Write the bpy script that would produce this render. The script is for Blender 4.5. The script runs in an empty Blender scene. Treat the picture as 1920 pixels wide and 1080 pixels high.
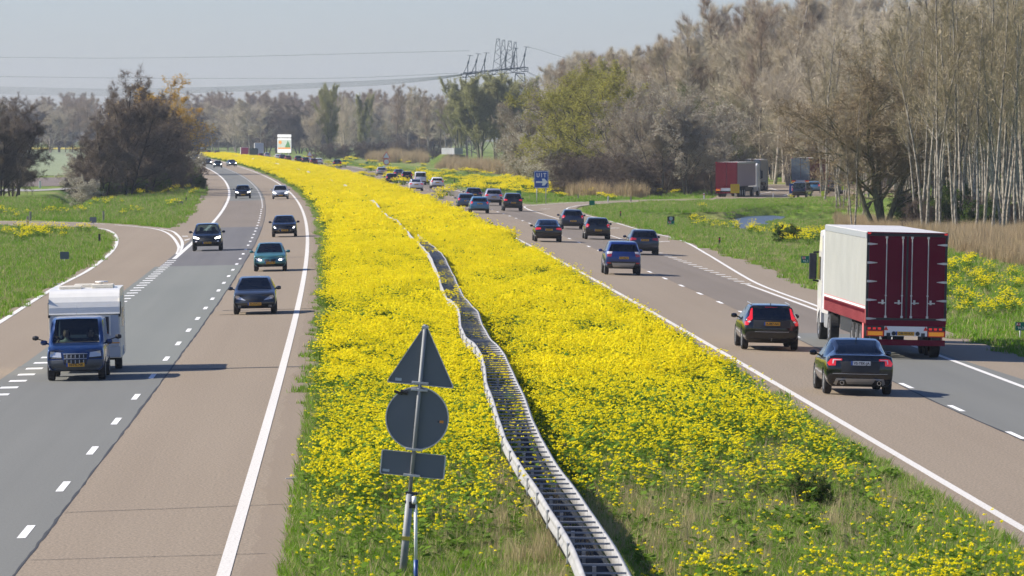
import bpy, bmesh, math, random
import numpy as np
from mathutils import Vector, Matrix
from mathutils.geometry import delaunay_2d_cdt
from mathutils.bvhtree import BVHTree

# ------------------------------------------------------------------ camera, sky, sun, exposure
S = bpy.context.scene
COL = S.collection
CAM_H = 7.0
HAZE = .00008
FPX = 9900.0
PITCH = math.atan(290 / FPX)
cd = bpy.data.cameras.new('camera'); cam = bpy.data.objects.new('camera', cd); COL.objects.link(cam)
cam.location = (0, 0, CAM_H); cam.rotation_euler = (math.pi / 2 - PITCH, 0, 0)
cd.sensor_width = 36; cd.lens = 36 * FPX / 1920; cd.clip_start = 1; cd.clip_end = 20000
cd.dof.use_dof = True; cd.dof.focus_distance = 150; cd.dof.aperture_fstop = 9.0
S.camera = cam

SUN_EL = math.radians(37); SUN_AZ = math.radians(-86)     # azimuth from +Y towards +X: the sun stands to the left
w = bpy.data.worlds.new("World"); S.world = w; w.use_nodes = True
nt = w.node_tree; nt.nodes.clear()
sky = nt.nodes.new('ShaderNodeTexSky'); sky.sky_type = 'NISHITA'; sky.sun_disc = False
sky.sun_elevation = SUN_EL; sky.sun_rotation = SUN_AZ % (2 * math.pi)
sky.altitude = 0; sky.air_density = 1.0; sky.dust_density = 0.4; sky.ozone_density = 4.0
bg = nt.nodes.new('ShaderNodeBackground'); bg.inputs['Strength'].default_value = 0.0885
wo = nt.nodes.new('ShaderNodeOutputWorld')
tint = nt.nodes.new('ShaderNodeMix'); tint.data_type = 'RGBA'; tint.blend_type = 'MULTIPLY'; tint.inputs[0].default_value = 1
tint.inputs[7].default_value = (.82, .84, 1.07, 1)
nt.links.new(sky.outputs[0], tint.inputs[6]); nt.links.new(tint.outputs[2], bg.inputs[0]); nt.links.new(bg.outputs[0], wo.inputs[0])
sl = bpy.data.lights.new('sun', 'SUN'); sl.energy = 5.0; sl.angle = math.radians(0.53); sl.color = (1, 0.93, 0.82)
sun = bpy.data.objects.new('sun', sl); COL.objects.link(sun)
sd = Vector((math.sin(SUN_AZ) * math.cos(SUN_EL), math.cos(SUN_AZ) * math.cos(SUN_EL), math.sin(SUN_EL)))
sun.rotation_euler = sd.to_track_quat('Z', 'Y').to_euler(); sun.location = (-60, 100, 60)
vs = S.view_settings; vs.view_transform = 'Standard'; vs.look = 'None'; vs.gamma = 1; vs.use_curve_mapping = False
vs.exposure = 0.6
S.render.engine = 'CYCLES'
S.cycles.max_bounces = 6; S.cycles.diffuse_bounces = 3; S.cycles.glossy_bounces = 3
S.cycles.transparent_max_bounces = 12; S.cycles.transmission_bounces = 4; S.cycles.volume_bounces = 0
S.cycles.use_denoising = True; S.cycles.use_adaptive_sampling = True; S.cycles.adaptive_threshold = 0.02
S.cycles.caustics_reflective = False; S.cycles.caustics_refractive = False

rng = np.random.default_rng(7); R = random.Random(5)

# ------------------------------------------------------------------ road alignment: s = lateral metres from the left carriageway's inner line
PC = np.array([-7.90137843, 34.8823203, -50.80823412, 6.67662318, -30.32587524, -2.06714971])
def XL(Y):
    Y = np.asarray(Y, float); Yc = np.clip(Y, 60, 1900)
    return np.polyval(PC, Yc / 1000) + (Y - Yc) * (np.polyval(np.polyder(PC), Yc / 1000) / 1000)
def dXL(Y):
    return float(np.polyval(np.polyder(PC), min(max(Y, 60), 1900) / 1000) / 1000)
def WR(Y):   # offset of the right carriageway's inner line
    return np.interp(Y, [0, 700, 950, 1100, 1264, 1500, 1900], [13.95, 13.95, 15.3, 16.6, 16.2, 15.0, 14.2])
# water polygons (pixel traced on the photo, projected on the water plane later)
WZ = -1.3
def ray(x, y):
    a = (x - 960) / FPX; b = (540 - y) / FPX
    c, s_ = math.cos(PITCH), math.sin(PITCH)
    return (a, c + b * s_, -s_ + b * c)
def plane_pt(x, y, z):
    d = ray(x, y); t = (z - CAM_H) / d[2]
    return (d[0] * t, d[1] * t)
CANAL = np.array([plane_pt(*p, WZ) for p in [(1600, 403.5), (1500, 403), (1440, 404), (1400, 406), (1378, 412), (1372, 425), (1378, 438), (1402, 438), (1412, 425), (1440, 415.5), (1500, 412.5), (1600, 411)]])
GULLY = np.array([plane_pt(*p, -1.0) for p in [(120, 395), (135, 378), (152, 362), (165, 362), (158, 378), (138, 398), (108, 413), (90, 411)]])
def poly_sd(px, py, poly):
    """unsigned distance to the polygon's edge and inside mask, and the side (far or near) flag"""
    inside = np.zeros(px.shape, bool); dist = np.full(px.shape, 1e9)
    n = len(poly)
    for i in range(n):
        x0, y0 = poly[i]; x1, y1 = poly[(i + 1) % n]
        cond = ((y0 > py) != (y1 > py)) & (px < (x1 - x0) * (py - y0) / (y1 - y0 + 1e-12) + x0)
        inside ^= cond
        dx, dy = x1 - x0, y1 - y0
        t = np.clip(((px - x0) * dx + (py - y0) * dy) / (dx * dx + dy * dy + 1e-12), 0, 1)
        dist = np.minimum(dist, np.hypot(px - x0 - t * dx, py - y0 - t * dy))
    return dist, inside
def base_z(X, Y):
    s = X - XL(Y)
    f = np.interp(Y, [0, 450, 900, 1e5], [1, 1, .5, .5])
    return -0.022 * np.clip(np.abs(s - 7.0) - 6.0, 0, 17) * f
def zg(X, Y):
    X = np.asarray(X, float); Y = np.asarray(Y, float)
    z = base_z(X, Y)
    s = X - XL(Y)
    # shallow swale in the median round the barrier
    z = z - 0.10 * np.exp(-((s - 7) / 2.2) ** 2)
    d, ins = poly_sd(X, Y, CANAL)
    near = Y < CANAL[:, 1].mean()
    k1 = np.clip(1 - d / 1.3, 0, 1); k1 = k1 * k1 * (3 - 2 * k1); k2 = np.clip(1 - d / 75.0, 0, 1) * np.clip((s - 29) / 8, 0, 1)
    k = np.where(ins, 1.0, np.where(near, np.maximum(k1, k2), k1))
    z = z * (1 - k) + np.where(ins, -1.75, -1.27) * k
    d, ins = poly_sd(X, Y, GULLY)
    k = np.where(ins, 1.0, np.clip(1 - d / 2.5, 0, 1)); k = k * k * (3 - 2 * k)
    z = z * (1 - k) + (-1.35) * k
    return z
def G(x, y, off=0.0):
    """ground point seen at photo pixel (x, y)"""
    d = ray(x, y); z = 0.0
    for _ in range(6):
        t = (z + off - CAM_H) / d[2]
        z = float(base_z(np.array(d[0] * t), np.array(d[1] * t)))
    return Vector((d[0] * t, d[1] * t, z + off))
def to_px(X, Y, Z):
    c, s_ = math.cos(PITCH), math.sin(PITCH)
    fw = Y * c - (Z - CAM_H) * s_; up = Y * s_ + (Z - CAM_H) * c
    return 960 + FPX * X / fw, 540 - FPX * up / fw

# ------------------------------------------------------------------ object helpers
def tag(o, label=None, cat=None, group=None, kind=None):
    if label: o['label'] = label
    if cat: o['category'] = cat
    if group: o['group'] = group
    if kind: o['kind'] = kind
    return o
def link_mesh(name, me, mats=(), parent=None, smooth=False):
    if not isinstance(mats, (list, tuple)): mats = [mats]
    if not me.materials:
        for m in mats: me.materials.append(m)
    if smooth:
        me.polygons.foreach_set('use_smooth', np.ones(len(me.polygons), bool))
    o = bpy.data.objects.new(name, me); COL.objects.link(o)
    if parent: o.parent = parent
    return o
def mesh_np(name, V, F):
    """V (n,3), F (m,k) array or list of lists"""
    me = bpy.data.meshes.new(name)
    V = np.asarray(V, np.float32)
    if isinstance(F, np.ndarray):
        k = F.shape[1]; m = F.shape[0]
        me.vertices.add(len(V)); me.vertices.foreach_set('co', V.ravel())
        me.loops.add(m * k); me.loops.foreach_set('vertex_index', F.ravel().astype(np.int32))
        me.polygons.add(m); me.polygons.foreach_set('loop_start', np.arange(0, m * k, k, dtype=np.int32))
        me.polygons.foreach_set('loop_total', np.full(m, k, np.int32))
        me.update(calc_edges=True)
    else:
        me.from_pydata(V.tolist(), [], F); me.update()
    return me
def empty(name, loc=(0, 0, 0), rz=0.0):
    o = bpy.data.objects.new(name, None); COL.objects.link(o); o.location = loc; o.rotation_euler = (0, 0, rz)
    o.empty_display_size = 0.3
    return o
class MB:
    """collects simple shapes in one mesh"""
    def __init__(s): s.V = []; s.F = []
    def add(s, V, F):
        n = len(s.V); s.V += [tuple(v) for v in V]; s.F += [[i + n for i in f] for f in F]
        return s
    def box(s, x0, x1, y0, y1, z0, z1, M=None):
        V = [(x, y, z) for z in (z0, z1) for y in (y0, y1) for x in (x0, x1)]
        if M is not None: V = [tuple(M @ Vector(v)) for v in V]
        return s.add(V, [[0, 2, 3, 1], [4, 5, 7, 6], [0, 1, 5, 4], [2, 6, 7, 3], [0, 4, 6, 2], [1, 3, 7, 5]])
    def tube(s, p, q, r, r2=None, n=8, cap=True):
        p = Vector(p); q = Vector(q); r2 = r if r2 is None else r2
        d = (q - p).normalized(); a = d.orthogonal().normalized(); b = d.cross(a)
        V = []
        for c, rr in ((p, r), (q, r2)):
            for i in range(n):
                t = 2 * math.pi * i / n; V.append(c + a * math.cos(t) * rr + b * math.sin(t) * rr)
        F = [[i, (i + 1) % n, n + (i + 1) % n, n + i] for i in range(n)]
        if cap: F += [list(range(n))[::-1], list(range(n, 2 * n))]
        return s.add(V, F)
    def lathe(s, prof, n=20, axis='x', c=(0, 0, 0)):
        """prof: list of (along axis, radius)"""
        V = []; m = len(prof)
        for i in range(n):
            t = 2 * math.pi * i / n
            for a, r in prof:
                u, v = r * math.cos(t), r * math.sin(t)
                p = {'x': (a, u, v), 'y': (u, a, v), 'z': (u, v, a)}[axis]
                V.append((p[0] + c[0], p[1] + c[1], p[2] + c[2]))
        F = []
        for i in range(n):
            for j in range(m - 1):
                i2 = (i + 1) % n
                F.append([i * m + j, i2 * m + j, i2 * m + j + 1, i * m + j + 1])
        return s.add(V, F)
    def prism(s, poly, y0, y1, plane='xz'):
        """poly in (x,z) extruded in y, or (x,y) extruded in z"""
        n = len(poly)
        if plane == 'xz': V = [(x, y, z) for y in (y0, y1) for x, z in poly]
        elif plane == 'yz': V = [(x, y, z) for x in (y0, y1) for y, z in poly]
        else: V = [(x, y, z) for z in (y0, y1) for x, y in poly]
        F = [list(range(n)), list(range(n, 2 * n))[::-1]] + [[i, n + i, n + (i + 1) % n, (i + 1) % n] for i in range(n)]
        return s.add(V, F)
    def build(s, name, mat, parent=None, smooth=False, bevel=0):
        me = bpy.data.meshes.new(name); me.from_pydata(s.V, [], s.F)
        bm = bmesh.new(); bm.from_mesh(me)
        bmesh.ops.recalc_face_normals(bm, faces=bm.faces)
        if bevel:
            bmesh.ops.bevel(bm, geom=[e for e in bm.edges if e.calc_face_angle(0) > .5], offset=bevel, segments=2, affect='EDGES', profile=.6)
        bm.to_mesh(me); bm.free(); me.update()
        return link_mesh(name, me, mat, parent, smooth)
def kids(o, table=None):
    return [c for c in bpy.data.objects if c.parent == o]
CH = {}
def copy_tree(o, parent=None):
    c = o.copy(); COL.objects.link(c); c.parent = parent
    for ch in CH.get(o.name) or [x for x in o.children]:
        copy_tree(ch, c)
    return c

# ------------------------------------------------------------------ materials
def hexc(h):
    h = h.lstrip('#'); c = [int(h[i:i + 2], 16) / 255 for i in (0, 2, 4)]
    return tuple((v / 12.92 if v <= .04045 else ((v + .055) / 1.055) ** 2.4) for v in c)
def mat(name, col, rough=.6, metal=0.0, var=0.0, scale=3.0, spec=.5, coat=0.0, emit=None, es=1.0, trans=0.0, var_obj=0.0, bump=0.0, bscale=20):
    m = bpy.data.materials.new(name); m.use_nodes = True
    t = m.node_tree; b = t.nodes['Principled BSDF']
    b.inputs['Base Color'].default_value = (*col, 1); b.inputs['Roughness'].default_value = rough
    b.inputs['Metallic'].default_value = metal; b.inputs['Specular IOR Level'].default_value = spec
    b.inputs['Coat Weight'].default_value = coat; b.inputs['Coat Roughness'].default_value = .04
    if emit: b.inputs['Emission Color'].default_value = (*emit, 1); b.inputs['Emission Strength'].default_value = es
    src = None
    if var > 0:
        tc = t.nodes.new('ShaderNodeTexCoord'); nz = t.nodes.new('ShaderNodeTexNoise')
        nz.inputs['Scale'].default_value = scale; nz.inputs['Detail'].default_value = 5
        t.links.new(tc.outputs['Object'], nz.inputs['Vector'])
        mr = t.nodes.new('ShaderNodeMapRange'); mr.inputs[1].default_value = .3; mr.inputs[2].default_value = .7
        mr.inputs[3].default_value = 1 - var; mr.inputs[4].default_value = 1 + var
        t.links.new(nz.outputs['Fac'], mr.inputs[0]); src = mr.outputs[0]
    if var_obj > 0:
        oi = t.nodes.new('ShaderNodeObjectInfo'); mr2 = t.nodes.new('ShaderNodeMapRange')
        mr2.inputs[3].default_value = 1 - var_obj; mr2.inputs[4].default_value = 1 + var_obj
        t.links.new(oi.outputs['Random'], mr2.inputs[0])
        if src:
            mm = t.nodes.new('ShaderNodeMath'); mm.operation = 'MULTIPLY'
            t.links.new(src, mm.inputs[0]); t.links.new(mr2.outputs[0], mm.inputs[1]); src = mm.outputs[0]
        else: src = mr2.outputs[0]
    if src:
        vm = t.nodes.new('ShaderNodeVectorMath'); vm.operation = 'SCALE'; vm.inputs[0].default_value = col
        t.links.new(src, vm.inputs['Scale']); t.links.new(vm.outputs[0], b.inputs['Base Color'])
    if bump > 0:
        tc = t.nodes.new('ShaderNodeTexCoord'); nz = t.nodes.new('ShaderNodeTexNoise'); nz.inputs['Scale'].default_value = bscale
        bp = t.nodes.new('ShaderNodeBump'); bp.inputs['Strength'].default_value = bump
        t.links.new(tc.outputs['Object'], nz.inputs['Vector']); t.links.new(nz.outputs['Fac'], bp.inputs['Height']); t.links.new(bp.outputs[0], b.inputs['Normal'])
    return m
def leaf_mat(name, c1, c2, trans=.35, rough=.6):
    """foliage: random tone per face island, some light through"""
    m = bpy.data.materials.new(name); m.use_nodes = True; t = m.node_tree; t.nodes.clear()
    out = t.nodes.new('ShaderNodeOutputMaterial')
    geo = t.nodes.new('ShaderNodeNewGeometry'); mx = t.nodes.new('ShaderNodeMix'); mx.data_type = 'RGBA'
    mx.inputs[6].default_value = (*c1, 1); mx.inputs[7].default_value = (*c2, 1)
    t.links.new(geo.outputs['Random Per Island'], mx.inputs[0])
    d = t.nodes.new('ShaderNodeBsdfDiffuse'); tr = t.nodes.new('ShaderNodeBsdfTranslucent'); ms = t.nodes.new('ShaderNodeMixShader')
    ms.inputs[0].default_value = trans
    t.links.new(mx.outputs[2], d.inputs[0]); t.links.new(mx.outputs[2], tr.inputs[0])
    t.links.new(d.outputs[0], ms.inputs[1]); t.links.new(tr.outputs[0], ms.inputs[2]); t.links.new(ms.outputs[0], out.inputs[0])
    return m
def road_mat(name, c1, c2, grain=.14, rough=.85, wear=.0):
    """asphalt: aggregate grain, faint wheel tracks along the road (uv = lateral s, distance Y), blotches"""
    m = bpy.data.materials.new(name); m.use_nodes = True; t = m.node_tree; b = t.nodes['Principled BSDF']
    b.inputs['Roughness'].default_value = rough; b.inputs['Specular IOR Level'].default_value = .3
    uv = t.nodes.new('ShaderNodeUVMap'); uv.uv_map = 'road'
    def noise(vec_scale, sc, detail, link=True):
        mp = t.nodes.new('ShaderNodeMapping'); mp.inputs['Scale'].default_value = vec_scale
        n = t.nodes.new('ShaderNodeTexNoise'); n.inputs['Scale'].default_value = sc; n.inputs['Detail'].default_value = detail
        t.links.new(uv.outputs[0], mp.inputs[0]); t.links.new(mp.outputs[0], n.inputs['Vector']); return n.outputs['Fac']
    streak = noise((1.1, .006, 1), 1.0, 3); blotch = noise((.25, .03, 1), 1.0, 4); gr = noise((1, .45, 1), 22, 2); gr2 = noise((3, 1.1, 1), 6, 3)
    mx = t.nodes.new('ShaderNodeMix'); mx.data_type = 'RGBA'; mx.inputs[6].default_value = (*c1, 1); mx.inputs[7].default_value = (*c2, 1)
    mr = t.nodes.new('ShaderNodeMapRange'); mr.inputs[1].default_value = .35; mr.inputs[2].default_value = .65
    ad = t.nodes.new('ShaderNodeMath'); ad.operation = 'ADD'; t.links.new(streak, ad.inputs[0]); t.links.new(blotch, ad.inputs[1])
    hf = t.nodes.new('ShaderNodeMath'); hf.operation = 'MULTIPLY'; hf.inputs[1].default_value = .5; t.links.new(ad.outputs[0], hf.inputs[0])
    t.links.new(hf.outputs[0], mr.inputs[0]); t.links.new(mr.outputs[0], mx.inputs[0])
    sm = t.nodes.new('ShaderNodeMath'); sm.operation = 'ADD'; t.links.new(gr, sm.inputs[0]); t.links.new(gr2, sm.inputs[1])
    m2 = t.nodes.new('ShaderNodeMapRange'); m2.inputs[1].default_value = .6; m2.inputs[2].default_value = 1.4; m2.inputs[3].default_value = 1 - grain * 1.6; m2.inputs[4].default_value = 1 + grain * 1.6
    t.links.new(sm.outputs[0], m2.inputs[0])
    vm = t.nodes.new('ShaderNodeVectorMath'); vm.operation = 'SCALE'; t.links.new(mx.outputs[2], vm.inputs[0]); t.links.new(m2.outputs[0], vm.inputs['Scale'])
    if wear > 0:   # painted marking worn through
        wn = noise((6, 3.5, 1), 5, 6)
        cr = t.nodes.new('ShaderNodeMapRange'); cr.inputs[1].default_value = .58; cr.inputs[2].default_value = .72; cr.inputs[4].default_value = wear
        t.links.new(wn, cr.inputs[0])
        mw = t.nodes.new('ShaderNodeMix'); mw.data_type = 'RGBA'; mw.inputs[7].default_value = (.16, .14, .12, 1)
        t.links.new(cr.outputs[0], mw.inputs[0]); t.links.new(vm.outputs[0], mw.inputs[6]); t.links.new(mw.outputs[2], b.inputs['Base Color'])
    else: t.links.new(vm.outputs[0], b.inputs['Base Color'])
    return m
M = {}
M['brown'] = road_mat('brown_asphalt', (.245, .194, .137), (.270, .216, .154), .24)
M['brown2'] = road_mat('dark_brown_asphalt', (.172, .142, .110), (.205, .170, .134))
M['grey'] = road_mat('grey_asphalt', (.150, .150, .134), (.176, .176, .157), .07)
M['green_grey'] = road_mat('greenish_asphalt', (.165, .172, .152), (.195, .200, .176), .05)
M['dark'] = road_mat('dark_asphalt', (.115, .110, .108), (.155, .148, .142), .06)
M['edge'] = road_mat('shoulder_asphalt', (.225, .174, .122), (.252, .200, .142), .12)
M['seal'] = road_mat('bitumen_seal', (.03, .032, .036), (.07, .07, .072), .2)
M['white'] = road_mat('road_paint', (.64, .62, .58), (.72, .70, .66), .07, wear=.35)
M['white_old'] = road_mat('worn_road_paint', (.60, .57, .52), (.68, .65, .60), .10, wear=.6)
M['lane_new'] = road_mat('fresh_road_paint', (.80, .79, .77), (.84, .83, .80), .02)

def set_uv(me):
    co = np.empty(len(me.vertices) * 3, np.float32); me.vertices.foreach_get('co', co); co = co.reshape(-1, 3)
    li = np.empty(len(me.loops), np.int32); me.loops.foreach_get('vertex_index', li)
    uv = me.uv_layers.new(name='road')
    st = np.stack([co[:, 0] - XL(co[:, 1]), co[:, 1]], 1)[li]
    uv.data.foreach_set('uv', st.astype(np.float32).ravel())
def yrows(y0, y1, r=0.012, mn=1.0):
    ys = [y0]
    while ys[-1] < y1: ys.append(min(y1, ys[-1] + max(mn, ys[-1] * r)))
    return np.array(ys)
def strip(name, s0, s1, y0, y1, off, m, parent=None, ncol=None, jag=0.0):
    """band between lateral offsets s0(Y), s1(Y)"""
    ys = yrows(y0, y1); f0 = s0 if callable(s0) else (lambda y: np.full_like(y, s0)); f1 = s1 if callable(s1) else (lambda y: np.full_like(y, s1))
    a, b = f0(ys), f1(ys)
    n = ncol or max(1, int(np.ceil(np.max(b - a) / 1.5)))
    if jag:
        a = a + rng.normal(0, jag, len(ys)); b = b + rng.normal(0, jag, len(ys))
    t = np.linspace(0, 1, n + 1)
    s = a[:, None] * (1 - t) + b[:, None] * t
    Y = np.repeat(ys[:, None], n + 1, 1); X = s + XL(Y); Z = zg_road(X, Y) + off
    V = np.stack([X, Y, Z], -1).reshape(-1, 3)
    i = np.arange(len(ys) - 1)[:, None] * (n + 1) + np.arange(n)[None]
    F = np.stack([i, i + 1, i + n + 2, i + n + 1], -1).reshape(-1, 4)
    me = mesh_np(name, V, F); set_uv(me)
    return link_mesh(name, me, m, parent)
def zg_road(X, Y): return base_z(X, Y)
def drape(name, pts, off, m, parent=None, step=(3, 8)):
    """polygon of ground points filled with a grid and laid on the ground"""
    P = [Vector((p[0], p[1])) for p in pts]; n = len(P)
    # densify the border
    B = []
    for i in range(n):
        a, b = P[i], P[(i + 1) % n]; L = (b - a).length; k = max(1, int(L / 6))
        for j in range(k): B.append(a.lerp(b, j / k))
    nb = len(B); arr = np.array([(p.x, p.y) for p in B])
    x0, y0 = arr.min(0); x1, y1 = arr.max(0)
    gx = np.arange(x0, x1, step[0]); gy = yrows(y0, y1, .02, step[1])
    X, Y = np.meshgrid(gx, gy); X = X.ravel(); Y = Y.ravel()
    d, ins = poly_sd(X, Y, arr); ok = ins & (d > 1.0)
    allv = B + [Vector((float(a), float(b))) for a, b in zip(X[ok], Y[ok])]
    r = delaunay_2d_cdt(allv, [(i, (i + 1) % nb) for i in range(nb)], [], 0, 1e-4)
    vs_, fs = r[0], r[2]
    V = np.array([(v.x, v.y) for v in vs_])
    F = np.array([f for f in fs])
    c = V[F].mean(1); d, ins = poly_sd(c[:, 0], c[:, 1], arr); F = F[ins]
    a = V[F]; cr = (a[:, 1, 0] - a[:, 0, 0]) * (a[:, 2, 1] - a[:, 0, 1]) - (a[:, 1, 1] - a[:, 0, 1]) * (a[:, 2, 0] - a[:, 0, 0])
    F[cr < 0] = F[cr < 0][:, ::-1]
    V3 = np.column_stack([V, base_z(V[:, 0], V[:, 1]) + off])
    me = mesh_np(name, V3, F); set_uv(me)
    return link_mesh(name, me, m, parent)
def curve_px(pts, step=2.0, off=0.0):
    """smooth ground polyline through photo points (Catmull-Rom on ground coordinates)"""
    P = [G(*p, off) for p in pts]; P = [Vector((p.x, p.y)) for p in P]
    P = [P[0] * 2 - P[1]] + P + [P[-1] * 2 - P[-2]]
    out = []
    for i in range(1, len(P) - 2):
        a, b, c, d = P[i - 1:i + 3]; n = max(2, int((c - b).length / step))
        for j in range(n):
            t = j / n
            out.append(.5 * ((2 * b) + (c - a) * t + (2 * a - 5 * b + 4 * c - d) * t * t + (-a + 3 * b - 3 * c + d) * t ** 3))
    out.append(P[-2])
    return out
def line_px(name, pts, wd, off, m, parent=None, dash=None):
    P = curve_px(pts); V = []; F = []
    n = len(P)
    for i, p in enumerate(P):
        t = (P[min(i + 1, n - 1)] - P[max(i - 1, 0)]).normalized(); nrm = Vector((t.y, -t.x)) * wd / 2
        for q in (p - nrm, p + nrm): V.append((q.x, q.y, float(base_z(np.array(q.x), np.array(q.y))) + off))
    F = np.array([[2 * i, 2 * i + 1, 2 * i + 3, 2 * i + 2] for i in range(n - 1)])
    me = mesh_np(name, np.array(V), F)
    # make it face up
    if me.polygons[0].normal.z < 0: me.flip_normals()
    set_uv(me)
    return link_mesh(name, me, m, parent)

# ------------------------------------------------------------------ scatter through geometry nodes
def scatter(name, P, rot, scl, variants, idx, label, parent=None):
    """instances of the variant objects on points, as one 'stuff' object"""
    me = bpy.data.meshes.new(name); me.vertices.add(len(P)); me.vertices.foreach_set('co', np.asarray(P, np.float32).ravel())
    a = me.attributes.new('rot', 'FLOAT_VECTOR', 'POINT'); a.data.foreach_set('vector', np.asarray(rot, np.float32).ravel())
    a = me.attributes.new('scl', 'FLOAT_VECTOR', 'POINT'); a.data.foreach_set('vector', np.asarray(scl, np.float32).ravel())
    a = me.attributes.new('idx', 'INT', 'POINT'); a.data.foreach_set('value', np.asarray(idx, np.int32))
    me.update()
    o = bpy.data.objects.new(name, me); COL.objects.link(o)
    g = bpy.data.node_groups.new(name + '_nodes', 'GeometryNodeTree')
    g.interface.new_socket('Geometry', in_out='INPUT', socket_type='NodeSocketGeometry')
    g.interface.new_socket('Geometry', in_out='OUTPUT', socket_type='NodeSocketGeometry')
    gi = g.nodes.new('NodeGroupInput'); go = g.nodes.new('NodeGroupOutput'); jn = g.nodes.new('GeometryNodeJoinGeometry')
    def attr(n, ty):
        x = g.nodes.new('GeometryNodeInputNamedAttribute'); x.data_type = ty; x.inputs['Name'].default_value = n
        return x.outputs['Attribute']
    ra, sa, ia = attr('rot', 'FLOAT_VECTOR'), attr('scl', 'FLOAT_VECTOR'), attr('idx', 'INT')
    for k, v in enumerate(variants):
        c = g.nodes.new('FunctionNodeCompare'); c.data_type = 'INT'; c.operation = 'EQUAL'
        ins = [i for i in c.inputs if i.type == 'INT']; g.links.new(ia, ins[0]); ins[1].default_value = k
        ob = g.nodes.new('GeometryNodeObjectInfo'); ob.inputs['Object'].default_value = v; ob.inputs['As Instance'].default_value = True
        ip = g.nodes.new('GeometryNodeInstanceOnPoints')
        g.links.new(gi.outputs[0], ip.inputs['Points']); g.links.new(c.outputs['Result'], ip.inputs['Selection'])
        g.links.new(ob.outputs['Geometry'], ip.inputs['Instance'])
        e = g.nodes.new('FunctionNodeEulerToRotation'); g.links.new(ra, e.inputs[0]); g.links.new(e.outputs[0], ip.inputs['Rotation'])
        g.links.new(sa, ip.inputs['Scale']); g.links.new(ip.outputs[0], jn.inputs[0])
    g.links.new(jn.outputs[0], go.inputs[0])
    md = o.modifiers.new('scatter', 'NODES'); md.node_group = g
    tag(o, label, None, None, 'stuff')
    return o
def hidden_src(name, me, mats):
    for m in mats: me.materials.append(m)
    return bpy.data.objects.new(name, me)      # never linked to a collection: only instanced
# ================================================================== GROUND
def ground_mat():
    m = bpy.data.materials.new('meadow_ground'); m.use_nodes = True; t = m.node_tree; b = t.nodes['Principled BSDF']
    b.inputs['Roughness'].default_value = .95; b.inputs['Specular IOR Level'].default_value = .1
    geo = t.nodes.new('ShaderNodeNewGeometry')
    def nz(sc, d, vs_=(1, 1, 1)):
        mp = t.nodes.new('ShaderNodeMapping'); mp.inputs['Scale'].default_value = vs_
        n = t.nodes.new('ShaderNodeTexNoise'); n.inputs['Scale'].default_value = sc; n.inputs['Detail'].default_value = d
        t.links.new(geo.outputs['Position'], mp.inputs[0]); t.links.new(mp.outputs[0], n.inputs['Vector']); return n.outputs['Fac']
    cr = t.nodes.new('ShaderNodeValToRGB'); e = cr.color_ramp.elements
    e[0].position = .30; e[0].color = (.085, .14, .02, 1); e[1].position = .68; e[1].color = (.29, .245, .11, 1)
    x = e.new(.5); x.color = (.15, .215, .035, 1)
    big = nz(.12, 5, (1, .25, 1)); t.links.new(big, cr.inputs[0])
    fine = nz(3.0, 6, (1, .5, 1)); mr = t.nodes.new('ShaderNodeMapRange'); mr.inputs[1].default_value = .3; mr.inputs[2].default_value = .7; mr.inputs[3].default_value = .6; mr.inputs[4].default_value = 1.35
    t.links.new(fine, mr.inputs[0])
    vm = t.nodes.new('ShaderNodeVectorMath'); vm.operation = 'SCALE'; t.links.new(cr.outputs[0], vm.inputs[0]); t.links.new(mr.outputs[0], vm.inputs['Scale'])
    t.links.new(vm.outputs[0], b.inputs['Base Color'])
    return m
M['ground'] = ground_mat()
us = np.concatenate([-np.geomspace(60, 2500, 26)[::-1], np.arange(-59, 60.1, .85), np.geomspace(62, 2500, 26)])
us = np.unique(np.concatenate([us + 7, [1.0, 13.0, -16, 30]]))
ys = [60.0]
while ys[-1] < 4600: ys.append(ys[-1] + max(.35, ys[-1] * .0045) * (1 if ys[-1] < 1500 else 6))
ys = np.array(ys)
UU, YY = np.meshgrid(us, ys); XX = UU + XL(YY); XX = np.where(YY > 1900, UU + XL(np.full_like(YY, 1900.)), XX)
ZZ = zg(XX, YY)
Sg = XX - XL(YY)
nzv = (np.sin(XX * 1.3 + YY * .21) * np.sin(YY * .37 - XX * .4) + .6 * np.sin(XX * .33 + 2) * np.sin(YY * .11))
onroad = ((Sg > -11.5) & (Sg < 1.05)) | ((Sg > 13.0) & (Sg < 26))
ZZ = ZZ - .05 + np.where(onroad, 0, .012 * nzv)
n = len(us); i = np.arange(len(ys) - 1)[:, None] * n + np.arange(n - 1)[None]
F = np.stack([i, i + 1, i + n + 1, i + n], -1).reshape(-1, 4)
me = mesh_np('ground', np.stack([XX, YY, ZZ], -1).reshape(-1, 3), F)
tag(link_mesh('ground', me, M['ground'], smooth=True), kind='structure')

# ---- water
def water_mat():
    m = mat('ditch_water', (.05, .065, .075), .34, spec=.9, bump=.6, bscale=2.5); return m
M['water'] = water_mat()
c = CANAL.mean(0)
big = [(c[0] + (p[0] - c[0]) * 1.02, c[1] + (p[1] - c[1]) * 1.12) for p in CANAL]
bx0, bx1 = min(p[0] for p in big) - 3, max(p[0] for p in big) + 3; by0, by1 = min(p[1] for p in big) - 10, max(p[1] for p in big) + 3
me = mesh_np('water', np.array([(bx0, by0, WZ), (bx1, by0, WZ), (bx1, by1, WZ), (bx0, by1, WZ)]), np.array([[0, 1, 2, 3]]))
tag(link_mesh('ditch_water', me, M['water']), kind='structure')

# ================================================================== ROADS
def v2(p): return (p.x, p.y)
def side(s, Ys): return [(float(XL(y)) + (s(y) if callable(s) else s), y) for y in Ys]
YN = 72.0
farY = list(np.geomspace(YN, 1880, 46))
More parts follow.
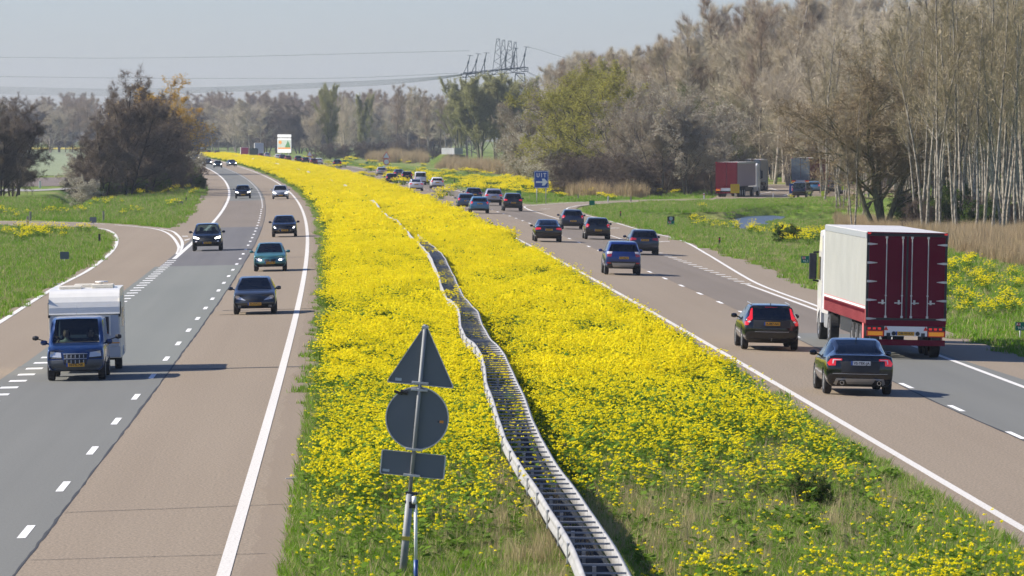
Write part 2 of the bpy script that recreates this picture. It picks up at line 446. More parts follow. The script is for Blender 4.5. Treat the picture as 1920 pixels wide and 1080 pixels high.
# left carriageway with the joining slip road: one sheet
left_poly = []
left_poly += [(-26, YN)]
left_poly += [v2(G(*p)) for p in [(-80, 646), (0, 593), (55, 558), (133, 515.5), (165, 497), (191, 480), (204, 466), (209, 453), (206, 442), (198, 434), (186, 429), (167, 427), (89, 425.5), (0, 422), (-120, 420.5),
      (-120, 413), (0, 414.5), (100, 415.5), (167, 417), (189, 418), (244, 421), (285, 425), (319, 428), (340, 413), (362, 388), (380, 362), (383, 345), (380, 333)]]
left_poly += side(-10.2, [700, 800, 900, 1050, 1200, 1400, 1600, 1880])
left_poly += side(1.05, farY[::-1])
o = drape('left_road', left_poly, 0, M['brown']); tag(o, kind='structure')
# right carriageway, slip road and the rest area it leads to
right_poly = side(lambda y: float(WR(y)) - .80, farY[::-1])[::-1]
right_poly += side(lambda y: float(WR(y)) + 8.6, [1880, 1600, 1400, 1264, 1100, 983, 850, 750, 670])
right_poly += [v2(G(*p)) for p in [(885, 355.6), (930, 366.5), (962, 376), (984, 382), (1000, 383.5), (1030, 381.5), (1070, 379.3), (1111, 377.6), (1211, 374.6), (1335, 372.5), (1345, 366), (1385, 349), (1430, 345.5), (1620, 345), (1700, 346),
      (1700, 360), (1610, 364), (1545, 368.5), (1490, 372.5), (1340, 375), (1211, 378.5), (1138, 381.7), (1100, 385), (1086, 387.5), (1080, 391), (1085, 395.5), (1105, 402), (1160, 415), (1230, 434), (1298.7, 455.5),
      (1349, 471.6), (1418, 493), (1486.6, 521), (1530, 539), (1650, 577), (1773, 620), (1832.6, 641.5), (1892, 659), (1920, 669.6), (2040, 712)]]
right_poly += [(27.0, YN)]
o = drape('right_road', right_poly, 0, M['brown']); tag(o, kind='structure')
o = drape('farm_path', [v2(G(*p)) for p in [(-60, 354.5), (36, 353.5), (60, 355.5), (140, 351.5), (200, 350), (200, 353), (140, 354.5), (60, 358.5), (-60, 358)]], 0.0, mat('concrete_path', (.33, .31, .28), .9, var=.15)); tag(o, kind='structure')
def field(name, px, m):
    o = drape(name, [v2(G(*p)) for p in px], 0.0, m, step=(12, 40)); tag(o, kind='structure')
field('ploughed_field', [(-60, 349), (-60, 336), (60, 333), (150, 332), (150, 341), (110, 348.5), (40, 349.5)], mat('ploughed_soil', (.16, .125, .10), .95, var=.2, scale=.3))
field('winter_wheat_field', [(-60, 332), (-60, 283), (150, 280), (330, 281), (330, 320), (150, 328)], mat('young_wheat', (.215, .25, .125), .9, var=.12, scale=.05))
field('rapeseed_field', [(-60, 279.5), (-60, 276.5), (150, 276.3), (330, 276.3), (330, 279.5)], mat('rapeseed_field', (.62, .48, .03), .9, var=.25, scale=.03))

LSEAM = lambda y: -3.38 + .008 * np.sin(y * .21) + .006 * np.sin(y * .73)
def struct(o): return tag(o, kind='structure')
J = .008
struct(strip('road_surface_patch', -8.2, LSEAM, YN, 163, .004, M['grey'], jag=J))
struct(strip('road_surface_patch', -8.15, LSEAM, 163, 285, .004, M['green_grey'], jag=J))
struct(strip('road_surface_patch', -7.9, LSEAM, 285, 402, .004, M['dark'], jag=J))
struct(strip('road_surface_patch', -7.6, LSEAM, 402, 560, .004, M['brown2']))
struct(strip('road_surface_patch', -7.2, LSEAM, 560, 1800, .004, M['grey']))
RSEAM = lambda y: 17.52 + .05 * np.sin(y * .17)
struct(strip('road_surface_patch', RSEAM, lambda y: np.interp(y, [0, 130, 168], [22.6, 22.2, 21.4]), YN, 188, .004, M['grey'], jag=J))
struct(strip('road_surface_patch', lambda y: RSEAM(y) + .2, 20.9, 188, 700, .004, M['brown2'], jag=J))
struct(strip('road_surface_patch', lambda y: RSEAM(y) + .1 + WR(y) - 13.95, lambda y: 20.8 + WR(y) - 13.95, 700, 1800, .004, M['brown2']))
# wider worn tracks on the shoulders near the verges
struct(strip('shoulder_strip', .35, 1.04, YN, 900, .003, M['edge'], jag=.06))
struct(strip('shoulder_strip', 13.16, 13.62, YN, 900, .003, M['edge'], jag=.05))
# bitumen seals: seams between the surfaces
struct(strip('bitumen_seam', lambda y: LSEAM(y) - .025, lambda y: LSEAM(y) + .025, YN, 330, .006, M['seal'], jag=.012))
struct(strip('bitumen_seam', lambda y: LSEAM(y) + .0, lambda y: LSEAM(y) + .04, 330, 700, .006, M['seal']))
struct(strip('bitumen_seam', lambda y: RSEAM(y) - .025, lambda y: RSEAM(y) + .025, YN, 188, .006, M['seal'], jag=.01))
def cross_seam(y, s0, s1, wd, skew=0.0):
    n = 14; V = []; 
    for k in range(n + 1):
        s = s0 + (s1 - s0) * k / n; yy = y + skew * k / n + R.uniform(-.03, .03)
        for q in (yy - wd / 2, yy + wd / 2): X = s + float(XL(q)); V.append((X, q, float(base_z(X, q)) + .0075))
    F = np.array([[2 * k, 2 * k + 2, 2 * k + 3, 2 * k + 1] for k in range(n)]); me = mesh_np('joint', np.array(V), F); set_uv(me)
    struct(link_mesh('road_joint', me, M['seal']))
cross_seam(98.6, LSEAM(98.6) + .03, .95, .05, 1.0); cross_seam(87.6, -3.3, .6, .04, .3); cross_seam(158.5, LSEAM(158), 1.0, .35)
cross_seam(206, -3.0, .4, .25); cross_seam(211, -3.0, .6, .25); cross_seam(300, -3.2, 1, .3)

# ---- markings
def marks(name, s0, s1, y0, y1, m): struct(strip(name, s0, s1, y0, y1, .010, m))
marks('road_line', -.11, .11, YN, 1800, M['white_old'])
marks('road_line', lambda y: WR(y) - .10, lambda y: WR(y) + .10, YN, 1800, M['white_old'])
marks('road_line', lambda y: np.interp(y, [300, 330, 600], [-7.72, -7.70, -7.35]), lambda y: np.interp(y, [300, 330, 600], [-7.46, -7.44, -7.08]), 302, 1800, M['white'])
marks('road_line', 20.97, 21.16, YN, 250.5, M['white'])
marks('road_line', 21.25, 21.4, 355, 498, M['white_old'])
marks('road_line', lambda y: 21.05 + WR(y) - 13.95, lambda y: 21.22 + WR(y) - 13.95, 512, 1800, M['white'])
def dashes(name, s, wd, y0, y1, period, ln, m, offw=False):
    k = 0; y = y0
    while y < y1:
        e = (float(WR(y)) - 13.95) if offw else 0
        V = []
        for q in (y - ln / 2, y + ln / 2):
            for d in (-wd / 2, wd / 2): X = s + e + d + float(XL(q)); V.append((X, q, float(base_z(X, q)) + .010))
        me = mesh_np(name, np.array(V), np.array([[0, 1, 3, 2]])); set_uv(me)
        struct(link_mesh(name, me, m)); y += period
dashes('lane_dash', -3.76, .155, 81.9, 500, 12.05, 3, M['lane_new'])
dashes('lane_dash', -3.66, .15, 503, 1300, 6.0, 3, M['white'])
dashes('lane_dash', 17.66, .155, 87.4, 1200, 12.2, 3, M['lane_new'], True)
dashes('block_mark', -7.62, .5, 133, 301, 4.02, 1.0, M['lane_new'])
dashes('block_mark', 21.12, .48, 252, 350, 4.05, 1.0, M['white'])
line_specs = [
 ([(-80, 655), (0, 604.5), (95.5, 544), (164, 508), (200, 481), (214, 466), (219, 453), (215.5, 440), (200, 431), (169, 427), (89, 424.5), (0, 421), (-100, 420)], .22),
 ([(-100, 414.6), (0, 415.7), (100, 417), (189, 420), (244, 424), (285, 428.5), (307, 434), (322, 443), (332, 456), (335.5, 466), (332, 477)], .2),
 ([(300, 429), (322, 433.5), (333, 441), (340, 450), (342, 458), (340, 466), (335, 474)], .2),
 ([(2060, 781), (1920, 726)], .01),
 ([(1660, 628), (1600, 603), (1530, 573.5), (1463.7, 549.5), (1422.5, 533), (1395, 518.5), (1360.6, 498), (1326, 477), (1280, 452), (1227.7, 438), (1195.6, 430), (1138, 413), (1102.5, 404.6), (1075, 398), (1063, 393), (1065, 390), (1073, 388), (1090, 385), (1138, 381.2), (1211, 378)], .18),
 ([(998, 395.5), (988, 391.5), (983.7, 389), (984, 387), (994, 385.4), (1023, 383.3), (1086, 379.2), (1211, 375.4)], .16),
]
for pts, wd in line_specs:
    if wd > .05: struct(line_px('road_line', pts, wd, .012, M['white']))
def gore(px, off=.0135):
    struct(drape('gore_marking', [v2(G(*p)) for p in px], off, M['white_old'], step=(9, 30)))
gore([(958, 386.5), (974, 388.5), (974, 387), (962, 384.5)]); gore([(944, 381), (962, 383), (960, 381.5), (946, 379)])
gore([(343, 444), (352, 444), (352, 442.5), (340, 442.6)]); gore([(347, 452), (356, 449), (356, 447.5), (345, 450)])
def arrow(x, y, L=5.5):
    p = G(x, y); h = math.atan2(1, dXL(p.y) + .25)
    pts = [(-.12, -L / 2), (.12, -L / 2), (.12, L * .15), (.45, L * .15), (0, L / 2), (-.45, L * .15), (-.12, L * .15)]
    c, s_ = math.cos(h - math.pi / 2), math.sin(h - math.pi / 2)
    struct(drape('road_arrow', [(p.x + a * c - b * s_, p.y + a * s_ + b * c) for a, b in pts], .010, M['white_old'], step=(9, 30)))
arrow(1148, 428); arrow(1240, 453.5); arrow(1020, 392)
# rest area bay lines
for a, b in [((1440, 352), (1462, 358)), ((1415, 366), (1445, 360)), ((1470, 367), (1490, 361))]:
    struct(line_px('bay_line', [a, b], .25, .012, M['white_old']))
# ================================================================== LOW VEGETATION
PET = leaf_mat('rape_petals', (.93, .76, .006), (.97, .88, .04), .45)
RGR = leaf_mat('rape_leaves', (.09, .17, .02), (.19, .29, .045), .3)
GR1 = leaf_mat('grass_blades', (.135, .265, .018), (.25, .41, .045), .3)
GR2 = leaf_mat('dry_grass_blades', (.36, .29, .15), (.54, .44, .25), .25)
REE = leaf_mat('reed_stalks', (.34, .25, .145), (.52, .40, .245), .25)
BRN = leaf_mat('brown_stems', (.10, .07, .045), (.20, .15, .10), .1)

def quads_mesh(name, parts, mats):
    """parts: list of (V (n,3), F (m,k), material index)"""
    V = np.concatenate([p[0] for p in parts]); fs = []; mi = []; o = 0
    for v, f, m_ in parts:
        fs += (f + o).tolist(); mi += [m_] * len(f); o += len(v)
    me = bpy.data.meshes.new(name); me.from_pydata(V.tolist(), [], fs); me.update()
    for m_ in mats: me.materials.append(m_)
    me.polygons.foreach_set('material_index', np.array(mi, np.int32))
    return me
def blades(n, r, h0, h1, wd, lean, g):
    """n thin bent triangles"""
    a = g.uniform(0, 2 * np.pi, n); rr = r * np.sqrt(g.uniform(0, 1, n)); b = np.stack([rr * np.cos(a), rr * np.sin(a), np.zeros(n)], 1)
    h = g.uniform(h0, h1, n); t = g.uniform(0, 2 * np.pi, n); w_ = np.stack([np.cos(t), np.sin(t), 0 * t], 1) * wd / 2
    l = g.normal(0, lean, (n, 2)) * h[:, None]
    tip = b + np.column_stack([l, h]); mid = b + np.column_stack([l * .35, h * .55])
    V = np.stack([b - w_, b + w_, mid + w_ * .8, mid - w_ * .8, tip], 1).reshape(-1, 3)
    i = np.arange(n)[:, None] * 5
    return V, i + np.array([[0, 1, 2, 3]]), i + np.array([[3, 2, 4]])
def heads(C, g, k=9, r=.035, q=.019):
    """flower heads: k small tilted petals round each centre"""
    n = len(C); d = g.normal(0, 1, (n, k, 3)); d[..., 2] = np.abs(d[..., 2]) * .8; d /= np.linalg.norm(d, axis=2, keepdims=True)
    c = C[:, None] + d * r * g.uniform(.45, 1.1, (n, k, 1))
    nn = d * .8 + g.normal(0, .45, d.shape) + np.array([-.45, -.15, .75]); nn /= np.linalg.norm(nn, axis=2, keepdims=True)
    u = np.cross(nn, g.normal(0, 1, d.shape)); u /= np.linalg.norm(u, axis=2, keepdims=True); v = np.cross(nn, u)
    u, v = u * q, v * q
    V = np.stack([c - u, c + v, c + u, c - v], 2).reshape(-1, 3)
    return V, (np.arange(n * k)[:, None] * 4 + np.array([[0, 1, 2, 3]]))
def rape_plant(seed, nh=6, h=.75, spread=.22, leaves=14, big=1.0):
    g = np.random.default_rng(seed); parts = []
    C = np.column_stack([g.normal(0, spread * .5, nh), g.normal(0, spread * .5, nh), h * g.uniform(.72, 1.05, nh)])
    V, F = heads(C, g, 9, .031 * big, .0155 * big); parts.append((V, F, 0))
    # stems as narrow triangles
    S0 = C.copy(); S0[:, :2] *= .25; S0[:, 2] = 0
    t = g.uniform(0, np.pi, nh); w_ = np.stack([np.cos(t), np.sin(t), 0 * t], 1) * .007
    V = np.stack([S0 - w_, S0 + w_, C], 1).reshape(-1, 3); parts.append((V, np.arange(nh)[:, None] * 3 + np.array([[0, 1, 2]]), 1))
    n = leaves; a = g.uniform(0, 6.28, n); z = h * g.uniform(.05, .8, n); L = g.uniform(.08, .2, n) * big; wd = L * .33
    c = np.column_stack([np.cos(a) * .03, np.sin(a) * .03, z]); d = np.column_stack([np.cos(a), np.sin(a), g.uniform(-.2, .7, n)]); sd_ = np.column_stack([-np.sin(a), np.cos(a), g.uniform(-.4, .4, n)])
    V = np.stack([c, c + d * L[:, None] * .5 + sd_ * wd[:, None], c + d * L[:, None], c + d * L[:, None] * .5 - sd_ * wd[:, None]], 1).reshape(-1, 3)
    parts.append((V, np.arange(n)[:, None] * 4 + np.array([[0, 1, 2, 3]]), 1))
    return parts
def merge(plist):
    return plist
def clump(seed, n, r, big, h=.75, nh=5, leaves=7):
    g = np.random.default_rng(seed); parts = []
    for k in range(n):
        a = g.uniform(0, 6.28); rr = r * math.sqrt(g.uniform()); o = np.array([rr * math.cos(a), rr * math.sin(a), 0]); s_ = g.uniform(.75, 1.12)
        for V, F, mi in rape_plant(seed * 100 + k, nh, h, .2 * big, leaves, big): parts.append((V * np.array([1, 1, s_]) + o, F, mi))
    return parts
def src(name, parts, mats):
    me = quads_mesh(name, parts, mats); return bpy.data.objects.new(name, me)
rape_near = [src('rape_plant', rape_plant(k, [5, 7, 4, 8][k]), [PET, RGR]) for k in range(4)]
rape_mid = [src('rape_clump', clump(10 + k, 7, .42, 1.15, .76, 7, 6), [PET, RGR]) for k in range(4)]
rape_far = [src('rape_patch', clump(20 + k, 14, 1.0, 2.2, .78, 9, 4), [PET, RGR]) for k in range(4)]
def grass_parts(seed, n, r, h0, h1, wd, lean=.35, mi=0):
    V, F4, F3 = blades(n, r, h0, h1, wd, lean, np.random.default_rng(seed))
    return [(V, F4, mi), (V, F3, mi)]
grass_near = [src('grass_tuft', grass_parts(k, 70, .2, .06, .2, .011) + grass_parts(k + 9, 10, .2, .1, .25, .009, .4, 1), [GR1, GR2]) for k in range(3)]
grass_mid = [src('grass_patch', grass_parts(k + 30, 170, .6, .06, .2, .022) + grass_parts(k + 39, 25, .6, .08, .28, .016, .4, 1), [GR1, GR2]) for k in range(3)]
dry_near = [src('dry_tuft', grass_parts(k + 50, 60, .22, .2, .6, .008, .2, 0) + grass_parts(k + 55, 20, .2, .1, .3, .01, .4, 1), [GR2, GR1]) for k in range(3)]
reed_src = [src('reed_clump', grass_parts(k + 60, 150, .8, 1.0, 2.1, .028, .1, 0) + grass_parts(k + 65, 30, .8, .4, 1.2, .03, .2, 1), [REE, GR2]) for k in range(3)]
leafy = [src('leafy_herb', [(V, F, m_) for V, F, m_ in rape_plant(k + 70, 1, .4, .1, 40, 1.3)][1:], [PET, RGR]) for k in range(2)]

def pts_band(s0, s1, y0, y1, dens):
    """random ground points between two lateral offsets"""
    wmax = (s1(np.array([y1]))[0] if callable(s1) else s1) - s0
    n = rng.poisson(dens * (y1 - y0) * wmax); Y = rng.uniform(y0, y1, n); s = rng.uniform(s0, s0 + wmax, n)
    if callable(s1): k = s < s1(Y); Y, s = Y[k], s[k]
    return s, Y
def put(name, s, Y, variants, label, sc=(.85, 1.2), zo=-.04, tilt=.08, zs=None):
    if len(s) == 0: return
    X = s + XL(Y); Z = zg(X, Y) + zo; n = len(s)
    rot = np.column_stack([rng.normal(0, tilt, n), rng.normal(0, tilt, n), rng.uniform(0, 6.28, n)])
    q = rng.uniform(*sc, n); sc3 = np.column_stack([q, q, q * (zs if zs is not None else rng.uniform(.85, 1.15, n))])
    return scatter(name, np.column_stack([X, Y, Z]), rot, sc3, variants, rng.integers(0, len(variants), n), label)
def vnoise(x, y, seed=0):
    a = np.sin(x * 1.0 + seed) * np.cos(y * .7 + seed * 2) + np.sin(x * .43 - y * .31 + seed) + .6 * np.sin(x * 2.3 + y * 1.7 + seed * 3) + .5 * np.cos(y * .23 + x * .15)
    return a / 3.1
# --- yellow density in the median, read off the photo in ground terms
def blob(px, py, cx, cy, rx, ry): return np.exp(-(((px - cx) / rx) ** 2 + ((py - cy) / ry) ** 2))
GX = [540, 700, 850, 1000, 1150, 1300, 1500, 1700, 1850]
GYV = [500, 600, 700, 800, 850, 900, 950, 1000, 1050, 1090, 1160]
RAPE_GRID = np.array([[1.1] * 9, [1.05] * 9, [1] * 9, [.9, .95, 1, 1, 1, .95, .8, .6, .5], [.8, .85, .85, .8, .8, .8, .5, .3, .3], [.7, .75, .7, .6, .45, .35, .22, .10, .1], [.55, .55, .42, .25, .16, .12, .12, .08, .1],
    [.38, .36, .2, .08, .10, .10, .14, .30, .3], [.25, .2, .08, .04, .10, .14, .25, .48, .5], [.15, .08, .04, .04, .12, .18, .40, .6, .6], [.1, .05, .04, .04, .12, .2, .5, .6, .6]])
DRY_GRID = np.array([[0] * 9, [0] * 9, [0] * 9, [0, 0, 0, 0, .1, 0, 0, 0, 0], [0, 0, .1, .1, .35, .2, .1, 0, 0], [0, .05, .25, .5, .6, .65, .5, .1, 0], [0, .1, .4, .9, .9, .9, .5, .12, 0], [0, .05, .35, .95, .8, .9, .4, .1, 0],
    [0, 0, .1, .5, .5, .6, .2, 0, 0], [0, 0, 0, .2, .3, .3, .1, 0, 0], [0, 0, 0, .1, .2, .2, 0, 0, 0]])
def gridval(Gr, px, py):
    j = np.clip(np.searchsorted(GX, px) - 1, 0, 7); i = np.clip(np.searchsorted(GYV, py) - 1, 0, 9)
    gx, gy = np.array(GX), np.array(GYV)
    u = np.clip((px - gx[j]) / (gx[j + 1] - gx[j]), 0, 1); v = np.clip((py - gy[i]) / (gy[i + 1] - gy[i]), 0, 1)
    return (Gr[i, j] * (1 - u) + Gr[i, j + 1] * u) * (1 - v) + (Gr[i + 1, j] * (1 - u) + Gr[i + 1, j + 1] * u) * v
def rape_density(s, Y):
    X = s + XL(Y); px, py = to_px(X, Y, base_z(X, Y) + .42)
    d = gridval(RAPE_GRID, px, py); d = np.where(d < 1, d ** 1.6, d)
    d *= np.clip(.78 + .95 * vnoise(s * 1.3, Y * .35, 6.1), .06, 1.3) * np.clip(.9 + .8 * vnoise(s * 3.1, Y * .9, 2.2), .3, 1.2)
    # bands of leaf showing
    d *= 1 - .75 * np.clip(vnoise(s * .9, Y * .13, 1.3), 0, 1)
    d *= np.clip((s - 1.15) / .55, 0, 1) * .85 + .15 * (s > 1.2)
    e = WR(Y) - 1.15
    d *= np.clip((e - s) / .9, 0, 1) ** 1.3
    d *= 1 - .93 * np.exp(-((s - RAILC(Y)) / .42) ** 2)       # under the barrier
    # the barrier's shadowed right flank
    d *= 1 - .35 * np.exp(-((s - RAILC(Y) - .75) / .35) ** 2)
    return d
# barrier traced at its top edges
RAIL_L_PX = [(1118, 1130), (1095, 1075), (1075, 1027.5), (1050, 976), (1025, 938), (1005, 907), (975, 862), (947.5, 823), (926, 757), (912, 714), (909.6, 692), (903.7, 668), (887.4, 645), (873, 630), (864.5, 611), (862.5, 589), (858, 572), (838.5, 555), (828, 534), (820.7, 510), (811, 490), (803, 473), (786.7, 455.6), (766, 435), (745, 414), (727, 403.7), (712.6, 391)]
RAIL_R_PX = [(1212, 1130), (1177, 1070), (1140, 1005), (1115, 962.5), (1082.5, 917.5), (1050, 873), (1012.5, 820), (998, 788), (974.8, 725), (957, 692), (946.7, 668), (923, 641), (906, 611), (896, 584), (872.6, 557), (857.8, 532), (840, 496), (825, 471), (798.5, 450), (778, 433)]
RH = .78
def rail_tab(P):
    out = [plane_pt(x, y, RH) for x, y in P]; Y = np.array([p[1] for p in out]); X = np.array([p[0] for p in out])
    o = np.argsort(Y); Y = Y[o]; s = X[o] - XL(Y)
    return Y, s
RLY, RLS = rail_tab(RAIL_L_PX); RRY, RRS = rail_tab(RAIL_R_PX)
def RAIL_L(Y): return np.where(np.asarray(Y) > RLY[-1], RLS[-1] + .25 * np.sin((np.asarray(Y) - RLY[-1]) * .045) + (np.asarray(Y) - RLY[-1]) * .0015, np.interp(Y, RLY, RLS))
def RAILC(Y):
    l = RAIL_L(Y); r = np.where(np.asarray(Y) > RRY[-1], l + .85, np.interp(Y, RRY, RRS)); return (l + r) / 2

s, Y = pts_band(1.15, 13.2, 74, 140, 25)
k = rng.uniform(0, 1, len(s)) < rape_density(s, Y) * .9; put('rapeseed_plants', s[k], Y[k], rape_near, 'yellow flowering rapeseed filling the median in front', (.7, 1.2), zs=.95 + .3 * vnoise(s[k] * 1.1, Y[k] * .3, 9.0))
s, Y = pts_band(1.15, 13.2, 140, 330, 4.6)
k = rng.uniform(0, 1, len(s)) < rape_density(s, Y); put('rapeseed_bank', s[k], Y[k], rape_mid, 'dense band of yellow flowering rapeseed along the wavy crash barrier', (.75, 1.2), zs=.95 + .3 * vnoise(s[k] * 1.1, Y[k] * .25, 9.0))
s, Y = pts_band(1.3, lambda y: WR(y) - .8, 330, 1750, .85)
k = rng.uniform(0, 1, len(s)) < rape_density(s, Y) + .08; k &= (s < WR(Y) - 1.6) & (s > 2.0)
put('rapeseed_ribbon', s[k], Y[k], rape_far, 'far yellow ribbon of rapeseed between the curving carriageways', (.75, 1.1))

# grass in the median
s, Y = pts_band(1.05, 13.15, 74, 140, 30); put('median_grass', s, Y, grass_near, 'short green grass on the median ground', (.7, 1.4))
s, Y = pts_band(1.0, 13.1, 135, 420, 1.6); put('median_grass_strip', s, Y, grass_mid, 'green grass under the rapeseed', (.7, 1.2))
s, Y = pts_band(1.02, 1.9, 135, 1000, 1.6); put('median_edge_grass', s, Y, grass_mid, 'green fringe of grass along the left carriageway', (.5, .95))
# dry grass and leafy herbs at the near end
def near_blobs(lst, dens):
    s, Y = pts_band(1.2, 13.0, 76, 135, dens); X = s + XL(Y); px, py = to_px(X, Y, base_z(X, Y)); p = np.zeros(len(s))
    for b in lst: p = np.maximum(p, b[4] * blob(px, py, *b[:4]))if len(b) > 5 else np.maximum(p, b[0] * blob(px, py, *b[1:]))
    k = rng.uniform(0, 1, len(s)) < p; return s[k], Y[k]
s, Y = pts_band(1.2, 13.0, 76, 140, 13); X_ = s + XL(Y); px_, py_ = to_px(X_, Y, base_z(X_, Y) + .2)
k = rng.uniform(0, 1, len(s)) < np.where(px_ > 1060, .2, .38) * gridval(DRY_GRID, px_, py_); s, Y = s[k], Y[k]
put('dry_grass', s, Y, dry_near, 'dry tan grass beside the near end of the barrier', (.6, 1.15))
s, Y = near_blobs([(.8, 1560, 900, 220, 70), (.6, 1500, 1000, 160, 70), (.5, 870, 1000, 140, 60), (.5, 1180, 1040, 60, 60)], 5)
put('leafy_weeds', s, Y, leafy, 'low dark leafy weeds in the median', (.5, .9))

# --- verges
def region(px, dens, inset=0):
    P = np.array([v2(G(*p)) for p in px]); x0, y0 = P.min(0); x1, y1 = P.max(0)
    n = rng.poisson(dens * (x1 - x0) * (y1 - y0)); X = rng.uniform(x0, x1, n); Y = rng.uniform(y0, y1, n)
    d, ins = poly_sd(X, Y, P); k = ins
    if inset: k &= d > inset
    X, Y = X[k], Y[k]
    dc, ic = poly_sd(X, Y, CANAL); k = ~ic & (dc > .4); return X[k] - XL(Y[k]), Y[k]
VERGE_R = [(2050, 712), (1920, 671), (1832.6, 643), (1773, 621), (1650, 578), (1530, 540), (1418, 494), (1298.7, 456.5), (1230, 435), (1160, 416), (1112, 403), (1095, 391), (1140, 383), (1211, 379.5), (1340, 376), (1545, 371), (1640, 372), (1660, 410), (1780, 440), (1900, 470), (2050, 500)]
VERGE_L = [(-60, 628), (0, 589), (55, 554), (133, 512), (188, 480), (203, 453), (198, 440), (167, 429), (89, 427), (-60, 424)]
VERGE_L2 = [(-60, 411), (100, 413.5), (189, 416), (300, 425), (319, 426), (338, 411), (360, 386), (378, 360), (380, 350), (180, 372), (-60, 372)]
VERGE_R2 = [(984, 379), (1211, 373), (1330, 371), (1380, 348), (1000, 340), (800, 322), (650, 304), (655, 308), (707, 317), (885, 354), (930, 364)]
for nm, reg, d1, var, lb in (('verge_grass', VERGE_R, .9, grass_mid, 'green grass of the right verge'), ('slip_road_grass', VERGE_L, 1.3, grass_mid, 'green grass inside the left slip road'),
                       ('left_verge_grass', VERGE_L2, .45, grass_mid, 'green grass between slip road and left trees'), ('far_verge_grass', VERGE_R2, .12, grass_mid, 'green verge beside the exit sign')):
    s, Y = region(reg, d1); put(nm, s, Y, var, lb, (.8, 1.5) if d1 > .5 else (1.3, 2.0))
def patch_noise(s, Y, th, sd_): return vnoise(s * .35, Y * .07, sd_) > th
s, Y = region(VERGE_R, .5); k = patch_noise(s, Y, .12, 4.0); put('dry_verge_grass', s[k], Y[k], dry_near, 'dry tan patches in the right verge', (.7, 1.3), zs=.5)
s, Y = region(VERGE_L, .7); k = patch_noise(s, Y, .05, 2.0); put('dry_slip_grass', s[k], Y[k], dry_near, 'dry patches inside the left slip road', (.6, 1.1), zs=.45)
# rapeseed clumps on the verges
def spots(lst, name, label, var=rape_mid):
    ss, yy = [], []
    for x, y, rx, ry, n in lst:      # ry in metres of depth, rx in metres sideways
        p = G(x, y)
        for _ in range(max(1, int(n * .55))):
            Yq = p.y + rng.normal(0, ry); Xq = p.x + rng.normal(0, rx); ss.append(Xq - float(XL(Yq))); yy.append(Yq)
    ss, yy = np.array(ss), np.array(yy); put(name, ss, yy, var, label, (.7, 1.25))
spots([(1800, 520, 2.2, 6, 34), (1880, 545, 2.0, 5, 38), (1860, 590, 1.6, 4, 24), (1905, 600, .9, 3, 10), (1790, 560, 1.2, 5, 10), (1760, 500, 1.2, 6, 8), (1900, 560, 1.0, 5, 12)], 'rapeseed_by_truck', 'yellow rapeseed clumps on the verge right of the lorry')
spots([(1410, 425, .8, 7, 10), (1450, 437, 1.3, 7, 24), (1490, 447, 1.3, 7, 26), (1540, 455, 1.2, 8, 12), (1330, 425, .6, 6, 8), (1300, 405, 1.0, 10, 6), (1340, 398, 1.0, 10, 7), (1470, 376, .6, 5, 3), (1475, 458, .5, 3, 6)], 'rapeseed_by_ditch', 'yellow rapeseed clumps in front of the ditch')
spots([(20, 446, 2.6, 10, 50), (55, 440, 1.0, 9, 16), (132, 440, .3, 3, 3), (15, 408, 2.0, 9, 12), (55, 406, .4, 3, 2)], 'rapeseed_by_slip_road', 'yellow rapeseed clump inside the left slip road')
spots([(183, 384, 1.4, 8, 16), (135, 403, 1.2, 6, 6), (290, 368, 1.0, 9, 12), (325, 388, .4, 4, 5), (320, 362, 1.2, 9, 10), (345, 362, 1.0, 9, 7), (361, 366, .7, 8, 6), (235, 407, .3, 2, 2), (262, 402, .2, 2, 1)], 'rapeseed_by_left_trees', 'yellow rapeseed clumps before the left trees')
spots([(900, 345, 6, 35, 60), (960, 345, 4, 30, 70), (860, 338, 5, 40, 45), (1000, 357, 5, 22, 60), (1080, 366, 5, 20, 34), (1050, 362, 4, 20, 34), (800, 330, 5, 50, 26), (740, 322, 5, 60, 20), (700, 310, 8, 90, 26), (620, 301, 8, 90, 24)], 'rapeseed_far_verge', 'yellow rapeseed along the verge behind the exit sign', rape_far)
# reeds
REEDS = [[(1560, 412), (1640, 424), (1740, 442), (1800, 478), (1960, 512), (1960, 440), (1800, 425), (1700, 412), (1600, 402)], [(1060, 368), (1215, 371), (1225, 362), (1080, 352)], [(820, 316), (985, 332), (985, 322), (840, 309)], [(690, 303), (800, 308), (800, 301), (690, 297)], [(1560, 400), (1700, 425), (1790, 455), (1700, 420), (1560, 395)]]
for kk, (P_, d_) in enumerate(zip(REEDS, (.55, .3, .05, .03, .3))):
    s, Y = region(P_, d_); put('reed_bed', s, Y, reed_src, ['tan reeds at the foot of the birch wood', 'tan reeds right of the exit sign', 'tan reeds under the far willows', 'tan reeds before the far wood', 'tan reeds by the ditch end'][kk], [(.42, .72), (.7, 1.15), (.9, 1.5), (1.2, 1.9), (.35, .6)][kk])
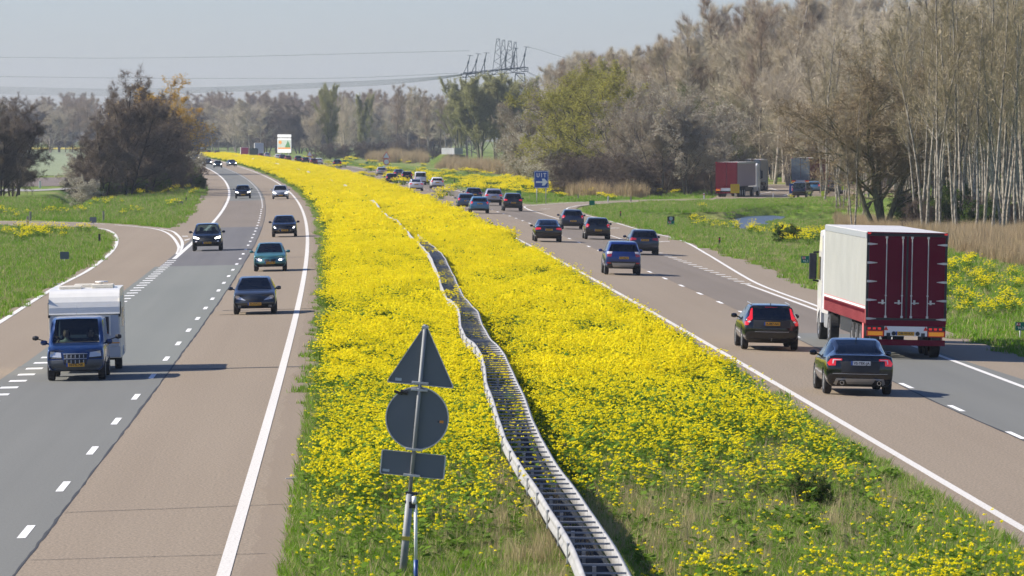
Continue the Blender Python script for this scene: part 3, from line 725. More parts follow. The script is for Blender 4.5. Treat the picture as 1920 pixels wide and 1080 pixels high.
# ================================================================== TREES
def rotate_about(d, ang, az, g):
    """unit vectors d (n,3) tilted by ang in a random azimuth az"""
    ref = np.where(np.abs(d[:, 2:3]) < .9, np.array([[0, 0, 1.]]), np.array([[1., 0, 0]]))
    a = np.cross(d, ref); a /= np.linalg.norm(a, axis=1, keepdims=True); b = np.cross(d, a)
    n = a * np.cos(az)[:, None] + b * np.sin(az)[:, None]
    return d * np.cos(ang)[:, None] + n * np.sin(ang)[:, None]
def tubes(P, Rr, k):
    """P (n,m,3) polylines, Rr (n,m) radii -> tube mesh with k sides"""
    n, m, _ = P.shape
    T = np.gradient(P, axis=1); T /= np.linalg.norm(T, axis=2, keepdims=True) + 1e-9
    ref = np.array([.31, .87, .38]); A = np.cross(T, ref); A /= np.linalg.norm(A, axis=2, keepdims=True) + 1e-9; B = np.cross(T, A)
    t = np.arange(k) * 2 * np.pi / k
    V = P[:, :, None] + Rr[:, :, None, None] * (A[:, :, None] * np.cos(t)[:, None] + B[:, :, None] * np.sin(t)[:, None])
    V = V.reshape(-1, 3)
    i = (np.arange(n)[:, None, None] * m + np.arange(m - 1)[None, :, None]) * k + np.arange(k)[None, None]
    j = (np.arange(n)[:, None, None] * m + np.arange(m - 1)[None, :, None]) * k + (np.arange(k)[None, None] + 1) % k
    F = np.stack([i, j, j + k, i + k], -1).reshape(-1, 4)
    return V, F
def spikes(P, D, L, wd, g):
    """single thin triangles from P along D"""
    n = len(P); u = np.cross(D, g.normal(0, 1, (n, 3))); u /= np.linalg.norm(u, axis=1, keepdims=True) + 1e-9
    V = np.stack([P - u * wd / 2, P + u * wd / 2, P + D * L[:, None]], 1).reshape(-1, 3)
    return V, np.arange(n)[:, None] * 3 + np.array([[0, 1, 2]])
def grow(P0, D0, L0, R0_, levels, g, m=6, wob=.10, up=0.0):
    """levels: list of (children, t0, angle, angle sd, length ratio, taper of length along parent, upward pull, radius ratio)"""
    out = []; P0 = np.atleast_2d(P0).astype(float); D0 = np.atleast_2d(D0).astype(float); L0 = np.atleast_1d(L0).astype(float); R0_ = np.atleast_1d(R0_).astype(float)
    def walk(P, D, L, mm, wob, pull):
        pts = [P]; d = D.copy()
        for _ in range(mm):
            d = d + g.normal(0, wob, d.shape); d[:, 2] += pull; d /= np.linalg.norm(d, axis=1, keepdims=True)
            pts.append(pts[-1] + d * (L / mm)[:, None])
        return np.stack(pts, 1)
    X = walk(P0, D0, L0, m, wob * .5, up); rad = R0_[:, None] * np.linspace(1, .25, m + 1)[None] ** .8
    out.append((X, rad)); cur = (X, rad, L0)
    for (nc, t0, ang, asd, lr, lt, pull, rr) in levels:
        X, rad, L = cur; n, mm, _ = X.shape; N = n * nc
        pi = np.repeat(np.arange(n), nc); t = t0 + (1 - t0) * (np.tile(np.arange(nc), n) + g.uniform(0, 1, N)) / nc
        f = np.clip(t, 0, .999) * (mm - 1); a = f.astype(int); fr = (f - a)[:, None]
        P = X[pi, a] * (1 - fr) + X[pi, a + 1] * fr; D = X[pi, a + 1] - X[pi, a]; D /= np.linalg.norm(D, axis=1, keepdims=True)
        D = rotate_about(D, np.abs(g.normal(ang, asd, N)), g.uniform(0, 2 * np.pi, N), g)
        Ln = L[pi] * lr * (1 - lt * (t - t0) / (1 - t0)) * g.uniform(.6, 1.25, N)
        rn = (rad[pi, a] * (1 - fr[:, 0]) + rad[pi, a + 1] * fr[:, 0]) * rr
        ms = 4 if N < 400 else (3 if N < 2500 else 2)
        Xn = walk(P, D, Ln, ms, wob, pull); rd = rn[:, None] * np.linspace(1, .35, ms + 1)[None]
        out.append((Xn, rd)); cur = (Xn, rd, Ln)
    return out
def tree_proto(seed, H, trunks, levels, twig=(8, .55, .8, .02, .05), bark='bark', twm='twig', leaf=None, tr=.2, crown_from=1, up=.02, wob=.1, nodroop=None):
    """returns (trunk mesh, crown mesh); trunks: list of (x,y,leanx,leany,length fraction)"""
    g = np.random.default_rng(seed)
    P0 = [(x, y, -.1) for x, y, *_ in trunks]; D0 = []; 
    for _, _, lx, ly, f in trunks: v = np.array([lx, ly, 1.0]); D0.append(v / np.linalg.norm(v))
    L0 = [H * t[4] for t in trunks]
    lv = grow(P0, np.array(D0), L0, [tr * t[4] for t in trunks], levels, g, m=8, up=up, wob=wob)
    tv, tf, o = [], [], 0
    for X, r in lv[:crown_from]:
        V, F = tubes(X, r, 7); tv.append(V); tf.append(F + o); o += len(V)
    tme = mesh_np('trunk', np.concatenate(tv), np.concatenate(tf)); tme.materials.append(M[bark]); tme.polygons.foreach_set('use_smooth', np.ones(len(tme.polygons), bool))
    parts = []
    for q, (X, r) in enumerate(lv[crown_from:]):
        V, F = tubes(X, np.maximum(r, .006), 5 if q == 0 else 3); parts.append((V, F, 0 if q < 1 else 1))
    # final twigs
    X, r = lv[-1]; n, mm, _ = X.shape; k, tl, ang, wd, pull = twig
    pi = np.repeat(np.arange(n), k); t = np.tile(np.arange(k), n) / k + g.uniform(0, 1 / k, n * k); f = np.clip(t, 0, .999) * (mm - 1); a = f.astype(int); fr = (f - a)[:, None]
    P = X[pi, a] * (1 - fr) + X[pi, a + 1] * fr; D = X[pi, a + 1] - X[pi, a]; D /= np.linalg.norm(D, axis=1, keepdims=True)
    D = rotate_about(D, np.abs(g.normal(ang, .3, len(P))), g.uniform(0, 6.28, len(P)), g); D[:, 2] += pull; D /= np.linalg.norm(D, axis=1, keepdims=True)
    L = tl * g.uniform(.5, 1.3, len(P)); V, F = spikes(P, D, L, wd, g); parts.append((V, F, 2))
    if leaf:
        cnt, size, lm = leaf; sel = g.choice(len(P), min(cnt, len(P)), replace=False)
        # leaves come in clusters: keep those of a smooth noise
        C = P[sel] + D[sel] * (L[sel] * g.uniform(.2, 1, len(sel)))[:, None]
        V, F = heads(C, g, 3, size * 1.6, size); parts.append((V, F, 3))
    mats = [M[bark], M[twm], M[twm]] + ([leaf[2]] if leaf else [])
    V = np.concatenate([p[0] for p in parts]); cme = bpy.data.meshes.new('crown'); fs = []; mi = []; o = 0
    for v, f_, m_ in parts: fs += (f_ + o).tolist(); mi += [m_] * len(f_); o += len(v)
    cme.from_pydata(V.tolist(), [], fs)
    for m_ in mats: cme.materials.append(m_)
    cme.polygons.foreach_set('material_index', np.array(mi, np.int32)); cme.update()
    return tme, cme
def bark_mat(name, c1, c2, sc=(4, 4, .7)):
    m = mat(name, c1, .9, spec=.15); t = m.node_tree; b = t.nodes['Principled BSDF']
    tc = t.nodes.new('ShaderNodeTexCoord'); mp = t.nodes.new('ShaderNodeMapping'); mp.inputs['Scale'].default_value = sc
    n = t.nodes.new('ShaderNodeTexNoise'); n.inputs['Scale'].default_value = 3; n.inputs['Detail'].default_value = 5
    mx = t.nodes.new('ShaderNodeMix'); mx.data_type = 'RGBA'; mx.inputs[6].default_value = (*c1, 1); mx.inputs[7].default_value = (*c2, 1)
    mr = t.nodes.new('ShaderNodeMapRange'); mr.inputs[1].default_value = .4; mr.inputs[2].default_value = .62
    t.links.new(tc.outputs['Object'], mp.inputs[0]); t.links.new(mp.outputs[0], n.inputs['Vector']); t.links.new(n.outputs['Fac'], mr.inputs[0]); t.links.new(mr.outputs[0], mx.inputs[0]); t.links.new(mx.outputs[2], b.inputs['Base Color'])
    return m
M['bark'] = bark_mat('bark', (.17, .145, .115), (.085, .07, .055)); M['bark_pale'] = bark_mat('pale_bark', (.42, .37, .31), (.17, .14, .11), (3, 3, 1.2))
M['bark_dark'] = bark_mat('dark_bark', (.075, .06, .05), (.04, .033, .028)); M['bark_birch'] = bark_mat('birch_bark', (.39, .345, .28), (.13, .11, .09), (2, 2, 1.2))
M['bark_green'] = bark_mat('mossy_bark', (.16, .16, .08), (.08, .07, .045))
M['twig'] = leaf_mat('twigs_tan', (.43, .365, .26), (.64, .555, .42), 0.0); M['twig_brown'] = leaf_mat('twigs_brown', (.27, .22, .135), (.44, .37, .24), 0.0)
M['twig_dark'] = leaf_mat('twigs_dark', (.10, .078, .062), (.20, .155, .12), 0.0); M['twig_hero'] = leaf_mat('twigs_round_tree', (.19, .145, .085), (.32, .25, .155), 0.0); M['twig_green'] = leaf_mat('twigs_olive', (.17, .16, .075), (.28, .26, .12), 0.0)
M['twig_pink'] = leaf_mat('twigs_budding', (.30, .225, .16), (.46, .37, .28), 0.0)
LG = leaf_mat('young_leaves', (.36, .34, .07), (.52, .48, .13), .4); LG2 = leaf_mat('willow_leaves', (.31, .31, .13), (.46, .44, .20), .4); LO = leaf_mat('golden_catkins', (.50, .30, .04), (.68, .44, .08), .3)
LW = leaf_mat('blossom', (.50, .47, .37), (.68, .65, .55), .3); LGR = leaf_mat('green_leaves', (.05, .10, .02), (.11, .18, .03), .3); LB = leaf_mat('buds', (.24, .19, .105), (.34, .27, .16), .2)
LD = leaf_mat('catkins_dark', (.19, .155, .12), (.32, .26, .195), .1); LP = leaf_mat('pale_buds', (.36, .33, .25), (.50, .46, .37), .2)

def lvl(*a): return a
PR = {}
TALL = [(24, .28, .75, .15, .30, .55, .10, .45), (8, .15, .65, .2, .42, .5, .08, .55), (10, .1, .6, .25, .55, .35, .10, .6)]
for k in range(3):
    PR['poplar%d' % k] = tree_proto(100 + k, 22, [(0, 0, R.uniform(-.03, .03), 0, 1)], TALL, (9, 1.15, .5, .022, .22), 'bark_pale', 'twig', tr=.24)
for k in range(2):
    PR['mauve%d' % k] = tree_proto(110 + k, 21, [(0, 0, R.uniform(-.03, .03), 0, 1)], [(20, .35, .62, .15, .32, .5, .12, .45), (8, .15, .6, .2, .42, .5, .1, .55), (10, .1, .6, .25, .55, .35, .1, .6)], (8, 1.1, .5, .022, .22), 'bark', 'twig_pink', tr=.2)
BROAD = [(11, .16, .85, .2, .62, .35, .07, .55), (9, .2, .7, .25, .45, .4, .05, .5), (8, .15, .75, .25, .48, .35, .03, .55)]
for k in range(3):
    PR['broad%d' % k] = tree_proto(120 + k, 18, [(0, 0, R.uniform(-.06, .06), 0, .85), (.3, 0, .25, .05, .75)], [(12, .14, .85, .2, .64, .35, .06, .55), (10, .15, .7, .25, .48, .4, .05, .5), (10, .1, .7, .25, .52, .35, .04, .55)], (9, 1.05, .65, .024, .08), 'bark_pale', 'twig', leaf=(5000, .03, LP), tr=.3)
PR['hero'] = tree_proto(131, 14, [(0, 0, -.10, 0, .8), (.25, .1, .22, -.05, .75), (-.25, 0, -.38, .1, .7), (.1, .2, .05, .25, .8)], [(13, .18, .85, .22, .58, .35, .05, .5), (9, .15, .75, .25, .48, .4, .04, .5), (8, .12, .8, .25, .5, .35, .02, .55)], (10, .65, .7, .02, .03), 'bark_green', 'twig_hero', leaf=(14000, .026, LB), tr=.26)
SLIM = [(18, .38, .5, .15, .17, .5, .15, .4), (7, .2, .6, .2, .5, .4, .08, .55)]
for k in range(4):
    PR['birch%d' % k] = tree_proto(140 + k, 19, [(0, 0, R.uniform(-.05, .05), 0, 1)] + ([(.25, 0, R.uniform(.05, .12), 0, .85)] if k % 2 else []), SLIM, (14, .75, .7, .024, .1), 'bark_birch', 'twig_brown', tr=.135, wob=.07)
ALDER = [(16, .08, .95, .2, .50, .55, .04, .5), (9, .15, .8, .25, .45, .4, .02, .5), (8, .15, .8, .25, .5, .35, .0, .55)]
for k in range(2):
    PR['alder%d' % k] = tree_proto(150 + k, 15, [(0, 0, R.uniform(-.05, .05), 0, .95), (.6, .2, .16, 0, .8), (-.5, .1, -.16, 0, .75)], ALDER, (11, .6, .9, .028, .02), 'bark_dark', 'twig_dark', leaf=(26000, .035, LD), tr=.2)
WIL = [(14, .15, .45, .12, .55, .45, .12, .5), (8, .15, .45, .15, .5, .4, .12, .5), (7, .15, .45, .2, .5, .4, .08, .55)]
PR['willow'] = tree_proto(160, 19, [(0, 0, -.08, 0, .9), (.5, 0, .12, 0, .9), (-.3, .4, 0, 0, .85)], WIL, (12, .9, .45, .03, .1), 'bark_green', 'twig_green', leaf=(34000, .09, LG2), tr=.25)
PR['yellow'] = tree_proto(161, 16, [(0, 0, -.1, 0, .9), (.5, 0, .18, 0, .8)], BROAD, (7, .6, .8, .024, .05), 'bark', 'twig_green', leaf=(60000, .07, LG), tr=.25)
PR['golden'] = tree_proto(162, 15, [(0, 0, .08, 0, .9), (.4, 0, .2, 0, .8)], BROAD, (7, .6, .8, .024, .05), 'bark', 'twig_green', leaf=(42000, .08, LO), tr=.2)
PR['budding'] = tree_proto(163, 12, [(0, 0, -.12, 0, .9), (.5, 0, .2, 0, .8), (-.6, 0, -.3, 0, .7)], BROAD, (7, .55, .8, .024, .05), 'bark', 'twig_pink', leaf=(26000, .05, LP), tr=.17)
PR['green'] = tree_proto(164, 12, [(0, 0, -.12, 0, .9), (.5, 0, .2, 0, .8)], BROAD, (7, .55, .8, .024, .05), 'bark', 'twig_green', leaf=(9000, .035, LGR), tr=.17)
BUSH = [(10, .05, .9, .25, .6, .4, .03, .5), (8, .15, .8, .25, .5, .4, .0, .5), (6, .15, .8, .25, .5, .35, 0, .55)]
BT = [(0, 0, -.3, 0, .9), (.2, 0, .35, .1, .85), (0, .2, .0, .4, .9), (-.2, .1, -.6, -.2, .7), (.3, -.1, .7, 0, .7)]
PR['blossom'] = tree_proto(170, 4.5, BT, BUSH, (6, .25, .8, .02, .02), 'bark_dark', 'twig_brown', leaf=(9000, .028, LW), tr=.06)
PR['thicket'] = tree_proto(171, 4.0, BT, BUSH, (6, .3, .8, .02, .02), 'bark_dark', 'twig_dark', tr=.05)
PR['shrub'] = tree_proto(172, 2.2, BT, BUSH, (6, .15, .8, .016, .02), 'bark_dark', 'twig_green', leaf=(9000, .03, LGR), tr=.03)
print('tris trees', sum(len(a.polygons) + len(b.polygons) for a, b in PR.values()))
def tree(proto, x, y, label, group, h=None, hp=None, name='tree', rz=None, wide=1.0, off=None):
    """plant a tree whose foot stands at photo pixel (x, y); h = height in metres"""
    tm, cm = PR[proto]; p = G(x, y)
    z = float(zg(np.array(p.x), np.array(p.y)))
    co = PH[proto]; s_ = (h or co) / co
    e = empty(name, (p.x, p.y, z - .05), R.uniform(0, 6.28) if rz is None else rz); e.scale = (s_ * wide, s_ * wide, s_)
    tag(e, label, 'tree' if 'shrub' not in name and 'bush' not in name else 'bush', group)
    for nm, me in (('trunk', tm), ('crown', cm)):
        o = bpy.data.objects.new(nm, me); COL.objects.link(o); o.parent = e
    return e
PH = {}
for k_, (a, b) in PR.items():
    co = np.empty(len(b.vertices) * 3, np.float32); b.vertices.foreach_get('co', co); PH[k_] = float(np.percentile(co.reshape(-1, 3)[:, 2], 99.7))
# ---- left trees
for x, y, h in [(2, 372, 10.5), (24, 369, 11.5), (33, 365, 10), (-40, 372, 11)]:
    tree('alder%d' % R.randint(0, 1), x, y, {2: 'dark bare tree nearest the left edge of the photo', 24: 'dark bare tree right of the leftmost one, by the ditch', 33: 'dark bare tree just behind the left roadside pair', -40: 'dark bare tree cut off by the left edge'}[x], 'dark trees at the far left', h, wide=1.05)
for x, y, h, wd, lb in [(236, 369, 14.5, 1.0, 'tallest dark bare tree in the left clump beside the bend'), (300, 362, 12, 1.0, 'dark bare tree at the right of the left clump'), (195, 372, 10, 1.0, 'dark bare tree at the left of the left clump'), (262, 358, 12.5, .9, 'dark bare tree behind the middle of the left clump'), (335, 352, 8.5, .8, 'small dark tree nearest the bend in the left clump'), (215, 365, 13, .9, 'dark bare tree behind the tallest of the left clump'), (275, 366, 11, 1.1, 'dark bare tree in front of the right half of the left clump'), (170, 366, 8, 1.1, 'lowest dark tree at the left end of the left clump'), (318, 357, 10, 1.1, 'dark bare tree behind the right end of the left clump')]:
    tree('alder%d' % R.randint(0, 1), x, y, lb, 'clump of dark trees left of the bend', h, wide=wd)
tree('golden', 296, 328, 'golden yellow tree behind the dark left clump', None, 17, wide=1.2)
tree('golden', 326, 329, 'lower golden tree right of the taller one behind the left clump', None, 14.5, wide=1.3)
for x, y, h, lb in [(160, 374, 3.4, 'white blossoming bush at the foot of the left clump, by the ditch'), (158, 345, 4.5, 'white blossoming bush left of the dark clump'), (350, 338, 4.6, 'white blossoming bush at the right edge of the dark clump'), (145, 352, 4.0, 'small white blossoming bush left of the dark clump above the path')]:
    tree('blossom', x, y, lb, None, h, name='blossom_bush')
for x, y, h in [(352, 350, 4.2), (362, 345, 3.2), (340, 355, 3.5)]:
    tree('green', x, y, 'green leafy shrub at the right foot of the left clump', 'green shrubs beside the bend', h, name='green_shrub', wide=1.2)
for k in range(12): tree('thicket', 165 + 17 * k, 372 - k * 1.6, 'brown bare undergrowth bush under the dark left clump', 'undergrowth bushes under the left clump', R.uniform(3, 4.8), name='bare_bush', wide=1.25)
for k in range(6): tree('shrub', 170 + 26 * k, 373 - k * 2, 'low green shrub under the dark left clump', 'low shrubs under the left clump', R.uniform(1.5, 2.6), name='low_shrub', wide=1.3)
tree('shrub', 372, 356, 'dark green shrub by the roadside sign at the bend', None, 2.0, name='green_shrub')
# ---- far treeline (behind everything, both sides of the vanishing road)
def ypx(Y): return 250 + FPX * 7.25 / Y
line = []
for k in range(64):
    x = -40 + k * 15 + R.uniform(-6, 6); Yd = R.uniform(1900, 2150) if x < 780 else R.uniform(1500, 1700)
    kind = R.choice(['alder0', 'alder1', 'broad0', 'mauve0', 'mauve1', 'poplar1', 'mauve0'])
    if 420 < x < 640 and R.random() < .12: kind = 'yellow'
    tree(kind, x, ypx(Yd), 'hazy bare tree in the far wood beyond the bend', 'trees of the far hazy wood', R.uniform(16.5, 20.5), wide=1.35)
for x, Yd, h, kd, wd, lb in [(620, 1500, 21, 'willow', .75, 'tall pale green tree with a light ivy trunk in the far wood'), (645, 1560, 18, 'broad1', .8, 'dark broad tree beside the pale green far tree'), (680, 1600, 19, 'willow', .6, 'greenish tree left of the far bare pair'), (745, 1480, 21, 'mauve0', .9, 'tall bare tree with upright limbs in the far wood'), (765, 1500, 20.5, 'poplar0', .9, 'tall bare tree right of the upright-limbed one in the far wood'), (710, 1500, 13, 'broad2', .9, 'tan bare tree before the far wood'), (985, 1350, 17.5, 'mauve0', 1.1, 'mauve bare tree right of the willows below the power lines'), (1015, 1300, 16, 'mauve1', 1.1, 'lower mauve bare tree in the gap right of the willows'), (970, 1450, 19, 'mauve1', 1.1, 'mauve bare tree behind the right willow'), (875, 1500, 20, 'mauve0', 1.2, 'mauve bare tree behind the left willow'), (800, 1520, 17, 'mauve1', 1, 'mauve bare tree near the concrete wall'), (826, 1500, 18, 'mauve0', 1, 'mauve bare tree left of the willows'), (590, 1500, 15, 'broad0', .8, 'bare tree above the far warning sign'), (862, 1400, 21.5, 'willow', 1.0, 'green willow at the left of the willow group'), (900, 1300, 21, 'willow', 1.25, 'broadest green willow in the willow group'), (952, 1300, 21, 'willow', 1.1, 'green willow at the right of the willow group'), (928, 1420, 23, 'willow', 1.2, 'green willow behind the middle of the group')]:
    tree(kd, x, ypx(Yd), lb, None, h, wide=wd)
for k in range(10): tree('thicket', 600 + k * 26 + R.uniform(-6, 6), ypx(1480), 'low bare thicket at the foot of the far wood', 'thickets before the far wood', R.uniform(3, 5.5), name='bare_bush', wide=1.6)
# ---- right: clump behind the exit sign
CL = [(1010, 345, 13.5, 'blossom', 'white'), (1085, 352, 16.5, 'yellow', ''), (1160, 358, 16, 'yellow', ''), (1120, 345, 17.5, 'yellow', ''), (1190, 363, 13, 'budding', ''), (1240, 366, 12.5, 'budding', ''), (1290, 366, 12.5, 'budding', ''), (1335, 364, 11.5, 'budding', ''), (1215, 352, 14, 'budding', ''), (1310, 352, 14, 'green', ''), (1365, 348, 12, 'green', ''), (1265, 350, 14.5, 'budding', ''), (1170, 346, 14, 'budding', ''), (1040, 340, 15, 'budding', '')]
YL_ = ['yellow-green leafing tree left in the clump behind the exit sign', 'yellow-green leafing tree right in the clump behind the exit sign', 'tallest yellow-green leafing tree behind the exit sign']
yi = 0
for x, y, h, kd, _ in CL:
    if kd == 'yellow': lb = YL_[yi]; yi += 1; g_ = 'yellow-green trees behind the exit sign'
    elif kd == 'blossom': kd = 'budding'; lb = 'pale blossoming tree left of the yellow-green trees'; g_ = None
    elif kd == 'green': lb = 'dull green tree left of the rest area lorries'; g_ = 'green trees by the rest area'
    else: lb = 'pinkish budding bare tree between exit sign and rest area'; g_ = 'budding trees by the exit'
    tree(kd, x, y, lb, g_, h, wide=1.3 if kd == 'yellow' else 1.05)
for x, y, h in [(985, 336, 7), (1008, 343, 8), (1032, 349, 7.5), (1020, 338, 10), (1050, 352, 7)]: tree('blossom', x, y, 'white blossoming bush above the exit sign', 'blossoming bushes behind the exit sign', h, name='blossom_bush')
for k in range(22): tree('thicket', 1060 + k * 14 + R.uniform(-5, 5), 366 + R.uniform(-8, 3), 'brown bare thicket under the trees by the exit', 'thickets under the exit trees', R.uniform(3, 5.5), name='bare_bush', wide=1.3)
# ---- tall bare poplars in rows behind
for row, (Y0, n0, x0, x1) in enumerate([(1050, 16, 1035, 1330), (980, 20, 1060, 1480), (900, 20, 1150, 1640), (840, 22, 1250, 1800), (780, 20, 1380, 1960)]):
    for k in range(n0):
        x = x0 + (x1 - x0) * (k + R.uniform(.1, .9)) / n0; h = R.uniform(.93, 1.06) * (20.5 + 2.5 * min(1, max(0, (x - 1000) / 350)))
        tree(R.choice(['poplar0', 'poplar1', 'poplar2', 'mauve0', 'mauve1']), x, ypx(Y0 + R.uniform(-25, 25)), 'tall bare poplar in the wood behind the rest area', 'tall poplars behind the rest area', h * (1.2 if x > 1350 else 1.03))
# ---- pale broad trees round the rest area
for k, (x, y, h) in enumerate([(1425, 340, 21), (1470, 341, 22), (1530, 343, 23), (1500, 336, 24), (1590, 345, 24), (1650, 350, 25), (1720, 352, 26), (1790, 356, 26), (1860, 360, 26), (1930, 364, 26), (1560, 352, 20), (1450, 336, 22), (1395, 337, 19), (1480, 348, 17), (1625, 358, 22), (1690, 364, 22), (1760, 368, 22), (1840, 372, 22), (1910, 378, 22)]):
    tree('broad%d' % (k % 3), x, y, 'pale bare broad-crowned tree over the rest area', 'pale broad trees round the rest area', h * 1.05, wide=1.0)
tree('yellow', 1800, 372, 'greenish tree showing between the birches', None, 16, wide=.6)
# leaning small trunks left of the hero tree
for k, (x, y, h) in enumerate([(1566, 388, 13), (1578, 393, 13), (1590, 403, 12), (1608, 392, 13), (1618, 398, 14), (1602, 420, 12), (1540, 372, 13)]):
    tree('birch%d' % (k % 4), x, y, 'pale leaning trunk between the ditch and the big round tree', 'leaning trunks beside the ditch', h, name='slender_tree')
tree('hero', 1655, 419, 'big round-crowned tree with forking mossy trunk above the lorry', None, 14.8, rz=.3, wide=1.4)
# birch wood at the right
n_b = 0
for k in range(110):
    Yd = 385 + 260 * (k / 110) ** 1.2; x = R.uniform(1690, 1985) if k < 85 else R.uniform(1540, 1985)
    p = 250 + FPX * 7.35 / Yd
    if Yd < 470 and x < 1720: x += 60
    tree('birch%d' % R.randint(0, 3), x, p + R.uniform(-2, 3), 'slim white-stemmed tree in the birch wood', 'white stems of the birch wood', R.uniform(16.5, 21), name='birch_tree')
for x, y, h in [(1768, 428, 4.5), (1840, 430, 3.5), (1790, 420, 5), (1712, 418, 4)]: tree('shrub', x, y, 'fresh green shrub at the foot of the birches', 'green shrubs under the birches', h * .8, name='green_shrub')
for k in range(26): tree('thicket', R.uniform(1700, 1980), R.uniform(400, 430), 'brown bare thicket at the foot of the birch wood', 'thickets under the birches', R.uniform(1.5, 3.2), name='bare_bush', wide=1.2)
tree('shrub', 1474, 456, 'dark green shrub among rapeseed before the ditch', None, 1.3, name='green_shrub', wide=1.2)
tree('shrub', 1522, 958, 'dark green leafy bush on the median near the right shoulder', None, .75, name='green_shrub', wide=1.1)
# far wood mass behind the lines (one mass, uncountable)
def wood(name, P_, n, protos, label, sc):
    srcs = []
    for q in protos:
        o = bpy.data.objects.new('wood_source', PR[q][1]); srcs.append(o)
    Pn = np.array(P_); k = np.arange(n)
    t = rng.uniform(0, 1, n); X = np.interp(t, np.linspace(0, 1, len(Pn)), Pn[:, 0]) + rng.normal(0, 6, n); Y = np.interp(t, np.linspace(0, 1, len(Pn)), Pn[:, 1]) + rng.uniform(0, 90, n)
    q = rng.uniform(*sc, n)
    scatter(name, np.column_stack([X, Y, np.full(n, -.5)]), np.column_stack([0 * q, 0 * q, rng.uniform(0, 6.28, n)]), np.column_stack([q * 1.2, q * 1.2, q]), srcs, rng.integers(0, len(srcs), n), label)
def gp(x, Y): return ((x - 960) / FPX * Y, Y)
wood('far_woods', [gp(-120, 2300), gp(300, 2250), gp(600, 2150), gp(850, 1900)], 260, ['mauve0', 'mauve1', 'alder0', 'broad1'], 'continuous hazy wood closing the horizon', (.85, 1.05))
wood('right_woods', [gp(1090, 1350), gp(1180, 1150), gp(1500, 1020), gp(2050, 900)], 230, ['mauve0', 'mauve1', 'poplar0', 'alder1'], 'dense bare wood behind the poplars', (.85, 1.05))
wood('inner_woods', [gp(1320, 900), gp(1500, 860), gp(1700, 720), gp(2050, 600)], 120, ['mauve0', 'broad1', 'alder1', 'alder0'], 'dark interior of the wood behind the birches', (.7, 1.0))
# ================================================================== CRASH BARRIER in the median
M['galv'] = mat('galvanised_steel', (.56, .555, .53), .5, metal=.25, var=.18, scale=2.5)
M['galv_white'] = mat('weathered_galvanised_rail', (.36, .35, .33), .6, metal=.1, var=.15, scale=1.5)
M['galv_dark'] = mat('galvanised_slat', (.24, .25, .265), .5, metal=.3, var=.2)
M['steel_dark'] = mat('dull_steel', (.045, .05, .058), .55, metal=.3, var=.2)
bar = empty('crash_barrier', (float(XL(83) + RAIL_L(83)), 83, 0))
tag(bar, 'wavy double-sided steel crash barrier with cross slats in the median', 'crash barrier')
bi = bar.matrix_world.inverted() if False else Matrix.Translation(-bar.location)
ysR = []
y = 70.0
while y < 430: ysR.append(y); y += 1.0 if y < 200 else 2.0
ysR = np.array(ysR)
def wav(Y): return .022 * np.sin(Y * .42) + .03 * np.sin(Y * .17 + 1) + .04 * np.sin(Y * .055)
def rail_mesh(xf, ysv, flip):
    # W-beam profile (lateral out, z) on a box: outer face corrugated, curled top
    prof = [(0.0, 0.0), (.035, -.02), (.055, -.07), (.02, -.13), (.02, -.17), (.055, -.23), (.04, -.28), (.0, -.31), (-.02, -.30), (-.02, -.005)]
    V = []; n = len(prof)
    for Y in ysv:
        x = xf(Y)
        for a, b in prof: V.append((x + (-a if flip else a), Y, float(RH + wav(Y) + b)))
    F = []
    for i in range(len(ysv) - 1):
        for j in range(n): F.append([i * n + j, i * n + (j + 1) % n, (i + 1) * n + (j + 1) % n, (i + 1) * n + j])
    V = np.array(V) - np.array(bar.location)
    me = mesh_np('rail', V, np.array(F)); me.flip_normals() if flip else None
    return me
xl = lambda Y: float(XL(Y)) + float(RAIL_L(Y)); xr = lambda Y: float(XL(Y)) + float(2 * RAILC(Y) - RAIL_L(Y))
link_mesh('rail', rail_mesh(xl, ysR, True), M['galv_white'], bar); link_mesh('rail', rail_mesh(xr, ysR[ysR < 330], False), M['galv_white'], bar)
ysF = np.concatenate([np.arange(430, 1500, 4.0)])
def farz(Y): return -.09 + .10 * np.sin(Y * .031) + .10 * np.sin(Y * .083)
_w = wav
def wav(Y): return _w(Y) + np.where(np.asarray(Y) > 430, np.clip((np.asarray(Y) - 430) / 60, 0, 1) * farz(Y), 0)
link_mesh('rail', rail_mesh(xl, ysF, True), M['galv_white'], bar)
# slats: one object each, shared mesh
sl_me = MB().box(-.5, .5, -.022, .022, -.015, .015)
sm = bpy.data.meshes.new('slat'); sm.from_pydata(sl_me.V, [], sl_me.F); sm.materials.append(M['galv_dark'])
Y = 71; ns = 0
while ns < 185:
    a, b = xl(Y), xr(Y); o = bpy.data.objects.new('slat', sm); COL.objects.link(o); o.parent = bar
    o.location = Vector(((a + b) / 2, Y, RH - .03 + float(wav(Y)))) - bar.location; o.scale = (b - a - .04, 1, 1)
    o.rotation_euler = (R.uniform(-.1, .1), 0, R.uniform(-.02, .02)); Y += 1.32; ns += 1
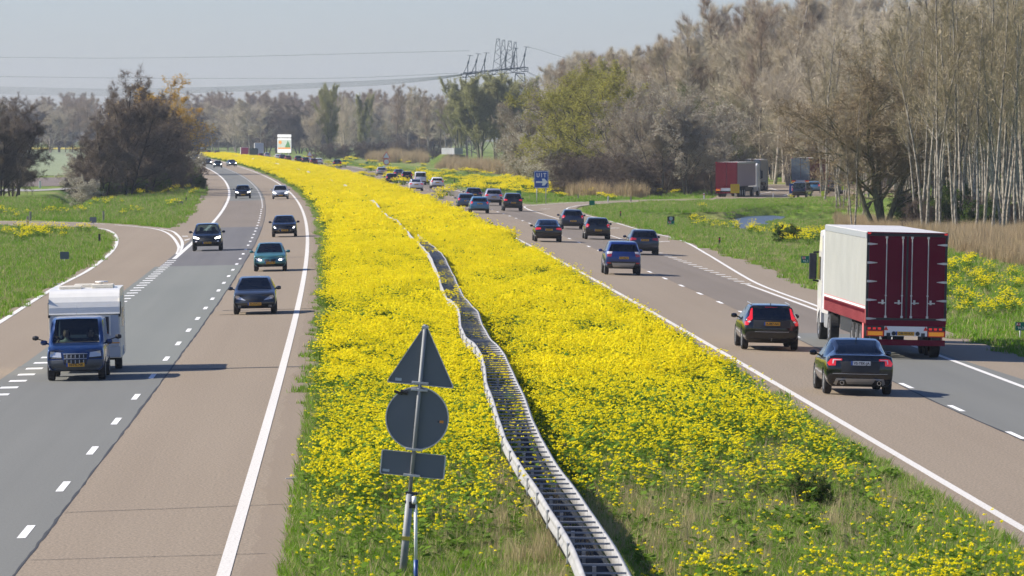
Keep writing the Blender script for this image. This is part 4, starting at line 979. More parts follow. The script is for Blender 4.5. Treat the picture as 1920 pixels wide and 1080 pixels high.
# lower inner trough seen between the slats, and posts
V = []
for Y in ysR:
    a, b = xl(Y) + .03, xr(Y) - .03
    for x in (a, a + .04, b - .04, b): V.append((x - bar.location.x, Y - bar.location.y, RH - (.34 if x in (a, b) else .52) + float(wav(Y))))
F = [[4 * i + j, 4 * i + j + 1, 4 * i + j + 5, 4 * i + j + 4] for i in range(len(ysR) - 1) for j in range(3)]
link_mesh('inner_trough', mesh_np('inner_trough', np.array(V), np.array(F)), mat('shaded_trough_steel', (.018, .021, .026), .8, spec=.15), bar)  # near-black steel colour stands in for the shade between the rails
pm = MB().box(-.03, .03, -.05, .05, -1.0, -.28); pme = bpy.data.meshes.new('post'); pme.from_pydata(pm.V, [], pm.F); pme.materials.append(M['galv'])
for k in range(64):
    Y = 79 + k * 4; o = bpy.data.objects.new('post', pme); COL.objects.link(o); o.parent = bar
    o.location = Vector(((xl(Y) + xr(Y)) / 2, Y, RH + float(wav(Y)))) - bar.location
# splice joints on the left rail
jm = MB().box(-.012, .012, -.16, .16, -.30, .012); jme = bpy.data.meshes.new('splice'); jme.from_pydata(jm.V, [], jm.F); jme.materials.append(M['galv'])
for k in range(26):
    Y = 80 + k * 4; o = bpy.data.objects.new('splice_plate', jme); COL.objects.link(o); o.parent = bar
    o.location = Vector((xl(Y) - .056, Y, RH + float(wav(Y)) - .005)) - bar.location

# ================================================================== SIGNS
M['sign_back'] = mat('sign_back_grey', (.135, .155, .170), .55, metal=.1, spec=.4)
M['alu'] = mat('aluminium_edge', (.58, .58, .57), .4, metal=.5)
M['pole'] = mat('galvanised_pole', (.25, .26, .26), .6, metal=.1, var=.15)
M['blackp'] = mat('black_plastic', (.02, .02, .022), .5); M['orange'] = mat('orange_sticker', (.8, .30, .03), .5)
M['label'] = mat('grey_sticker', (.45, .5, .52), .5); M['blue_paint'] = mat('blue_paint', (.02, .07, .25), .4)
M['wht'] = mat('white_paint', (.78, .78, .76), .45); M['gsign'] = mat('green_sign', (.0, .17, .11), .45); M['rsign'] = mat('red_sign', (.55, .03, .05), .45)
M['bsign'] = mat('blue_sign', (.012, .075, .34), .4); M['ysign'] = mat('yellow_sign', (.80, .42, .02), .5); M['blk'] = mat('black_paint', (.015, .017, .02), .5)
FONT = None
def text_mesh(name, body, size, m, parent, loc, rot, sx=1.0, bold=0.0):
    c = bpy.data.curves.new(name, 'FONT'); c.body = body; c.size = size; c.extrude = .002; c.align_x = 'CENTER'; c.align_y = 'CENTER'; c.offset = bold; c.resolution_u = 3
    t = bpy.data.objects.new(name, c); COL.objects.link(t)
    dg = bpy.context.evaluated_depsgraph_get(); me = bpy.data.meshes.new_from_object(t.evaluated_get(dg)); bpy.data.objects.remove(t)
    o = bpy.data.objects.new(name, me); me.materials.clear(); me.materials.append(m); COL.objects.link(o); o.parent = parent
    o.location = loc; o.rotation_euler = rot; o.scale = (sx, 1, 1)
    return o
FACE = (math.pi / 2, 0, 0)      # text upright, read from the camera's side
foot = G(754, 1086); sg = empty('sign_post', foot); tag(sg, 'leaning post with grey backs of a triangular, a round and a rectangular road sign', 'road sign')
LEAN = math.atan2(.37, 4.0); sg.rotation_euler = (0, LEAN, -.06)
MB().tube((0, 0, -.1), (0, 0, 1.35), .06, n=12).build('lower_pole', M['pole'], sg, True)
MB().tube((.0, 0, 1.2), (.0, 0, 4.02), .032, n=12).build('pole', M['pole'], sg, True)
def rounded(poly, r, n=4):
    out = []; k = len(poly)
    for i in range(k):
        p0, p1, p2 = Vector(poly[i - 1]), Vector(poly[i]), Vector(poly[(i + 1) % k]); a = (p0 - p1).normalized(); b = (p2 - p1).normalized()
        for j in range(n + 1):
            t = j / n; q = p1 + a * r * (1 - t) ** 2 + b * r * t ** 2; out.append((q.x, q.y))
    return out
PLY = -.0  # panels sit behind the pole seen from here
tri = rounded([(-.54, 3.06), (.54, 3.06), (0, 4.04)], .05)
pn = MB().prism(tri, .045, .052).build('triangular_panel', M['sign_back'], sg)
def rim(poly, wd, y0, y1):
    c = Vector((sum(p[0] for p in poly) / len(poly), sum(p[1] for p in poly) / len(poly))); ins = []
    for p in poly: v = Vector(p) - c; ins.append(tuple(c + v * (1 - wd / v.length)))
    n = len(poly); V = [(x, y, z) for y in (y0, y1) for P_ in (poly, ins) for x, z in P_]; F = []
    for i in range(n):
        j = (i + 1) % n; F += [[i, j, n + j, n + i], [2 * n + i, 3 * n + i, 3 * n + j, 2 * n + j], [i, 2 * n + i, 2 * n + j, j], [n + i, n + j, 3 * n + j, 3 * n + i]]
    return MB().add(V, F)
rim(tri, .022, .03, .058).build('rim', M['alu'], pn)
circ = [(.50 * math.cos(t * math.pi / 24), 2.54 + .50 * math.sin(t * math.pi / 24)) for t in range(48)]
pc = MB().prism(circ, .045, .052).build('round_panel', M['sign_back'], sg); rim(circ, .018, .03, .058).build('rim', M['alu'], pc)
rec = rounded([(-.51, 1.62), (.51, 1.62), (.51, 2.0), (-.51, 2.0)], .03)
pr = MB().prism(rec, .045, .052).build('rectangular_panel', M['sign_back'], sg); rim(rec, .02, .03, .058).build('rim', M['alu'], pr)
for z in (3.98, 3.10, 2.99, 2.05, 1.64): MB().box(-.13 if z < 3.9 else -.05, .13 if z < 3.9 else .05, -.036, .044, z - .018, z + .018).build('clamp', M['galv'], sg, bevel=.004)
MB().box(-.40, -.30, .040, .0445, 3.10, 3.145).build('sticker', M['label'], pn)
MB().box(-.47, -.36, .040, .0445, 1.66, 1.70).build('sticker', M['label'], pr)
MB().box(.36, .42, .040, .0445, 2.50, 2.54).build('orange_sticker', M['orange'], pc)
MB().box(.325, .345, .040, .0445, 2.505, 2.53).build('black_sticker', M['blackp'], pc)
MB().tube((-.40, .03, 2.93), (-.26, .03, 2.90), .022, n=8).tube((-.30, .03, 2.94), (-.18, .03, 2.92), .03, n=8).build('bracket', M['blackp'], sg)
for z in (1.36, 1.22): MB().box(-.07, .12, -.04, .07, z - .02, z + .02).build('bracket', M['steel_dark'], sg)
MB().box(-.063, .063, -.063, .0, .62, .68).build('yellow_band', mat('yellow_tape', (.7, .5, .05), .5), sg)
f2 = G(780, 1098); st = empty('support_stake', f2); tag(st, 'slim white metal stake with blue foot standing against the leaning sign post', 'stake'); st.rotation_euler = (0, -.005, 0)
MB().tube((0, 0, .4), (.0, 0, 1.26), .026, n=10).build('stake', M['wht'], st, True); MB().tube((0, 0, -.1), (0, 0, .4), .036, n=10).build('blue_foot', M['blue_paint'], st, True)
MB().tube((-.02, -.04, 1.38), (-.02, -.09, 1.28), .035, n=10).build('reflector_tube', M['wht'], st, True)
MB().box(-.1, .0, -.03, .03, 1.20, 1.30).build('bracket', M['blackp'], st)

# exit sign
def panel_sign(name, x, y, w_, h_, zb, label, cat, mt, posts, border=None, rad=.1, rot=0.0, base=None):
    p = base or G(x, y); e = empty(name, p, rot); tag(e, label, cat)
    MB().prism(rounded([(-w_ / 2, zb), (w_ / 2, zb), (w_ / 2, zb + h_), (-w_ / 2, zb + h_)], rad), 0, .03).build('panel', mt, e)
    for px_ in posts: MB().tube((px_, .08, -.2), (px_, .08, zb + h_ * .8), .05 if w_ > 1 else .025, n=8).build('post', M['galv'], e, True)
    return e
pb = G(1015, 381); sc = FPX / pb.y
e = panel_sign('exit_sign', 0, 0, 27 / sc, 33 / sc, (381 - 353) / sc, 'blue exit sign with white letters and arrow on two posts', 'road sign', M['bsign'], (-8.5 / sc, 8.5 / sc), rad=.15, base=pb)
w_, h_, zb = 27 / sc, 33 / sc, 28 / sc
bd = rounded([(-w_ / 2 + .04, zb + .04), (w_ / 2 - .04, zb + .04), (w_ / 2 - .04, zb + h_ - .04), (-w_ / 2 + .04, zb + h_ - .04)], .14)
rim(bd, .05, -.004, -.001).build('border', M['wht'], e)
text_mesh('lettering', 'U I T', h_ * .32, M['wht'], e, (0, -.006, zb + h_ * .73), FACE, sx=.82, bold=.015)
MB().prism([(-.55, zb + .55), (.12, zb + .55), (.05, zb + .28), (.32, zb + .28), (.66, zb + .64), (.32, zb + 1.0), (.05, zb + 1.0), (.12, zb + .73), (-.55, zb + .73)], -.006, -.002).build('arrow', M['wht'], e)

# hectometre plates
def hecto(x, yb, ytop, wpx, lines, label, back=False, extra=None):
    p = G(x, yb); s_ = FPX / p.y; e = empty('kilometre_plate', p, R.uniform(-.1, .1)); tag(e, label, 'kilometre sign', 'kilometre plates along the road')
    hh = (wpx * .82) / s_; zb_ = (yb - ytop) / s_ - hh; w2 = wpx / s_
    MB().prism(rounded([(-w2 / 2, zb_), (w2 / 2, zb_), (w2 / 2, zb_ + hh), (-w2 / 2, zb_ + hh)], .03), 0, .02).build('plate', M['sign_back'] if back else M['gsign'], e)
    MB().tube((0, .04, -.1), (0, .04, zb_ + hh * .7), .03, n=8).build('post', M['galv'], e, True)
    if lines:
        MB().box(-w2 * .36, w2 * .02, -.005, -.002, zb_ + hh * .55, zb_ + hh * .92).build('road_number_field', M['rsign'], e)
        text_mesh('lettering', lines[0], hh * .36, M['wht'], e, (-w2 * .17, -.01, zb_ + hh * .73), FACE, bold=.003)
        text_mesh('lettering', lines[1], hh * .42, M['wht'], e, (0.02, -.01, zb_ + hh * .28), FACE, bold=.003)
    if extra:
        MB().box(-w2 / 2, w2 / 2, 0, .02, zb_ + hh + .01, zb_ + hh * 1.75).build('upper_plate', M['blk'], e)
        MB().lathe([(-.006, .0), (-.006, w2 * .26), (-.002, w2 * .26)], axis='y', n=16, c=(0, 0, zb_ + hh * 1.38)).build('disc', M['label'], e)
    return e
hecto(1913, 638, 604, 19, ('A 6', '91,2'), 'green kilometre plate reading 91,2 at the right edge behind the lorry')
hecto(1510, 500, 480, 16, ('A 6', '91,3'), 'green kilometre plate just left of the lorry cab')
hecto(1258, 425, 414, 13.5, ('A 6', '91,4'), 'green plate with black panel and disc above it on the right verge', extra=True)
hecto(1110, 390, 376, 10.5, None, 'small green kilometre plate at the inside of the exit bend')
hecto(973, 369, 358, 9, None, 'small green plate left of the exit sign')
hecto(909, 352, 344, 7.5, None, 'small green plate above the silver car by the rapeseed verge')
hecto(822, 333.5, 330, 6, None, 'small green plate behind the white hatchback')
hecto(769, 330, 321, 5, None, 'small green plate behind the dark cars')
hecto(688, 309, 304, 5, None, 'small far green plate right of the warning signs')
hecto(646, 305, 300, 5, None, 'farthest small green plate by the curve')
hecto(121, 495, 472, 17, None, 'grey plate back on a short post inside the slip road', True)
hecto(174.5, 426, 407, 13, None, 'grey square plate back beside the slip road bend', True)
hecto(338.5, 386, 377, 10, None, 'grey plate back on the left verge near the bend', True)
# delineator posts
M['dpost'] = mat('black_delineator', (.035, .025, .022), .6); M['wood'] = mat('grey_wood', (.30, .27, .22), .9, var=.2); M['wpost'] = mat('white_delineator', (.70, .68, .64), .5)
def post(x, yb, yt, m, label, wpx=4, cap=None):
    p = G(x, yb); s_ = FPX / p.y; h = (yb - yt) / s_; r = wpx / s_ / 2
    e = empty('marker_post', p); tag(e, label, 'marker post', 'marker posts along the verges')
    MB().prism([(-r, -r * .6), (r, -r * .6), (r, r * .6), (-r, r * .6)], -.1, h, 'xy').build('shaft', m, e, bevel=r * .3)
    if cap: MB().box(-r * 1.04, r * 1.04, -r * .64, r * .64, h * .78, h * .92).build('reflector', cap, e)
    MB().prism([(-r, -r * .6), (r, -r * .6), (r, r * .6), (-r, r * .6)], h + .001, h + r * .8, 'xy').build('cap', m, e)
post(186.5, 456, 440, M['dpost'], 'black marker post inside the left slip road bend')
post(52, 421, 407, M['wood'], 'short wooden post in front of the slip road at the left'); post(57, 413, 398, M['wood'], 'short wooden post beyond the slip road at the left')
post(194, 416, 397, M['wood'], 'wooden post on the grass beyond the slip road', 3.5)
post(349, 381, 371, M['dpost'], 'dark marker post near the left bend', 2.5); post(75, 352, 341, M['wpost'], 'white marker post on the farm path'); post(141.5, 349, 333, M['wpost'], 'white marker post beside the blossom bush', 3)
post(1163.5, 411, 396, M['dpost'], 'dark marker post on the grass right of the exit bend', 2.5, M['rsign']); post(1349, 462, 446, M['dpost'], 'dark marker post on the verge before the rapeseed clumps', 3.2, M['rsign'])
post(1084, 374, 365, M['wood'], 'grey marker post beside the slip road right of the exit sign', 2.5); post(1140, 379, 369, M['wpost'], 'pale marker post on the slip road edge', 2.5); post(1183, 378, 369, M['wood'], 'grey marker post farther along the slip road', 2.5)
post(1320, 374, 363, M['wpost'], 'white marker post at the rest area entry', 3, M['rsign']); post(1450, 371, 362, M['wpost'], 'white marker post at the rest area kerb', 1.8)
post(852, 345, 337, M['dpost'], 'dark marker post beside the far right lane', 2); post(939, 362, 352, M['dpost'], 'dark marker post behind the silver car', 2)
# warning signs far away
def warn(x, yb, top, label):
    p = G(x, yb); s_ = FPX / p.y; e = empty('warning_sign', p); tag(e, label, 'warning sign'); H_ = (yb - top) / s_
    MB().tube((0, .05, -.1), (0, .05, H_ - .2), .05, n=8).build('post', M['galv'], e, True)
    tp = rounded([(-.8, H_ - 1.4), (.8, H_ - 1.4), (0, H_)], .08); a = MB().prism(tp, 0, .02).build('triangular_panel', M['wht'], e)
    rim(tp, .2, -.01, -.002).build('red_border', M['rsign'], a)
    cp = [(.62 * math.cos(t * math.pi / 12), H_ - 2.05 + .62 * math.sin(t * math.pi / 12)) for t in range(24)]
    a = MB().prism(cp, 0, .02).build('round_panel', M['wht'], e); rim(cp, .14, -.01, -.002).build('red_border', M['rsign'], a)
    MB().box(-.65, .65, 0, .02, H_ - 3.3, H_ - 2.75).build('lower_panel', M['wht'], e)
warn(724.5, 320, 283.5, 'red and white warning sign with round sign below, right of the far curve'); warn(580.5, 305, 282, 'farther red warning sign between the queueing cars')
# campaign board
p = G(533, 296); s_ = FPX / p.y / 1.2; bb = empty('campaign_board', p, -.75); bb.scale = (1, 1, 1 / 1.2); tag(bb, 'large white roadside board with orange and green picture', 'billboard')
w_ = 30.5 / s_; z1 = (296 - 252) / s_; z0 = (296 - 286.5) / s_; zs = (296 - 258) / s_
MB().prism(rounded([(-w_ / 2, zs + .05), (w_ / 2, zs + .05), (w_ / 2, z1), (-w_ / 2, z1)], .25), 0, .15).build('top_strip', M['wht'], bb)
pm_ = MB().prism(rounded([(-w_ / 2, z0), (w_ / 2, z0), (w_ / 2, zs - .2), (-w_ / 2, zs - .2)], .25), 0, .15).build('picture_panel', M['wht'], bb)
hh = zs - .2 - z0
MB().box(-w_ * .46, w_ * .46, -.03, -.01, z0 + hh * .30, z0 + hh * .88).build('picture_field', mat('pale_print', (.45, .52, .42), .6), pm_)
MB().box(-w_ * .46, w_ * .46, -.05, -.032, z0 + hh * .27, z0 + hh * .36).build('orange_band', M['orange'], pm_)
MB().lathe([(-.06, 0), (-.06, w_ * .11), (-.035, w_ * .11)], axis='y', n=14, c=(-w_ * .29, 0, z0 + hh * .72)).build('orange_disc', M['orange'], pm_)
MB().prism([(w_ * .05, z0 + hh * .37), (w_ * .45, z0 + hh * .37), (w_ * .38, z0 + hh * .62), (w_ * .26, z0 + hh * .84), (w_ * .16, z0 + hh * .6)], -.05, -.034).build('green_shape', mat('green_print', (.05, .20, .05), .6), pm_)
for x in (-w_ * .3, w_ * .3): MB().tube((x, .25, -.3), (x, .25, z1 - .3), .14).build('post', M['galv'], bb)
# rest-area signs
e = panel_sign('parking_sign', 1486, 371, 1.0, 1.35, .55, 'blue parking sign with white P before the dark van', 'parking sign', M['bsign'], (0,), rad=.08)
e.scale = (.62, 1, 1.0) if False else (.75, 1, .85)
text_mesh('lettering', 'P', .95, M['wht'], e, (0, -.01, 1.22), FACE, bold=.02)
e = panel_sign('yellow_sign', 1378, 375, 1.0, 1.0, .75, 'square yellow sign in front of the red trailer', 'yellow sign', M['ysign'], (0,), rad=.08)
for q in range(3): MB().box(-.3, .3, -.006, -.002, 1.05 + q * .2, 1.09 + q * .2).build('print_line', M['orange'], e)
M['lime'] = mat('lime_cover', (.62, .72, .04), .6)
for x, yb, yt, lb in ((1544.5, 373, 358, 'round lime-yellow covered marker beside the birch trunk'), (1582, 366, 346.5, 'lime-yellow covered marker between two leaning trunks')):
    p = G(x, yb); s_ = FPX / p.y; e = empty('covered_marker', p); tag(e, lb, 'marker'); h = (yb - yt) / s_
    MB().tube((0, 0, -.1), (0, 0, h * .6), .03).build('post', M['galv'], e); MB().prism(rounded([(-.26, h - .62), (.26, h - .62), (.2, h), (-.24, h)], .12), -.06, .06).build('cover', M['lime'], e, bevel=.02)
# concrete wall block in the distance, right of centre
p = G(840, 309); ww = empty('concrete_wall', (p.x, p.y, 0), -.7); s_ = FPX / p.y
tag(ww, 'grey concrete wall block on a grass mound left of the willows', 'wall')
M['concrete'] = mat('concrete', (.42, .42, .42), .9, var=.15, scale=.4)
for k in range(4): MB().box((-16 + k * 8) / s_, (-8.2 + k * 8) / s_, 0, 3, (309 - 291) / s_, (309 - 279) / s_).build('wall_panel', M['concrete'], ww)
mo = MB(); mo.add([(-40 / s_, -10, -.2), (40 / s_, -10, -.2), (30 / s_, 4, (309 - 290) / s_), (-14 / s_, 4, (309 - 290) / s_), (40 / s_, 40, -.2), (-40 / s_, 40, -.2)], [[0, 1, 2, 3], [1, 4, 2], [3, 2, 4, 5], [0, 3, 5]])
q = mo.build('grass_mound', M['ground']); q.location = (p.x, p.y, 0); tag(q, kind='structure')
# culvert edge with dry reed shadow at right: a low debris heap at the verge
# ================================================================== ELECTRICITY PYLONS and cables
M['pylon'] = mat('pylon_steel', (.05, .07, .08), .6)
PY = 1750.0
def pp(x, y, Y=PY): # world point at distance Y on the pixel's ray
    d = ray(x, y); t = Y / d[1]; return Vector((d[0] * t, Y, CAM_H + d[2] * t))
py = empty('pylon', (pp(925, 140).x, PY, 0)); tag(py, 'lattice electricity pylon with slanted insulator arms rising above the willows', 'pylon')
def T(v): return tuple(v - py.location)
def lattice(name, a, b, wa, wb, n=6, r=.07, dep=1.0):
    r = r * 1.6
    m = MB(); a = Vector(T(a)); b = Vector(T(b)); d = (b - a); ax = Vector((1, 0, 0)) if abs(d.normalized().x) < .8 else Vector((0, 0, 1))
    for dy in (-dep / 2, dep / 2):
        L = []; Q = []
        for k in range(n + 1):
            c = a + d * k / n; hw = (wa + (wb - wa) * k / n) / 2; L.append(c - ax * hw + Vector((0, dy, 0))); Q.append(c + ax * hw + Vector((0, dy, 0)))
        for k in range(n): m.tube(L[k], L[k + 1], r, n=4, cap=False); m.tube(Q[k], Q[k + 1], r, n=4, cap=False); m.tube(L[k] if k % 2 else Q[k], Q[k + 1] if k % 2 else L[k + 1], r * .7, n=4, cap=False)
        m.tube(L[-1], Q[-1], r, n=4, cap=False)
    return m.build(name, M['pylon'], py)
lattice('cross_beam', pp(862, 143), pp(990, 130), 1.0, 1.3, 14, .09, 1.6); lattice('deck_beam', pp(868, 137), pp(985, 126), .3, .3, 12, .06, 2.0)
for xb, yb_, xt, yt, wb_, wt_ in ((932, 140, 934, 73, 3.2, 1.0), (943, 138, 944, 75, 2.4, .8), (955, 136, 956, 77, 3.0, 1.0), (964, 134, 966, 79, 2.2, .7)): lattice('lattice_mast', pp(xb, yb_), pp(xt, yt), wb_, wt_, 8, .07, 1.4)
for xb, yb_, xt, yt in ((872, 139, 881.5, 104), (887, 138, 897, 101), (904, 138, 912, 99), (942, 130, 951, 93.5), (960, 129, 966.5, 90.5), (978, 130, 987, 88)):
    m = MB(); a, b = Vector(T(pp(xb, yb_))), Vector(T(pp(xt, yt))); mid = a.lerp(b, .55)
    m.tube(a + Vector((-.6, 0, 0)), mid, .14, n=5); m.tube(a + Vector((.9, 0, 0)), mid, .14, n=5); m.tube(mid, a.lerp(b, .72), .34, .26, n=6); m.tube(a.lerp(b, .72), b, .16, n=5); m.tube(b + Vector((-.9, 0, .1)), b + Vector((1.0, 0, -.05)), .08, n=5); m.tube(a + Vector((-1.5, 0, .2)), a + Vector((1.8, 0, -.1)), .1, n=5)
    m.build('insulator_arm', M['pylon'], py)
for x in (880, 972): lattice('leg', pp(x, 290), pp(x + 3, 138), 6.5, 3.0, 9, .12, 5)
M['cable'] = mat('cable', (.10, .12, .13), .6)
def cable(pts, label, r=.075, dY=0):
    P = [pp(x, y, PY + dY + (x - 925) * -.25) for x, y in pts]
    c = bpy.data.curves.new('power_line', 'CURVE'); c.dimensions = '3D'; c.bevel_depth = r; c.bevel_resolution = 1
    # Catmull-Rom dense
    Q = [P[0] * 2 - P[1]] + P + [P[-1] * 2 - P[-2]]; D = []
    for i in range(1, len(Q) - 2):
        for j in range(10):
            t = j / 10; a, b, c_, d = Q[i - 1:i + 3]; D.append(.5 * ((2 * b) + (c_ - a) * t + (2 * a - 5 * b + 4 * c_ - d) * t * t + (-a + 3 * b - 3 * c_ + d) * t ** 3))
    D.append(P[-1]); s = c.splines.new('POLY'); s.points.add(len(D) - 1)
    for q, v in enumerate(D): s.points[q].co = (*v, 1)
    o = bpy.data.objects.new('power_line', c); COL.objects.link(o); dg = bpy.context.evaluated_depsgraph_get(); me = bpy.data.meshes.new_from_object(o.evaluated_get(dg)); bpy.data.objects.remove(o)
    o = link_mesh('power_line', me, M['cable']); tag(o, label, 'power line', 'power lines over the trees')
cable([(-200, 110), (0, 107.5), (200, 109), (420, 106.5), (700, 99.5), (880, 95)], 'uppermost power line crossing the sky at left')
cable([(-200, 143), (0, 143.5), (200, 146), (450, 147), (650, 146), (860, 137)], 'thin second power line crossing the sky')
for k in range(7):
    o_ = k * 1.5
    cable([(-200, 160 + o_), (0, 163 + o_ * 1.4), (200, 167 + o_ * 1.3), (420, 163 + o_), (560, 157 + o_), (700, 151 + o_), (800, 145 + o_ * .7), (866, 139 + o_ * .3)], 'power line of the lowest bundle sagging towards the pylon', .07, k * 3)
cable([(987, 88), (1010, 93), (1045, 104), (1110, 122)], 'upper power line going down to the right of the pylon')
for k in range(3): cable([(985, 131 + k), (1000, 139 + k * 1.5), (1025, 149 + k * 2), (1100, 168 + k * 2)], 'lower power line right of the pylon', .06, k * 3)
# ================================================================== VEHICLES
def glass_mat(name, tint, refl=.06):
    m = bpy.data.materials.new(name); m.use_nodes = True; t = m.node_tree; t.nodes.clear()
    out = t.nodes.new('ShaderNodeOutputMaterial'); tr = t.nodes.new('ShaderNodeBsdfTransparent'); tr.inputs[0].default_value = (*tint, 1)
    gl = t.nodes.new('ShaderNodeBsdfGlossy'); gl.inputs['Roughness'].default_value = .02; gl.inputs[0].default_value = (.9, .95, 1, 1)
    fr = t.nodes.new('ShaderNodeFresnel'); fr.inputs[0].default_value = 1.5; ms = t.nodes.new('ShaderNodeMixShader')
    t.links.new(fr.outputs[0], ms.inputs[0]); t.links.new(tr.outputs[0], ms.inputs[1]); t.links.new(gl.outputs[0], ms.inputs[2]); t.links.new(ms.outputs[0], out.inputs[0])
    return m
M['glass'] = glass_mat('car_glass', (.42, .50, .47)); M['glass_dark'] = glass_mat('privacy_glass', (.16, .19, .19))
M['trim'] = mat('black_trim', (.02, .021, .024), .6); M['well'] = mat('wheel_well', (.008, .008, .008), .9); M['tyre'] = mat('tyre', (.022, .022, .023), .8)
M['rimm'] = mat('alloy_rim', (.45, .46, .47), .3, metal=.7); M['chrome'] = mat('chrome', (.7, .7, .7), .15, metal=1)
M['tail'] = mat('tail_lamp', (.42, .012, .02), .12, spec=.7, coat=.6); M['tail_on'] = mat('lit_tail_lamp', (.55, .01, .015), .15, coat=.6, emit=(1, .03, .03), es=.22)
M['tail_w'] = mat('clear_lamp', (.72, .66, .66), .1, coat=.6); M['head'] = mat('headlamp', (.55, .57, .6), .08, metal=.3, coat=.8); M['head_on'] = mat('lit_headlamp', (.8, .8, .8), .1, emit=(1, .96, .88), es=5.0)
M['plate'] = mat('yellow_plate', (.70, .36, .02), .5); M['plate_w'] = mat('white_plate', (.66, .68, .70), .5); M['interior'] = mat('car_interior', (.02, .02, .023), .9); M['seatm'] = mat('seat_cloth', (.05, .05, .055), .9)
M['silver_trim'] = mat('silver_trim', (.36, .37, .38), .4, metal=.4); M['orange_l'] = mat('indicator', (.75, .25, .02), .3)
def paint(name, col, rough=.3, metal=.35): return mat(name, col, rough, metal=metal, coat=.8, var=.05, scale=1.0)
P_ = dict(black=paint('black_car_paint', (.006, .007, .009), .22), navy=paint('navy_car_paint', (.012, .02, .045)), blue=paint('deep_blue_car_paint', (.006, .030, .17)), dgrey=paint('dark_grey_car_paint', (.028, .034, .042)),
          teal=paint('teal_car_paint', (.06, .20, .20)), silver=paint('silver_car_paint', (.42, .44, .46)), mauve=paint('silver_mauve_car_paint', (.34, .34, .40)), white=paint('white_car_paint', (.72, .73, .74), metal=0), lblue=paint('mid_blue_car_paint', (.06, .19, .33)),
          gblue=paint('grey_blue_car_paint', (.05, .09, .15)), dred=paint('dark_red_car_paint', (.13, .012, .02)), red=paint('red_car_paint', (.35, .02, .03)), vblue=paint('van_blue_paint', (.006, .032, .12)), dgreen=paint('dark_green_car_paint', (.015, .04, .04)))
NL = 14
def section(y, zb, zbelt, zt, w, wt):
    d = max(zt - zbelt, .02)
    z7 = zt - min(.075, d * .45); z8 = zt - min(.022, d * .15)
    xs = [0, .42 * .8 * w, .92 * .8 * w, .80 * w, .955 * w, w, .985 * w, .945 * w, .93 * w, wt + .035, wt - .02, (wt - .02) * .92, (wt - .02) * .42, 0]
    zs = [zb, zb, zb, zb, zb + .09, zb + .48 * (zbelt - zb), zbelt - .12, zbelt, zbelt + .012, z7, z8, zt - .006, zt, zt + .006]
    return xs, zs
